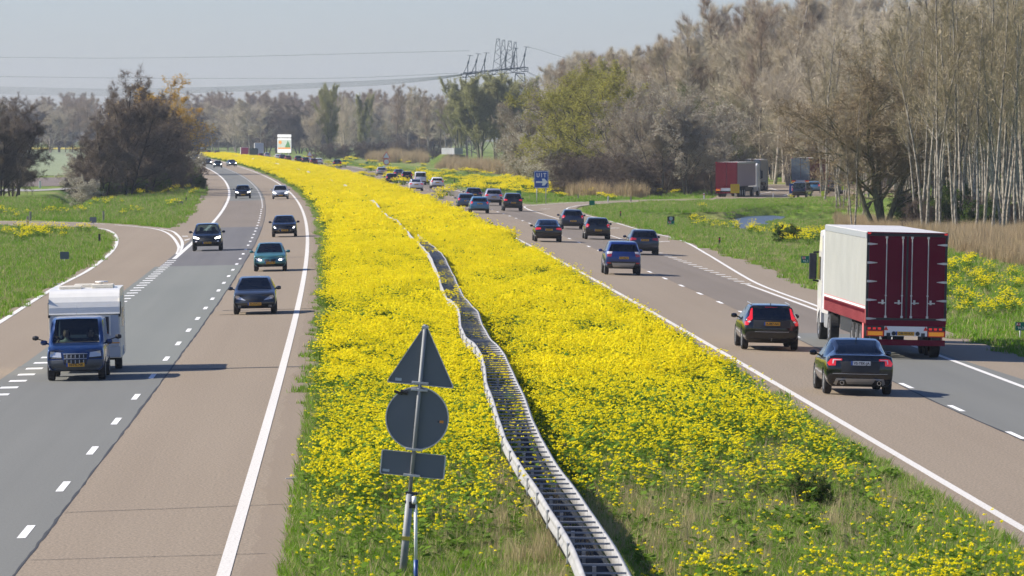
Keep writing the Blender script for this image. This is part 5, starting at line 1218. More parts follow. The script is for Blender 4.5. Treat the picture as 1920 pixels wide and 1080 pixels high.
def build_body(sp):
    """sp: stations [(y, zb, zbelt, ztop, halfwidth, halfwidth at top)], rear and front profile offsets, glazing spans"""
    st = sp['st']; V = []; ring = []
    n = len(st)
    for i, (y, zb, zbelt, zt, w, wt) in enumerate(st):
        xs, zs = section(y, zb, zbelt, zt, w, wt); idx = []
        for j in range(26):
            k = j if j <= 13 else 26 - j; sx = 1 if j <= 13 else -1; x = xs[k] * sx; yy = y
            if i == 0: yy = y + sp['rp'][k] + sp['rc'] * (x / w) ** 2
            if i == n - 1: yy = y - sp['fp'][k] - sp['fc'] * (x / w) ** 2
            idx.append(len(V)); V.append((x, yy, zs[k]))
        ring.append(idx)
    F = []; MI = []
    for i in range(n - 1):
        for j in range(26):
            j2 = (j + 1) % 26; k = min(j if j <= 13 else 26 - j, j2 if j2 <= 13 else 26 - j2)
            m_ = 0
            if k == 8 and i in sp['side']: m_ = 3
            if k in (11, 12) and i in sp['wind']: m_ = 1
            if k in (11, 12) and i in sp.get('rearw', ()): m_ = 2
            if k <= 3: m_ = 4 if (k < 3 or sp.get('clad')) else 0
            F.append([ring[i][j], ring[i][j2], ring[i + 1][j2], ring[i + 1][j]]); MI.append(m_)
    fr = [-1, -.92, -.42, 0, .42, .92, 1]
    for end in (0, n - 1):
        y, zb, zbelt, zt, w, wt = st[end]; xs, zs = section(y, zb, zbelt, zt, w, wt); r = ring[end]
        def L(k): return r[26 - k] if 0 < k < 13 else r[k]
        rows = [[L(3), L(2), L(1), r[0], r[1], r[2], r[3]]]
        for k in range(4, 10):
            row = [L(k)]
            for f in fr[1:-1]:
                x = f * xs[k]
                yy = (y + sp['rp'][k] + sp['rc'] * (x / w) ** 2) if end == 0 else (y - sp['fp'][k] - sp['fc'] * (x / w) ** 2)
                row.append(len(V)); V.append((x, yy, zs[k]))
            row.append(r[k]); rows.append(row)
        rows.append([L(10), L(11), L(12), r[13], r[12], r[11], r[10]])
        for q in range(len(rows) - 1):
            for c in range(6):
                f = [rows[q][c], rows[q][c + 1], rows[q + 1][c + 1], rows[q + 1][c]]
                m_ = 0
                if end == 0 and q == 5 and 1 <= c <= 4 and sp['hatch']: m_ = 2
                if q == 0: m_ = 4
                F.append(f); MI.append(m_)
    me = bpy.data.meshes.new('body'); me.from_pydata(V, [], F)
    for k in range(6): me.materials.append(M['trim'])
    me.polygons.foreach_set('material_index', np.array(MI, np.int32)); me.update()
    bm = bmesh.new(); bm.from_mesh(me); bmesh.ops.recalc_face_normals(bm, faces=bm.faces)
    cl = bm.edges.layers.float.new('crease_edge')
    for e in bm.edges:
        ms = {f.material_index for f in e.link_faces}
        if len(ms) > 1 and (ms & {1, 2, 3}): e[cl] = .85
    cv_ = bm.verts.layers.float.new('crease_vert')
    for v in bm.verts:
        ms = {f.material_index for f in v.link_faces}
        if len(ms) > 1 and (ms & {1, 2, 3}): v[cv_] = .55
    bm.to_mesh(me); bm.free()
    o = bpy.data.objects.new('body_tmp', me); COL.objects.link(o)
    ss = o.modifiers.new('s', 'SUBSURF'); ss.levels = 2; ss.render_levels = 2
    cut = MB()
    for ya in sp['axles']:
        for sx in (-1, 1):
            x0, x1 = (W2(sp) - .30) * sx, (W2(sp) + .2) * sx
            cut.tube((x0, ya, sp['wr'] + .01), (x1, ya, sp['wr'] + .01), sp['wr'] + .055, n=28)
    cme = bpy.data.meshes.new('cut'); cme.from_pydata(cut.V, [], cut.F)
    bm = bmesh.new(); bm.from_mesh(cme); bmesh.ops.recalc_face_normals(bm, faces=bm.faces); bm.to_mesh(cme); bm.free()
    for k in range(6): cme.materials.append(M['trim'])
    cme.polygons.foreach_set('material_index', np.full(len(cme.polygons), 5, np.int32))
    co = bpy.data.objects.new('cut_tmp', cme); COL.objects.link(co)
    b = o.modifiers.new('b', 'BOOLEAN'); b.operation = 'DIFFERENCE'; b.object = co; b.solver = 'EXACT'
    dg = bpy.context.evaluated_depsgraph_get(); ev = bpy.data.meshes.new_from_object(o.evaluated_get(dg))
    bpy.data.objects.remove(o); bpy.data.objects.remove(co)
    return ev
def W2(sp): return max(s[4] for s in sp['st'])
def split(me, keep, name):
    bm = bmesh.new(); bm.from_mesh(me)
    bmesh.ops.delete(bm, geom=[f for f in bm.faces if not keep(f)], context='FACES')
    if not bm.faces: bm.free(); return None
    for f in bm.faces: f.material_index = 0; f.smooth = True
    m2 = bpy.data.meshes.new(name); bm.to_mesh(m2); bm.free(); m2.materials.clear(); return m2
def decal(bvh, poly, end, off=.012, grid=.07, name='lamp'):
    """polygon (x,z) laid on the front or rear surface with its own thickness"""
    B = []; P = [Vector(p) for p in poly]; n = len(P)
    for i in range(n):
        a, b = P[i], P[(i + 1) % n]; k = max(1, int((b - a).length / .06))
        for j in range(k): B.append(a.lerp(b, j / k))
    nb = len(B); arr = np.array([(p.x, p.y) for p in B]); x0, z0 = arr.min(0); x1, z1 = arr.max(0)
    X, Z = np.meshgrid(np.arange(x0 + grid / 2, x1, grid), np.arange(z0 + grid / 2, z1, grid)); X = X.ravel(); Z = Z.ravel()
    extra = []
    if len(X):
        d, ins = poly_sd(X, Z, arr); ok = ins & (d > .02); extra = [Vector((float(a), float(b))) for a, b in zip(X[ok], Z[ok])]
    r = delaunay_2d_cdt(B + extra, [(i, (i + 1) % nb) for i in range(nb)], [], 0, 1e-5)
    vs_ = r[0]; F = []
    for f in r[2]:
        c = sum((vs_[i] for i in f), Vector((0, 0))) / len(f); d, ins = poly_sd(np.array([c.x]), np.array([c.y]), arr)
        if ins[0]: F.append(list(f))
    dr = 1 if end == 'rear' else -1; V = []; last = None
    for v in vs_:
        h = bvh.ray_cast(Vector((v.x, -6 * dr, v.y)), Vector((0, dr, 0)))
        yy = h[0].y if h[0] is not None else (last if last is not None else 0); last = yy
        V.append((v.x, yy - off * dr, v.y))
    nv = len(V); V += [(x, y + (off + .02) * dr, z) for x, y, z in V]
    edges = {}
    for f in F:
        for a, b in zip(f, f[1:] + f[:1]): edges[(a, b)] = 1
    S_ = [[a, b, b + nv, a + nv] for (a, b) in edges if (b, a) not in edges]
    me = bpy.data.meshes.new(name); me.from_pydata(V, [], F + S_); bm = bmesh.new(); bm.from_mesh(me)
    loose = [v for v in bm.verts if not v.link_faces]; bmesh.ops.delete(bm, geom=loose, context='VERTS')
    bmesh.ops.recalc_face_normals(bm, faces=bm.faces); bm.to_mesh(me); bm.free()
    return me
def mir(poly): return [(-x, z) for x, z in poly][::-1]
def mbme(mb, name, bevel=0):
    me = bpy.data.meshes.new(name); me.from_pydata(mb.V, [], mb.F); bm = bmesh.new(); bm.from_mesh(me); bmesh.ops.recalc_face_normals(bm, faces=bm.faces)
    if bevel: bmesh.ops.bevel(bm, geom=[e for e in bm.edges if e.calc_face_angle(0) > .6], offset=bevel, segments=2, affect='EDGES')
    bm.to_mesh(me); bm.free(); return me
def wheel_meshes(r, wd):
    t = MB().lathe([(-wd / 2 + .01, r * .64), (-wd / 2, r * .9), (-wd / 2 + .03, r), (wd / 2 - .03, r), (wd / 2, r * .9), (wd / 2 - .01, r * .64)], n=28)
    d = MB().lathe([(wd / 2 - .05, .001), (wd / 2 - .05, r * .62), (wd / 2 - .012, r * .66), (wd / 2 - .02, r * .60), (wd / 2 - .04, r * .58)], n=24)
    for k in range(5):
        a = k * 2 * math.pi / 5; c, s_ = math.cos(a), math.sin(a); M4 = Matrix.Rotation(a, 4, 'X')
        d.box(wd / 2 - .04, wd / 2 - .01, .02, r * .60, -.035, .035, M4)
    return mbme(t, 'tyre'), mbme(d, 'rim')
TYPES = {}
def prof(base, *kv):
    p = [base] * NL
    for k, v in kv: p[k] = v
    return p
def mk_spec(kind, L, W, H, zb=.22, belt=.93, hood=.95, cowl=.95, head=.25, rslope=.40, boot=None, wb=2.6, wr=.32, clad=False, rc=.10, fc=.25, tumble=.27, fo=.85):
    w = W / 2; wt = w - tumble; yr, yf = -L / 2, L / 2
    yfa = yf - fo; yra = yfa - wb       # axles
    yc = yf - cowl; yh = yc - head * 2.2
    st = []
    if kind == 'sedan':
        bz = boot
        st += [(yr, zb + .06, bz - .06, bz, w * .95, w * .74), (yr + .30, zb, bz - .05, bz + .02, w * .985, w * .76), (yr + .72, zb, belt + .03, bz + .035, w, w * .76), (yr + 1.05, zb, belt + .02, H * .865, w, wt - .06), (yr + 1.62, zb, belt + .01, H - .035, w, wt)]
        side0 = 3; rearw = (2, 3)
    else:
        st += [(yr, zb + .06, belt + .05, H - .07, w * .95, wt - .03), (yr + .62, zb, belt + .045, H - .025, w * .99, wt), (yr + 1.05, zb, belt + .03, H - .01, w, wt)]
        side0 = 1; rearw = ()
    yB = yr + (1.62 if kind == 'sedan' else 1.05); mid = (yB + yh) / 2
    st += [(mid - .05, zb, belt + .005, H, w, wt), (mid + .06, zb, belt, H, w, wt), (yh, zb, belt - .01, H - .035, w, wt - .02)]
    iH = len(st) - 1
    st += [(yc, zb, belt - .05, hood + .01, w * .99, w * .90), (yc + (yf - yc) * .5, zb, hood - .07, hood - .03, w * .985, w * .78), (yf - .16, zb + .02, hood - .20, hood - .13, w * .96, w * .74), (yf, zb + .04, hood - .27, hood - .20, w * .90, w * .72)]
    side = [i for i in range(side0, iH + 1) if i != iH - 2]
    rp = [.30, .28, .28, .26, .05, 0, .03, .07, .09] + [rslope * .93, rslope, rslope, rslope - .01, rslope - .015] if kind != 'sedan' else [.30, .28, .28, .26, .05, 0, .03, .07, .075, .09, .10, .10, .10, .10]
    fp = [.34, .30, .30, .28, .08, 0, .05, .09, .10, .11, .12, .12, .12, .12]
    return dict(kind=kind, st=st, rp=rp, fp=fp, rc=rc, fc=fc, side=side, wind=(iH,), rearw=rearw, hatch=kind != 'sedan', clad=clad, axles=(yra, yfa), wr=wr, L=L, W=W, H=H, yh=yh, yc=yc, belt=belt, hood=hood)
WHEEL = {}
def make_type(name, sp, rear=(), front=(), glass='glass', extras=None):
    ev = build_body(sp); parts = []
    bvh = BVHTree.FromPolygons([v.co.copy() for v in ev.vertices], [tuple(p.vertices) for p in ev.polygons])
    body = split(ev, lambda f: f.material_index == 0, 'body'); parts.append(('body', body, 'PAINT'))
    parts.append(('underbody', split(ev, lambda f: f.material_index in (4, 5), 'underbody'), 'trim'))
    parts.append(('windscreen', split(ev, lambda f: f.material_index == 1, 'windscreen'), 'glass'))
    parts.append(('rear_window', split(ev, lambda f: f.material_index == 2, 'rear_window'), glass))
    by = sp['st'][[i for i in range(len(sp['st'])) if i in sp['side']][-1] - 1][0]
    mid = (sp['st'][-6][0])
    for sx in (-1, 1):
        for fr in (0, 1):
            s_ = split(ev, lambda f: f.material_index == 3 and f.calc_center_median().x * sx > 0 and (f.calc_center_median().y > mid) == bool(fr), 'side_window')
            if s_: parts.append(('side_window', s_, glass if not fr else 'glass'))
    w = sp['W'] / 2
    # mirrors
    for sx in (-1, 1):
        m = MB().lathe([(-.09, .001), (-.085, .05), (-.03, .075), (.05, .078), (.10, .05), (.115, .001)], n=12, axis='x', c=(0, 0, 0))
        m.V = [(x * 1.0, y * .75, z * .95) for x, y, z in m.V]; m.V = [(x + sx * (w + .09), y + sp['yc'] - .40, z + sp['belt'] + .06) for x, y, z in m.V]
        m.tube((sx * (w - .10), sp['yc'] - .40, sp['belt'] + .0), (sx * (w + .02), sp['yc'] - .40, sp['belt'] + .04), .025, n=6)
        parts.append(('wing_mirror', mbme(m, 'wing_mirror'), 'MIRROR'))
    # interior: tub, seats, wheel
    i = MB(); i.box(-w * .8, w * .8, -sp['L'] / 2 + .5, sp['yc'] - .1, .35, .5); i.box(-w * .78, w * .78, sp['yc'] - .35, sp['yc'] - .02, .5, sp['belt'] - .03)
    i.lathe([(-.015, .17), (0, .185), (.015, .17), (0, .155), (-.015, .17)], n=14, axis='y', c=(-.36, sp['yc'] - .5, sp['belt'] - .04))
    parts.append(('cabin_floor', mbme(i, 'cabin_floor'), 'interior'))
    for sx in (-.36, .36):
        q = MB().box(sx - .25, sx + .25, sp['yh'] - .75, sp['yh'] - .60, .45, sp['belt'] + .12).box(sx - .12, sx + .12, sp['yh'] - .78, sp['yh'] - .68, sp['belt'] + .14, sp['belt'] + .33)
        parts.append(('seat', mbme(q, 'seat', .03), 'seatm'))
    q = MB().box(-w * .74, w * .74, -sp['L'] / 2 + .95, -sp['L'] / 2 + 1.1, .45, sp['belt'] + .02)
    for sx in (-.4, .4): q.box(sx - .12, sx + .12, -sp['L'] / 2 + .95, -sp['L'] / 2 + 1.05, sp['belt'] + .04, sp['belt'] + .18)
    parts.append(('rear_bench', mbme(q, 'rear_bench', .02), 'seatm'))
    def add(lst, end):
        for d in lst:
            nm, poly, m_ = d[:3]; off = d[3] if len(d) > 3 else .012; both = d[4] if len(d) > 4 else True
            parts.append((nm, decal(bvh, poly, end, off, name=nm), m_))
            if both: parts.append((nm, decal(bvh, mir(poly), end, off, name=nm), m_))
    add(rear, 'rear'); add(front, 'front')
    if extras: extras(parts, bvh, sp)
    key = (sp['wr'],)
    if key not in WHEEL: WHEEL[key] = wheel_meshes(sp['wr'], .215)
    TYPES[name] = (parts, sp, WHEEL[key], bvh)
TXT = {}
def plate_on(e, sp, bvh, end, z, m_, text, x0=0.0):
    dr = 1 if end == 'rear' else -1
    h = bvh.ray_cast(Vector((x0, -6 * dr, z)), Vector((0, dr, 0))); y = h[0].y if h[0] is not None else -sp['L'] / 2 * dr
    if 'plate_me' not in TXT:
        TXT['plate_me'] = mbme(MB().box(-.215, .26, -.012, .02, -.055, .055), 'p'); TXT['strip_me'] = mbme(MB().box(-.262, -.217, -.0115, .02, -.055, .055), 's')
    a = bpy.data.objects.new('licence_plate', TXT['plate_me']); COL.objects.link(a); a.parent = e; a.location = (x0, y - .016 * dr, z)
    if not a.data.materials: a.data.materials.append(M['plate'])
    if dr < 0: a.rotation_euler = (0, 0, math.pi)
    a.material_slots[0].link = 'OBJECT'; a.material_slots[0].material = M[m_]
    b = bpy.data.objects.new('blue_strip', TXT['strip_me']); COL.objects.link(b); b.parent = a
    if not b.data.materials: b.data.materials.append(M['bsign'])
    if text:
        if text not in TXT:
            t = text_mesh('lettering', text, .098, M['blk'], a, (0, 0, 0), FACE, bold=.002); TXT[text] = t.data
        else:
            t = bpy.data.objects.new('lettering', TXT[text]); COL.objects.link(t); t.parent = a; t.rotation_euler = FACE
        t.location = (.022, -.016, -.003)
def car(tname, x, y, color, label, away=True, plate='plate', text=None, dh=0.0, mirror=None, name='car', cat='car', group=None, pz=None, lit=None, sub=None, loc=None):
    parts, sp, (ty, rm), bvh = TYPES[tname]
    ya, yb = sp['axles']
    if loc is None: p = G(x, y)
    else: p = loc
    hd = dXL(p.y) ; ang = -math.atan(hd) + dh           # heading along the road
    rz = ang if away else ang + math.pi
    # photo point = middle between the near wheels
    near = ya if away else yb
    fw = Vector((math.sin(-rz), math.cos(rz), 0)) ; c = Vector((p.x, p.y, 0)) - fw * near
    z0 = float(base_z(np.array(c.x), np.array(c.y)))
    e = empty(name, (c.x, c.y, z0 + .012), rz)
    sl_ = (float(base_z(np.array(c.x + .5), np.array(c.y))) - float(base_z(np.array(c.x - .5), np.array(c.y))))
    e.rotation_euler = (0, -math.atan(sl_) * (1 if away else -1), rz)
    tag(e, label, cat, group or ('cars driving away on the right carriageway' if away else 'cars coming on the left carriageway'))
    for nm, me, m_ in parts:
        if me is None: continue
        if sub and nm in sub and sub[nm] is None: continue
        mm = P_[color] if m_ == 'PAINT' else (M[mirror] if (m_ == 'MIRROR' and mirror) else P_[color] if m_ == 'MIRROR' else M[m_])
        if sub and nm in sub: mm = M[sub[nm]]
        if not me.materials: me.materials.append(mm)
        o = bpy.data.objects.new(nm, me); COL.objects.link(o); o.parent = e
        o.material_slots[0].link = 'OBJECT'; o.material_slots[0].material = mm
    for yy in sp['axles']:
        for sx in (-1, 1):
            o = bpy.data.objects.new('wheel', ty); COL.objects.link(o); o.parent = e; o.location = (sx * (sp['W'] / 2 - .125), yy, sp['wr'])
            if not ty.materials: ty.materials.append(M['tyre'])
            if sx < 0: o.rotation_euler = (0, 0, math.pi)
            r = bpy.data.objects.new('rim', rm); COL.objects.link(r); r.parent = o
            if not rm.materials: rm.materials.append(M['rimm'])
    if plate: plate_on(e, sp, bvh, 'rear' if away else 'front', pz or sp.get('pz', .8 if away else .42), plate, text)
    return e
# --- lamp outlines (x right, z) for the right-hand side, mirrored for the other
def quad(x0, x1, z0, z1, sk=0): return [(x0, z0), (x1, z0 + sk), (x1, z1), (x0, z1)]
# hero sedan
sp = mk_spec('sedan', 4.63, 1.87, 1.48, belt=.96, hood=.93, boot=1.08, cowl=1.15, head=.42, wb=2.77, wr=.335, rc=.20, tumble=.30)
make_type('hero_sedan', sp, rear=[
    ('tail_lamp', [(.50, .985), (.50, .935), (.66, .93), (.665, .80), (.84, .79), (.885, .86), (.80, .97), (.70, .99)], 'tail_on', .02), ('clear_lamp', [(.53, .965), (.53, .948), (.71, .94), (.73, .85), (.755, .85), (.745, .965)], 'tail_w', .026),
    ('number_recess', [(-.50, .62), (.50, .62), (.54, .92), (-.54, .92)], 'trim', .006, False),
    ('bumper_line', [(-.74, .575), (.74, .575), (.74, .59), (-.74, .59)], 'silver_trim', .01, False),
    ('rear_diffuser', [(-.62, .26), (-.58, .40), (-.40, .42), (-.34, .30), (.34, .30), (.40, .42), (.58, .40), (.62, .26), (.70, .30), (.64, .455), (-.64, .455), (-.70, .30)], 'silver_trim', .02, False)],
    glass='glass', extras=lambda parts, bvh, sp: [parts.append(('exhaust_pipe', mbme(MB().lathe([(-sp['L'] / 2 - .02, .045), (-sp['L'] / 2 - .02, .055), (-sp['L'] / 2 + .2, .055)], axis='y', n=14, c=(sx * .50, 0, .34)), 'exhaust_pipe'), 'chrome')) for sx in (-1, 1)] + [parts.append(('roof_antenna', mbme(MB().prism([(-.9, 1.455), (-.72, 1.455), (-.86, 1.52)], -.012, .012, 'yz'), 'roof_antenna'), 'trim'))])
# hero wagon
sp = mk_spec('hatch', 4.64, 1.87, 1.48, belt=.97, hood=.93, cowl=1.15, head=.42, wb=2.77, wr=.335, rslope=.62, rc=.16, tumble=.29)
make_type('hero_wagon', sp, rear=[
    ('tail_lamp', [(.60, 1.36), (.66, 1.34), (.72, 1.12), (.86, .98), (.88, .80), (.76, .82), (.72, .93), (.63, 1.02)], 'tail_on', .02), ('clear_lamp', [(.68, .93), (.73, .97), (.80, .92), (.73, .90)], 'tail_w', .028),
    ('tailgate_panel', [(-.60, .74), (.60, .74), (.60, .98), (-.60, .98)], 'trim', .004, False), ('bumper_line', [(-.55, .60), (.55, .60), (.55, .618), (-.55, .618)], 'silver_trim', .012, False),  # black trim panel on the tailgate behind the number plate
    ('tow_hook', [(-.015, .30), (.015, .30), (.02, .40), (-.02, .40)], 'silver_trim', .03, False), ('brake_lamp', [(-.2, 1.385), (.2, 1.385), (.2, 1.40), (-.2, 1.40)], 'tail', .01, False), ('exhaust', [(-.58, .30), (-.36, .30), (-.36, .36), (-.58, .36)], 'trim', .02, False)],
    glass='glass_dark', extras=lambda parts, bvh, sp: [parts.append(('roof_rail', mbme(MB().tube((sx * .62, -1.6, 1.475), (sx * .62, .2, 1.50), .018, n=6), 'roof_rail'), 'silver_trim')) for sx in (-1, 1)] + [parts.append(('roof_antenna', mbme(MB().prism([(-1.55, 1.455), (-1.4, 1.46), (-1.52, 1.52)], -.012, .012, 'yz'), 'roof_antenna'), 'trim'))])
# hero suv
sp = mk_spec('hatch', 4.52, 1.84, 1.68, zb=.30, belt=1.10, hood=1.06, cowl=1.05, head=.36, wb=2.69, wr=.36, rslope=.42, clad=True, rc=.14)
make_type('hero_suv', sp, rear=[('tail_lamp', [(.58, 1.06), (.86, 1.02), (.88, .93), (.62, .90)], 'tail', .02), ('clear_lamp', [(.56, 1.17), (.80, 1.17), (.86, 1.03), (.58, 1.07)], 'tail_w', .02),
    ('bumper', [(-.87, .36), (.87, .36), (.84, .58), (.6, .68), (-.6, .68), (-.84, .58)], 'trim', .012, False), ('skid_plate', [(-.50, .38), (.50, .38), (.58, .60), (-.58, .60)], 'silver_trim', .024, False), ('reflector', [(.62, .57), (.80, .57), (.82, .63), (.64, .63)], 'tail', .026)], glass='glass')
TL = ('tail_lamp', [(.55, .86), (.78, .86), (.80, 1.0), (.60, 1.02)], 'tail_on', .02)
sp = mk_spec('hatch', 4.2, 1.77, 1.47, belt=.95, hood=.95, wb=2.6, wr=.315, rslope=.45, rc=.14)
make_type('hatchback', sp, rear=[('tail_lamp', [(.58, .98), (.72, 1.06), (.83, .92), (.82, .82), (.66, .82)], 'tail_on', .02), ('clear_lamp', [(.66, .90), (.74, .92), (.76, .85), (.68, .85)], 'tail_w', .026), ('bumper_line', [(-.5, .40), (.5, .40), (.5, .44), (-.5, .44)], 'trim', .01, False)],
    front=[('headlamp', [(.50, .60), (.80, .70), (.80, .80), (.62, .74), (.48, .66)], 'head_on', .02), ('lower_grille', [(-.42, .30), (.42, .30), (.48, .50), (-.48, .50)], 'trim', .01, False), ('upper_grille', [(-.35, .60), (.35, .60), (.38, .66), (-.38, .66)], 'trim', .012, False)])
sp = mk_spec('sedan', 4.7, 1.82, 1.44, belt=.93, hood=.93, boot=1.04, cowl=1.1, head=.40, wb=2.8, wr=.32, rc=.17, tumble=.29)
make_type('sedan', sp, rear=[('tail_lamp', [(.50, .92), (.50, .82), (.84, .78), (.86, .88), (.74, .94)], 'tail_on', .02), ('bumper_line', [(-.6, .36), (.6, .36), (.6, .40), (-.6, .40)], 'trim', .01, False)],
    front=[('headlamp', [(.48, .60), (.78, .66), (.78, .76), (.52, .70)], 'head_on', .02), ('grille', [(-.40, .48), (.40, .48), (.44, .68), (-.44, .68)], 'trim', .012, False)])
sp = mk_spec('hatch', 4.6, 1.82, 1.48, belt=.96, hood=.94, cowl=1.1, head=.38, wb=2.75, wr=.325, rslope=.5, rc=.15)
make_type('wagon', sp, rear=[('tail_lamp', [(.48, .98), (.48, .88), (.84, .84), (.86, .96), (.74, 1.02)], 'tail', .02), ('bumper_line', [(-.6, .38), (.6, .38), (.6, .42), (-.6, .42)], 'trim', .01, False)], glass='glass_dark')
sp = mk_spec('hatch', 4.45, 1.84, 1.66, zb=.28, belt=1.08, hood=1.05, cowl=1.0, head=.36, wb=2.62, wr=.35, rslope=.38, clad=True, rc=.14)
make_type('suv', sp, rear=[('tail_lamp', [(.54, 1.08), (.54, .96), (.84, .94), (.86, 1.06), (.74, 1.12)], 'tail_on', .02), ('bumper', [(-.84, .40), (.84, .40), (.82, .60), (-.82, .60)], 'trim', .01, False)],
    front=[('headlamp', [(.50, .72), (.80, .78), (.82, .90), (.66, .86), (.48, .80)], 'head_on', .02), ('grille', [(-.45, .60), (.45, .60), (.50, .80), (-.50, .80)], 'trim', .012, False), ('lower_grille', [(-.5, .36), (.5, .36), (.55, .52), (-.55, .52)], 'trim', .014, False), ('fog_lamp', [(.60, .55), (.72, .55), (.72, .62), (.60, .62)], 'tail_w', .02)])
# Focus-like dark hatch coming nearest
sp = mk_spec('hatch', 4.17, 1.70, 1.43, belt=.93, hood=.93, cowl=1.0, head=.37, wb=2.61, wr=.30, rslope=.45, fc=.30)
make_type('near_hatch', sp, front=[('headlamp', [(.34, .545), (.70, .60), (.76, .68), (.72, .745), (.62, .735)], 'head', .02), ('lamp_bulb', [(.60, .60), (.68, .61), (.68, .69), (.60, .68)], 'tail_w', .028), ('upper_grille', [(-.33, .56), (.33, .56), (.40, .61), (-.40, .61)], 'trim', .014, False), ('lower_grille', [(-.42, .25), (.42, .25), (.38, .36), (-.38, .36)], 'trim', .014, False),
    ('fog_lamp', [(.52, .28), (.66, .28), (.66, .36), (.54, .36)], 'head', .02), ('bonnet_line', [(-.70, .515), (.70, .515), (.70, .522), (-.70, .522)], 'trim', .004, False)])
sp = mk_spec('sedan', 4.3, 1.71, 1.44, belt=.93, hood=.93, boot=1.04, cowl=1.0, head=.37, wb=2.55, wr=.30, fc=.34)
make_type('teal_sedan', sp, front=[('headlamp', [(.38, .52), (.68, .56), (.74, .66), (.62, .69), (.40, .62)], 'head', .02), ('lamp_bulb', [(.46, .55), (.60, .56), (.60, .64), (.46, .62)], 'head_on', .03), ('grille', [(.03, .48), (.28, .52), (.30, .63), (.04, .62)], 'trim', .014), ('lower_grille', [(-.46, .22), (.46, .22), (.52, .36), (-.52, .36)], 'trim', .014, False), ('fog_recess', [(.58, .30), (.70, .30), (.70, .38), (.58, .38)], 'trim', .014)])
sp = mk_spec('hatch', 3.97, 1.74, 1.46, belt=.95, hood=.97, cowl=.90, head=.36, wb=2.54, wr=.30, rslope=.42, fc=.30)
make_type('small_hatch', sp, front=[('headlamp', [(.50, .56), (.74, .62), (.76, .80), (.66, .74)], 'head', .02), ('lamp_bulb', [(.58, .60), (.68, .62), (.70, .72), (.60, .66)], 'head_on', .03), ('grille', [(-.44, .52), (-.34, .40), (.34, .40), (.44, .52), (.36, .62), (-.36, .62)], 'trim', .014, False), ('chrome_line', [(-.46, .47), (-.34, .345), (.34, .345), (.46, .47), (.44, .48), (.33, .365), (-.33, .365), (-.44, .48)], 'chrome', .02, False)])
# small van (tall, short bonnet) coming with the caravan
sp = mk_spec('hatch', 4.16, 1.71, 1.80, zb=.27, belt=1.02, hood=1.06, cowl=.78, head=.28, wb=2.58, wr=.31, rslope=.12, fc=.20, tumble=.15, fo=.80)
def dob(parts, bvh, sp):
    for k in range(2):
        z0, z1 = ((.66, .77), (.50, .62))[k]
        parts.append(('grille', decal(bvh, [(-.32 + k * .01, z0), (.32 - k * .01, z0), (.34, z1), (-.34, z1)], 'front', .016, name='grille'), 'trim'))
        for q in range(5): x = -.24 + q * .12; parts.append(('grille_bar', decal(bvh, [(x - .012, z0 + .01), (x + .012, z0 + .01), (x + .012, z1 - .01), (x - .012, z1 - .01)], 'front', .026, name='grille_bar'), 'silver_trim'))
    parts.append(('grille_frame', decal(bvh, [(-.35, .775), (.35, .775), (.35, .795), (-.35, .795)], 'front', .03, name='grille_frame'), 'silver_trim'))
    parts.append(('grille_frame', decal(bvh, [(-.33, .64), (.33, .64), (.33, .655), (-.33, .655)], 'front', .03, name='grille_frame'), 'silver_trim'))
    parts.append(('roof_aerial', mbme(MB().tube((.02, .55, 1.78), (.0, .35, 2.12), .006, n=5), 'roof_aerial'), 'silver_trim'))
    for sx in (-1, 1):   # long towing mirrors clipped on
        m = MB().tube((sx * .90, .92, 1.12), (sx * 1.15, .90, 1.20), .015, n=6).lathe([(-.10, .001), (-.09, .05), (0, .075), (.08, .05), (.09, .001)], n=10, axis='x', c=(sx * 1.20, .90, 1.22))
        parts.append(('towing_mirror', mbme(m, 'towing_mirror'), 'trim'))
    parts.append(('wiper', decal(bvh, [(-.68, 1.095), (.60, 1.085), (.60, 1.10), (-.68, 1.115)], 'front', .02, name='wiper'), 'trim'))
M['gbump'] = mat('grey_bumper_plastic', (.075, .085, .10), .6)
make_type('van', sp, rear=[('tail_lamp', [(.72, .80), (.80, .80), (.78, 1.25), (.70, 1.25)], 'tail', .02), ('bumper', [(-.8, .30), (.8, .30), (.8, .52), (-.8, .52)], 'trim', .01, False)],
    front=[('headlamp', [(.40, .68), (.74, .70), (.72, .86), (.42, .82)], 'head', .02), ('bumper', [(-.80, .27), (.80, .27), (.80, .60), (.36, .62), (.33, .48), (-.33, .48), (-.36, .62), (-.80, .60)], 'gbump', .012, False), ('lamp_trim', [(.40, .635), (.76, .655), (.76, .69), (.40, .675)], 'trim', .02)], extras=dob)
# ---- traffic on the right, driving away
car('hero_sedan', 1606, 739.5, 'black', 'black saloon nearest the camera at the right, white plate and red lamps', plate='plate_w', text='VS-TEK-JA', pz=.87)
car('hero_wagon', 1442, 656, 'black', 'black estate car with tall red lamps left of the lorry', text='R-887-NH', pz=.87)
car('hero_suv', 1166.5, 515.5, 'blue', 'bright blue SUV with silver rear skid plate', text='KT-982-N', pz=.86)
car('wagon', 1206, 478, 'navy', 'dark estate car just right of the blue SUV', text='ZK-487-H', pz=.88)
car('hatchback', 1119.7, 449, 'black', 'black hatchback between the dark saloon and the dark estate', text='12-XRT-8', pz=.62)
car('hatchback', 1073, 430, 'navy', 'navy hatchback behind the black saloon in the slow lane', text='GP-516-X', pz=.62)
car('sedan', 1027, 453.5, 'black', 'black saloon in the fast lane above the barrier', text='SF-773-L', pz=.80)
car('suv', 961, 396, 'black', 'black compact SUV left of the blue exit sign', text='8-TKD-41', pz=.78)
car('suv', 925, 385.5, 'mauve', 'silver mauve SUV beside the mid blue hatchback', text='NX-905-V', pz=.86)
car('hatchback', 898.5, 400, 'lblue', 'mid blue hatchback in the fast lane', text='61-PHK-3', pz=.85)
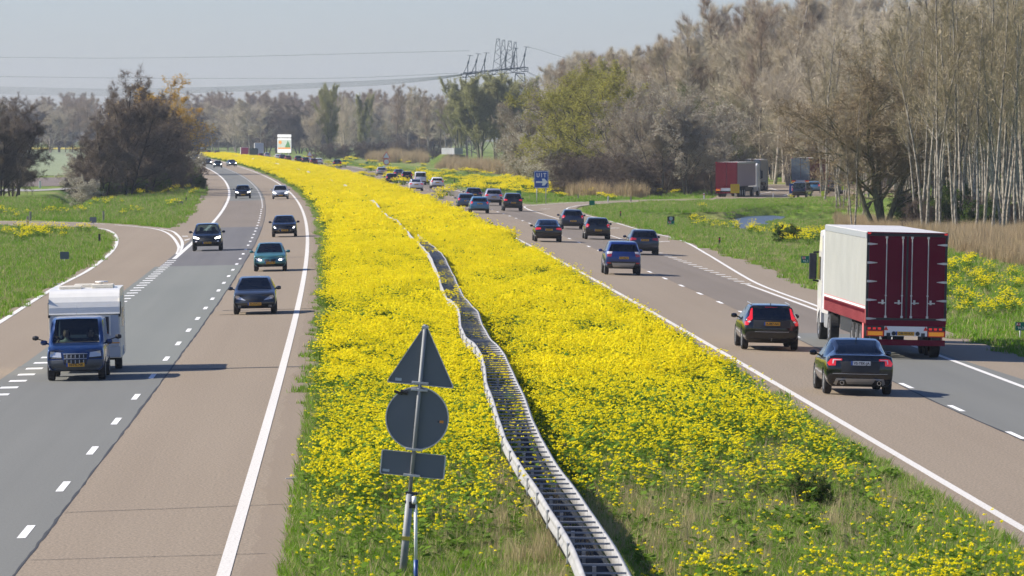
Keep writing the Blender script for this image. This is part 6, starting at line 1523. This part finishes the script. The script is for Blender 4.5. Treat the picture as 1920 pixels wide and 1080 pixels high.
car('hatchback', 874, 392.5, 'gblue', 'grey blue hatchback overlapped by the mid blue one', text='34-NLB-7')
car('wagon', 888, 379, 'navy', 'dark car with red lamps behind the grey blue hatchback')
car('hatchback', 819.6, 353.8, 'white', 'white hatchback alone in the slow lane')
car('sedan', 779.8, 358, 'white', 'white saloon in front of the white van')
car('van', 788, 346.5, 'white', 'white van behind the white saloon', name='van', cat='van', plate=None, sub={'towing_mirror': None, 'roof_aerial': None})
car('hatchback', 763, 340, 'black', 'dark hatchback left of the white van')
car('sedan', 748, 334.5, 'dgrey', 'small grey saloon in the middle of the distant group')
car('hatchback', 734.5, 345, 'black', 'black hatchback left of the distant group, fast lane')
car('hatchback', 715.5, 330, 'silver', 'silver hatchback ahead of the black one')
car('suv', 632, 314, 'dgrey', 'grey car alone on the far curve', plate=None)
for x, y, t, c_, lb in [(598, 308.3, 'hatchback', 'white', 'white car next to the far warning sign'), (588.5, 309.3, 'hatchback', 'dred', 'dark red car next to the white one at the warning sign'), (573, 306.3, 'hatchback', 'black', 'small dark car left of the far warning sign'), (559, 305, 'suv', 'black', 'big dark car in the far queue right of the board'), (540, 302.2, 'hatchback', 'dred', 'dark red car in the far queue under the board'), (529.5, 299.8, 'hatchback', 'navy', 'dark blue car in the far queue under the board'), (521, 299.3, 'hatchback', 'white', 'white car in the far queue left under the board'), (501, 297.5, 'suv', 'silver', 'silver people carrier in the far queue left of the board'), (490, 296.6, 'hatchback', 'dred', 'small dark red car beside the silver people carrier'), (407, 290.8, 'hatchback', 'black', 'dark car farthest away on the curve, right one'), (391, 289.6, 'hatchback', 'dgrey', 'dark car farthest away on the curve, left one')]:
    car(t, x, y, c_, lb, plate=None)
# ---- oncoming traffic on the left
car('near_hatch', 478.4, 589, 'dgrey', 'dark grey hatchback coming nearest in the fast lane', away=False, text='93-HVN-2', pz=.41)
car('teal_sedan', 507, 508.6, 'teal', 'teal car coming with lit headlamps', away=False, text='RD-KG-42', pz=.44)
car('small_hatch', 533.5, 444.4, 'black', 'small black hatchback coming with chrome-edged grille', away=False, text='2-SVR-80', pz=.46)
car('suv', 389, 470.5, 'black', 'black SUV coming past the slip road nose', away=False, text='18-LXD-5', pz=.50)
car('hatchback', 455.7, 372.2, 'black', 'black car coming with bright headlamps in the left bend', away=False, plate='plate')
car('hatchback', 526, 373.4, 'silver', 'silver car coming with bright headlamps in the bend', away=False, plate='plate')
car('sedan', 436, 312, 'navy', 'far oncoming dark car, rightmost of three', away=False, plate=None, dh=.12)
car('hatchback', 408.5, 314.5, 'dgreen', 'far oncoming dark car, middle of three', away=False, plate=None)
car('hatchback', 390, 309.5, 'navy', 'far oncoming dark car, leftmost of three', away=False, plate=None)
vb = car('van', 144.6, 713, 'vblue', 'blue van with towing mirrors pulling a white caravan', away=False, text='30-HL-NK', pz=.47, name='van', cat='van')
# badge-like white stains on the bonnet
# ---- people in the van
def person(loc, rz, label, arm_up, top, skin=(.42, .26, .19)):
    e = empty('person', loc, rz); tag(e, label, 'person')
    bm_ = bpy.data.meshes.new('body')
    J = [(0, 0, 0), (0, .02, .22), (0, .0, .42), (0, -.01, .52), (0, .0, .60), (.19, 0, .44), (-.19, 0, .44)]
    J += [(.27, .12, .24), (.20, .36, .26)] if not arm_up else [(.30, .16, .30), (.20, .30, .52)]
    J += [(-.27, .12, .22), (-.18, .38, .28), (.09, .05, -.02), (.13, .42, .02), (-.09, .05, -.02), (-.13, .42, .02)]
    E_ = [(0, 1), (1, 2), (2, 3), (3, 4), (2, 5), (2, 6), (5, 7), (7, 8), (6, 9), (9, 10), (0, 11), (11, 12), (0, 13), (13, 14)]
    rad = [.15, .14, .13, .055, .05, .075, .075, .045, .032, .045, .032, .09, .07, .09, .07]
    bm_.from_pydata(J, E_, []); o = bpy.data.objects.new('tmp', bm_); COL.objects.link(o)
    sk = o.modifiers.new('s', 'SKIN'); o.modifiers.new('ss', 'SUBSURF').levels = 1
    for k, r in enumerate(rad): bm_.skin_vertices[0].data[k].radius = (r, r * .8); bm_.skin_vertices[0].data[k].use_root = (k == 0)
    dg = bpy.context.evaluated_depsgraph_get(); me = bpy.data.meshes.new_from_object(o.evaluated_get(dg)); bpy.data.objects.remove(o)
    h = MB().lathe([(-.12, .001), (-.115, .05), (-.06, .078), (.02, .085), (.08, .07), (.115, .03), (.12, .001)], n=14, axis='z', c=(0, .02, .70))
    n0 = len(me.vertices); me.materials.clear(); me.materials.append(top)
    link_mesh('torso', me, top, e, True)
    sm_ = mat('skin', skin, .6); h.prism([(.095, .68), (.13, .70), (.10, .73)], -.012, .012, 'yz')
    h.tube((.30 if arm_up else .27, .14, .27), (.20, .32, .50 if arm_up else .27), .04, .03); h.tube((-.27, .13, .23), (-.18, .38, .28), .04, .03)
    for k in range(5):
        a = -.3 + k * .15; hx, hz = (.20, .52) if arm_up else (.20, .28); h.tube((hx + a * .12, .33, hz), (hx + a * .28, .34, hz + (.10 if k else .06)), .012, .008, n=6)
    h.build('head', sm_, e, True)
    MB().lathe([(.0, .092), (.05, .094), (.10, .075), (.13, .03), (.135, .001)], n=14, axis='z', c=(0, .0, .70)).build('hair', mat('hair', (.05, .03, .02), .8), e, True)
vp = vb.location
fwd = Vector((math.sin(-vb.rotation_euler.z), math.cos(vb.rotation_euler.z), 0)); rt = Vector((fwd.y, -fwd.x, 0))
person(vp + fwd * .35 + rt * .36 + Vector((0, 0, .62)), vb.rotation_euler.z, 'person in pale top raising a hand to the head behind the van windscreen', True, mat('pale_top', (.35, .38, .33), .9))
person(vp + fwd * .35 - rt * .36 + Vector((0, 0, .62)), vb.rotation_euler.z, 'person in dark top at the steering wheel of the blue van', False, mat('dark_top', (.06, .07, .09), .9))

# ---- caravan behind the van
def along(p, d):
    """point d metres farther along the lane of p, keeping its lateral offset"""
    s_ = p.x - float(XL(p.y)); y_ = p.y + d; x_ = s_ + float(XL(y_)); return Vector((x_, y_, float(base_z(np.array(x_), np.array(y_)))))
cp = along(Vector((vp.x, vp.y, 0)), 2.08 + 1.15 + 2.3); cv = empty('caravan', cp + Vector((0, 0, .01)), -math.atan(dXL(cp.y)) + math.pi + .012)
cv.rotation_euler = (0, .022, cv.rotation_euler.z)
tag(cv, 'white caravan with rounded front towed behind the blue van', 'caravan')
M['cwhite'] = mat('caravan_white', (.76, .74, .68), .35, var=.04, coat=.3); M['cgrey'] = mat('caravan_grey', (.42, .46, .52), .45); M['cream'] = mat('cream_plastic', (.74, .68, .55), .5); M['cglass'] = mat('tinted_acrylic', (.03, .035, .05), .15)
Lc, Wc, Hc = 4.6, 2.10, 2.47
side = [(-Lc / 2, .42), (-Lc / 2 - .02, 1.2), (-Lc / 2 + .05, 2.2), (-Lc / 2 + .18, Hc), (Lc / 2 - .80, Hc), (Lc / 2 - .58, Hc - .03), (Lc / 2 - .38, Hc - .10), (Lc / 2 - .22, Hc - .21), (Lc / 2 - .10, Hc - .36), (Lc / 2 - .03, Hc - .52), (Lc / 2 - .0, Hc - .68), (Lc / 2 + .02, 1.75), (Lc / 2 - .05, 1.70), (Lc / 2 + .0, 1.1), (Lc / 2 + .03, .80), (Lc / 2 - .10, .42)]
MB().prism(side, -Wc / 2, Wc / 2, 'yz').build('body', M['cwhite'], cv)
MB().box(-Wc / 2 - .012, -Wc / 2, -Lc / 2 + .02, Lc / 2 - .08, .42, Hc - .25).box(Wc / 2, Wc / 2 + .012, -Lc / 2 + .02, Lc / 2 - .08, .42, Hc - .25).build('side_panel', M['cream'], cv)
MB().box(-Wc / 2 + .04, Wc / 2 - .04, Lc / 2 + .02, Lc / 2 + .04, .78, 1.70).build('shaded_front_panel', M['cgrey'], cv)  # bluish grey colour imitates shade on the white caravan's front
fwn = MB().box(-.72, .72, Lc / 2 + .045, Lc / 2 + .075, 1.15, 1.66).build('front_window', M['cglass'], cv, bevel=.01)
MB().box(-.78, .78, Lc / 2 + .03, Lc / 2 + .06, 1.665, 1.70).box(-.78, -.73, Lc / 2 + .03, Lc / 2 + .06, 1.1, 1.665).box(.73, .78, Lc / 2 + .03, Lc / 2 + .06, 1.1, 1.665).build('window_frame', M['cwhite'], fwn)
MB().box(-Wc / 2, Wc / 2, Lc / 2 - .02, Lc / 2 + .035, .44, .77).build('front_skirt', M['cgrey'], cv, bevel=.02)
MB().box(-Wc / 2 + .02, Wc / 2 - .02, Lc / 2 + .036, Lc / 2 + .042, .86, .90).build('orange_stripe', mat('orange_stripe', (.70, .36, .10), .5), cv)
for x, y0, w_, d_, h_ in ((.45, .5, .34, .5, .05), (-.5, .2, .32, .45, .08), (-.62, -.6, .20, .3, .04), (.1, -1.0, .3, .4, .06)): MB().box(x - w_, x + w_, y0 - d_, y0 + d_, Hc + .001, Hc + h_ + .03).build('roof_vent', M['cream'], cv, bevel=.02)
MB().tube((-.45, -.2, Hc), (-.45, -.2, Hc + .2), .03).lathe([(Hc + .15, .001), (Hc + .16, .20), (Hc + .19, .18), (Hc + .20, .001)], n=16, axis='z', c=(-.45, -.2, 0)).build('satellite_dome', M['cwhite'], cv)
for sx in (-1, 1):
    MB().box(sx * (Wc / 2 + .014) - .004, sx * (Wc / 2 + .014) + .004, -.9, .7, 1.3, 1.85).build('side_window', M['cglass'], cv)
    MB().tube((sx * (Wc / 2 + .02), Lc / 2 - .2, 1.72), (sx * (Wc / 2 + .02), Lc / 2 - .2, 2.1), .02, n=6).box(sx * (Wc / 2) - .03, sx * (Wc / 2) + .03, Lc / 2 - .06, Lc / 2 + .05, 1.66, 1.74).build('corner_fitting', M['trim'], cv)
    o = bpy.data.objects.new('wheel', WHEEL[(.31,)][0]); COL.objects.link(o); o.parent = cv; o.location = (sx * (Wc / 2 - .14), -.1, .31)
    if sx < 0: o.rotation_euler = (0, 0, math.pi)
    r = bpy.data.objects.new('rim', WHEEL[(.31,)][1]); COL.objects.link(r); r.parent = o
MB().box(-.5, .5, -.6, 1.4, .25, .42).box(-.04, .04, 1.4, Lc / 2 + 1.0, .38, .45).box(-Wc / 2 + .1, Wc / 2 - .1, -.15, -.05, .27, .35).build('chassis', M['steel_dark'], cv)
for sx in (-1, 1): MB().prism([(-.55, .42), (-.42, .70), (.22, .70), (.35, .42), (.27, .42), (.16, .62), (-.36, .62), (-.47, .42)], sx * (Wc / 2 + .012), sx * (Wc / 2 + .03), 'yz').build('wheel_arch', M['cgrey'], cv)

# ================================================================== LORRIES
M['curtain'] = mat('truck_curtain', (.32, .325, .295), .6, var=.06, scale=.8); M['tred'] = mat('trailer_dark_red', (.125, .006, .022), .5, spec=.12, var=.06, scale=1); M['skirt'] = mat('red_strap_skirt', (.62, .15, .14), .6, var=.1, scale=4)
M['trailer_grey'] = mat('trailer_rail', (.35, .37, .38), .5, metal=.3); M['troof'] = mat('trailer_roof', (.60, .58, .55), .5, var=.08, scale=.6); M['cabw'] = mat('cab_white', (.74, .74, .73), .3, coat=.6); M['orange_r'] = mat('glowing_orange_reflector', (.85, .33, .015), .4, emit=(1, .35, .02), es=.12); M['redr'] = mat('red_reflector', (.70, .03, .01), .4)  # orange reflector given a faint glow though it holds no lamp
twm = wheel_meshes(.50, .32)
def lorry(loc, rz, label, cur, door, skirtm, cab, hero=False, L=13.6, name='lorry', tiltv=0.0):
    e = empty(name, loc, rz); e.rotation_euler = (0, tiltv, rz); tag(e, label, 'lorry')
    W = 1.275; z0, z1 = 1.22, 4.0      # local y=0 at the rear face, front towards +y
    MB().box(-W + .02, W - .02, .06, L, z0 + .02, z1 - .03).build('box_body', cur, e)
    MB().box(-W, W, .03, L, z1 - .03, z1).build('roof', M['troof'], e)
    for sx in (-1, 1):
        MB().box(sx * W - .03, sx * W + .03, .02, L, z1 - .20, z1 - .02).build('top_rail', M['trailer_grey'], e)
        if hero:
            # curtain with soft vertical folds
            V = []; nY = 120
            for k in range(nY + 1):
                y = .08 + (L - .1) * k / nY; b = .012 * math.sin(k * 1.9) + .008 * math.sin(k * .63) + .01
                for z in (1.62, 2.2, 3.0, z1 - .2): V.append((sx * (W + b), y, z))
            F = np.array([[4 * k + j, 4 * k + j + 1, 4 * k + j + 5, 4 * k + j + 4] for k in range(nY) for j in range(3)]); link_mesh('curtain', mesh_np('curtain', np.array(V), F), cur, e, True)
            MB().box(sx * (W + .012) - .008, sx * (W + .012) + .008, .06, L - .02, 1.56, 1.63).build('white_hem', M['wht'], e)
            MB().box(sx * (W + .005) - .008, sx * (W + .005) + .008, .06, L - .02, 1.10, 1.56).build('strap_skirt', skirtm, e)
            st_me = mbme(MB().box(-.012, .012, -.045, .045, -.23, .23).box(-.02, .02, -.05, .05, .10, .19), 'strap'); st_me.materials.append(M['pred'] if 'pred' in M else M['tred'])
            for k in range(38): o = bpy.data.objects.new('strap', st_me); COL.objects.link(o); o.parent = e; o.location = (sx * (W + .02), .25 + k * .35, 1.33)
            MB().box(sx * (W + .014) - .008, sx * (W + .014) + .008, .06, L - .02, 1.635, 1.655).build('red_hem', skirtm, e)
    # rear frame and doors
    fr = M['blk'] if hero else door
    MB().box(-W, -W + .07, -.005, .06, z0, z1 - .04).box(W - .07, W, -.005, .06, z0, z1 - .04).box(-W + .071, W - .071, -.004, .06, 3.88, z1 - .04).box(-W + .071, W - .071, -.004, .06, z0, z0 + .06).build('rear_frame', fr, e)
    MB().box(-W, W, -.008, .05, z1 - .038, z1 + .002).build('top_lintel', door, e)
    for x0, x1 in ((-W + .075, -.03), (.03, W - .075)):
        d = MB().box(x0, x1, -.022, .05, z0 + .065, 3.875).build('rear_door', door, e, bevel=.006)
        if hero:
            for f in (.46, .90 if x0 < 0 else .10):
                x = x0 + (x1 - x0) * (f if x0 < 0 else (1 - f) if f > .2 else f)
                rod = MB().tube((x, -.055, z0 + .08), (x, -.055, 3.87), .016, n=8).box(x - .035, x + .035, -.07, -.023, 3.80, 3.87).box(x - .035, x + .035, -.07, -.023, z0 + .07, z0 + .14).box(x - .03, x + .03, -.065, -.023, 1.98, 2.02).build('lock_rod', M['galv'], d)
                sxx = -1 if (x0 < 0) else 1
                MB().box(min(x, x + sxx * .24), max(x, x + sxx * .24), -.075, -.05, 1.75, 1.785).box(x + sxx * .10 - .03, x + sxx * .10 + .03, -.085, -.023, 1.72, 1.86).build('door_handle', M['galv'], d)
            for q in range(5):
                z = 3.62 - q * .59; sxx = -1 if x0 < 0 else 1; xe = sxx * (W - .005)
                MB().prism([(xe, z - .035), (xe - sxx * .12, z - .035), (xe - sxx * .32, z - .008), (xe - sxx * .32, z + .008), (xe - sxx * .12, z + .035), (xe, z + .035)], -.04, -.024).build('hinge', M['galv'], d)
    if hero: MB().box(-.03, .03, -.03, .0, z0 + .07, 3.87).build('door_seal', M['blk'], e)
    for sx in (-1, 1): MB().box(sx * (W - .06) - .05, sx * (W - .06) + .05, -.03, -.005, 3.93, 3.985).build('marker_lamp', M['tail_on'], e)
    # lower rear
    MB().box(-W + .01, W - .01, .0, .10, 1.03, z0 - .002).build('rear_beam', door, e)
    MB().box(-.68, .68, -.012, .08, .72, 1.025).build('light_board', M['wht'] if hero else M['cgrey'], e)
    for sx in (-1, 1):
        c = sx * .97
        a = MB().box(c - .29, c + .29, -.015, .08, .70, 1.025).build('lamp_unit', M['blk'] if hero else M['trim'], e)
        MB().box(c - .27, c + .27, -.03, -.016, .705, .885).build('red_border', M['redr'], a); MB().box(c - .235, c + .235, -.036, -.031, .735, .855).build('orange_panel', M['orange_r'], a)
        for q in range(3): MB().box(c - .24 + q * .16, c - .14 + q * .16, -.032, -.016, .915, .985).build('tail_lamp', M['tail_on'], a)
        MB().prism([(c - sx * .34 - .07, .90), (c - sx * .34 + .07, .90), (c - sx * .34, 1.03)], -.034, -.014).build('reflector_triangle', M['redr'], a)
    MB().box(-W + .05, W - .02, .02, .14, .42, .60).build('underrun_bar', door, e); MB().box(-.55, -.45, .05, .2, .45, .72).box(.45, .55, .05, .2, .45, .72).box(W - .45, W - .15, .05, .2, .58, .70).box(-W + .15, -W + .45, .05, .2, .58, .70).build('underrun_bracket', M['blk'], e)
    # plate
    if hero:
        pl = MB().box(-.27, .27, -.03, -.013, .74, .86).build('licence_plate', M['plate'], e); MB().box(-.32, -.272, -.03, -.013, .74, .86).build('blue_strip', M['bsign'], pl)
        text_mesh('lettering', 'OB-93-KX', .105, M['blk'], pl, (0, -.034, .80), FACE, bold=.002)
        for sx in (-1, 1): MB().lathe([(-.05, .001), (-.05, .06), (-.013, .07)], axis='y', n=12, c=(sx * .38, 0, .80)).build('coupling_cap', M['blk'], e); MB().box(sx * .55 - .06, sx * .55 + .06, -.02, -.0125, .70, .82).build('buffer', M['steel_dark'], e)
    # chassis, mudguards, wheels
    MB().box(-.5, .5, .3, L - .6, .95, 1.2).box(-W + .06, W - .06, .5, 4.6, 1.1, 1.2).build('chassis', M['steel_dark'], e)
    MB().box(-W + .12, W - .12, 5.4, 9.2, .58, 1.09).build('dark_filler_box', M['blk'], e, bevel=.02)  # black box added to close off the bright gap under the trailer
    def whl(y, sx, x=None, r=.5):
        o = bpy.data.objects.new('wheel', twm[0]); COL.objects.link(o); o.parent = e; o.location = (sx * (W - .17), y, .5); 
        if not twm[0].materials: twm[0].materials.append(M['tyre'])
        if sx < 0: o.rotation_euler = (0, 0, math.pi)
        q = bpy.data.objects.new('rim', twm[1]); COL.objects.link(q); q.parent = o
        if not twm[1].materials: twm[1].materials.append(M['rimm'])
    for y in (1.75, 3.06, 4.37):
        for sx in (-1, 1): whl(y, sx)
    for sx in (-1, 1): MB().box(sx * (W - .03) - .015, sx * (W - .03) + .015, .75, 1.2, .45, 1.1).build('mudflap', skirtm if hero else M['trim'], e)
    # tractor
    cy = L - 1.6    # drive axle
    for sx in (-1, 1): whl(cy, sx); whl(cy + 3.6, sx)
    yf = L + 3.1
    MB().box(-.45, .45, L - 2.6, yf - .3, .6, .95).build('tractor_frame', M['steel_dark'], e)
    cb = MB().prism([(yf - 2.2, 1.0), (yf - 2.2, 3.55), (yf - 1.7, 3.80), (yf - .7, 3.75), (yf - .25, 2.9), (yf, 1.9), (yf, .5), (yf - .5, .5), (yf - .62, 1.0)], -1.22, 1.22, 'yz').build('cab', cab, e, bevel=.05)
    MB().prism([(yf - .70, 2.05), (yf - .70, 2.85), (yf - .32, 2.78), (yf - .08, 2.05)], -1.24, -1.221, 'yz').prism([(yf - 1.6, 2.05), (yf - 1.6, 2.85), (yf - .74, 2.85), (yf - .74, 2.05)], -1.24, -1.221, 'yz').build('side_window', M['cglass'], cb)
    MB().box(-1.05, 1.05, yf - .2, yf + .012, 2.0, 2.05).build('visor', M['trim'], e)
    for sx in (-1, 1):
        MB().box(sx * 1.43 - .13, sx * 1.43 + .13, yf - .42, yf - .30, 2.05, 2.95).tube((sx * 1.2, yf - .35, 3.0), (sx * 1.43, yf - .36, 2.98), .03).tube((sx * 1.2, yf - .35, 1.98), (sx * 1.43, yf - .36, 2.02), .03).build('mirror', M['trim'], e, bevel=.03)
        MB().box(sx * 1.43 - .10, sx * 1.43 + .10, yf - .435, yf - .421, 2.12, 2.88).build('mirror_glass', M['cglass'], e)
        MB().box(sx * 1.0 - .2, sx * 1.0 + .2, cy + .75, cy + 2.4, .45, 1.05).build('fuel_tank', M['silver_trim'], e, bevel=.08)
        MB().box(sx * 1.22 - .02, sx * 1.22 + .02, cy + .6, cy + 3.0, .95, 1.12).build('side_fairing', cab, e)
        MB().box(sx * 1.12 - .14, sx * 1.12 + .14, yf - 1.9, yf - 1.5, .6, 3.6).build('cab_fairing', cab, e)
    if hero:
        pl = MB().box(-.9, -.35, L - 2.75, L - 2.72, .80, .92).build('rear_tractor_plate', M['plate'], e); MB().box(-1.02, -.3, L - 2.76, L - 2.74, .98, 1.10).build('tractor_tail_lamp', M['tail'], e)
    return e
p = G(1697, 673.5)      # rear face centre on the ground: rear spans 1625..1772
hz = -math.atan(dXL(p.y)); sl_ = .022
lorry(Vector((p.x, p.y, p.z + .01)), hz + .006, 'big lorry with dark red rear doors, pale curtain side and white cab', M['curtain'], M['tred'], M['skirt'], M['cabw'], True, tiltv=.020)
# parked lorries in the rest area
M['pred'] = mat('parked_trailer_red', (.15, .012, .022), .6, spec=.15, var=.1); M['pgrey'] = mat('parked_trailer_grey', (.16, .20, .23), .5, var=.1); M['pcol'] = mat('parked_colour_box', (.09, .12, .15), .6, spec=.2, var=.15); M['mauvec'] = mat('faded_curtain', (.30, .24, .27), .6)
def at(x, yb, Y=None): q = G(x, yb); return q
q = at(1362, 369.5); lorry(q, -.24, 'parked red box trailer behind the square yellow sign', M['mauvec'], M['pred'], M['pred'], M['cabw'], L=11)
q = at(1407, 358.5); lorry(q, -.12, 'parked grey trailer right of the red one', M['pgrey'], M['pgrey'], M['pgrey'], M['pgrey'], L=11)
q = at(1501, 352); lorry(q, -.30, 'parked trailer with blue-grey and yellow back behind the dark van', M['tred'], M['pcol'], M['redr'], M['pred'], L=9)
car('van', 1500, 371, 'black', 'dark van standing in the rest area beside the parking sign', dh=-.3, name='van', cat='van', plate=None, group='vehicles in the rest area', sub={'towing_mirror': None, 'roof_aerial': None})
car('hatchback', 1527, 362, 'lblue', 'blue car parked in the rest area behind the dark van', dh=-.3, plate=None, group='vehicles in the rest area')
car('suv', 1563, 364, 'dgrey', 'grey car parked in the rest area seen between tree trunks', dh=-.2, plate=None, group='vehicles in the rest area')
# far lorries
def boxtruck(x, y, label, bodym, rearm, h=3.9, w_=2.5, L=8, away=True, wing=None):
    q = G(x, y); e = empty('box_lorry', q, -math.atan(dXL(q.y)) + (0 if away else math.pi)); tag(e, label, 'lorry')
    y0 = 0 if away else -L
    MB().box(-w_ / 2, w_ / 2, y0 + .04, y0 + L - 2.2, .9, h).build('box_body', bodym, e, bevel=.04); MB().box(-w_ / 2 + .05, w_ / 2 - .05, y0, y0 + .035, .95, h - .06).build('rear_door', rearm, e)
    c = MB().prism([(y0 + L - 2.1, .5), (y0 + L - 2.1, min(h, 3.2)), (y0 + L - .6, min(h, 3.1)), (y0 + L, 1.7), (y0 + L, .45)], -1.15, 1.15, 'yz').build('cab', bodym, e, bevel=.05)
    MB().prism([(y0 + L - .52, 2.75), (y0 + L - .04, 1.75), (y0 + L + .02, 1.78), (y0 + L - .46, 2.80)], -1.05, 1.05, 'yz').build('windscreen', M['cglass'], c)
    for yy in (y0 + 1.6, y0 + L - 1.2):
        for sx in (-1, 1): o = bpy.data.objects.new('wheel', twm[0]); COL.objects.link(o); o.parent = e; o.location = (sx * (w_ / 2 - .18), yy, .5)
    for sx in (-1, 1): MB().box(sx * 1.0 - .14, sx * 1.0 + .14, -.02 if away else y0 + L, .04 if away else y0 + L + .03, .75, .88).build('lamp', M['tail'] if away else M['head_on'], e)
    MB().box(-w_ / 2 + .1, w_ / 2 - .1, y0 + .2, y0 + L - .4, .6, .88).build('chassis', M['steel_dark'], e)
    return e
M['magenta'] = mat('magenta_print', (.42, .03, .12), .5)
boxtruck(459, 295.2, 'small white box lorry with crimson rear doors in the far queue', M['cabw'], M['magenta'], 2.95, 2.3, 6)
e = boxtruck(486, 295.0, 'tall white box lorry in the far queue behind the dark one', M['cabw'], M['cgrey'], 4.2, 2.6, 9)
boxtruck(476, 296.2, 'dark green lorry left of the dark red car in the far queue', P_['dgreen'], P_['dgreen'], 2.7, 2.4, 6)
boxtruck(366, 301.0, 'dark blue lorry coming partly hidden by the left trees', P_['gblue'], P_['gblue'], 3.9, 2.5, 9, away=False)
boxtruck(379.5, 289.8, 'small white van high on the far curve', M['cabw'], M['cgrey'], 2.3, 1.9, 5)
# litter on the shoulders
def lit(name, x, y, pts, h, m, label, cat='debris'):
    q = G(x, y); o = MB().prism(pts, 0, h, 'xy').build(name, m, None, bevel=.005); o.location = (q.x, q.y, q.z + .012); o.rotation_euler = (.1, .05, R.uniform(0, 3)); tag(o, label, cat)
lit('rubber_scrap', 572, 838, [(-.12, -.05), (.10, -.1), (.14, .06), (-.05, .09)], .05, M['blk'], 'black scrap of rubber at the median edge of the left carriageway')
q = G(556, 898); o = MB().box(-.22, .22, -.012, .012, 0, .02).build('white_stick', M['wht']); o.location = (q.x, q.y, q.z + .012); o.rotation_euler = (0, -.05, .15); tag(o, 'thin white stick lying at the edge of the left carriageway', 'debris')
lit('paper_scrap', 105, 534, [(-.25, -.15), (.2, -.2), (.3, .1), (-.1, .2)], .05, M['wht'], 'crumpled white litter on the grass beside the slip road line', 'litter')
lit('paper_scrap', 22, 572, [(-.1, -.1), (.1, -.1), (.12, .1), (-.1, .08)], .05, M['wht'], 'small white litter on the left grass', 'litter')
# ================================================================== HAZE
hz_m = bpy.data.materials.new('haze'); hz_m.use_nodes = True; t = hz_m.node_tree; t.nodes.clear()
out = t.nodes.new('ShaderNodeOutputMaterial'); pv = t.nodes.new('ShaderNodeVolumePrincipled')
pv.inputs['Color'].default_value = (.80, .89, 1.0, 1); pv.inputs['Density'].default_value = HAZE; pv.inputs['Anisotropy'].default_value = .2
t.links.new(pv.outputs[0], out.inputs['Volume'])
hzo = MB().box(-2700, 2700, -60, 4550, -4, 62).build('haze', hz_m); tag(hzo, 'thin pale blue air haze over the whole road', None, None, 'stuff')
print('objects', len(bpy.data.objects), 'mesh tris', sum(len(m.loops) - 2 * len(m.polygons) for m in bpy.data.meshes))
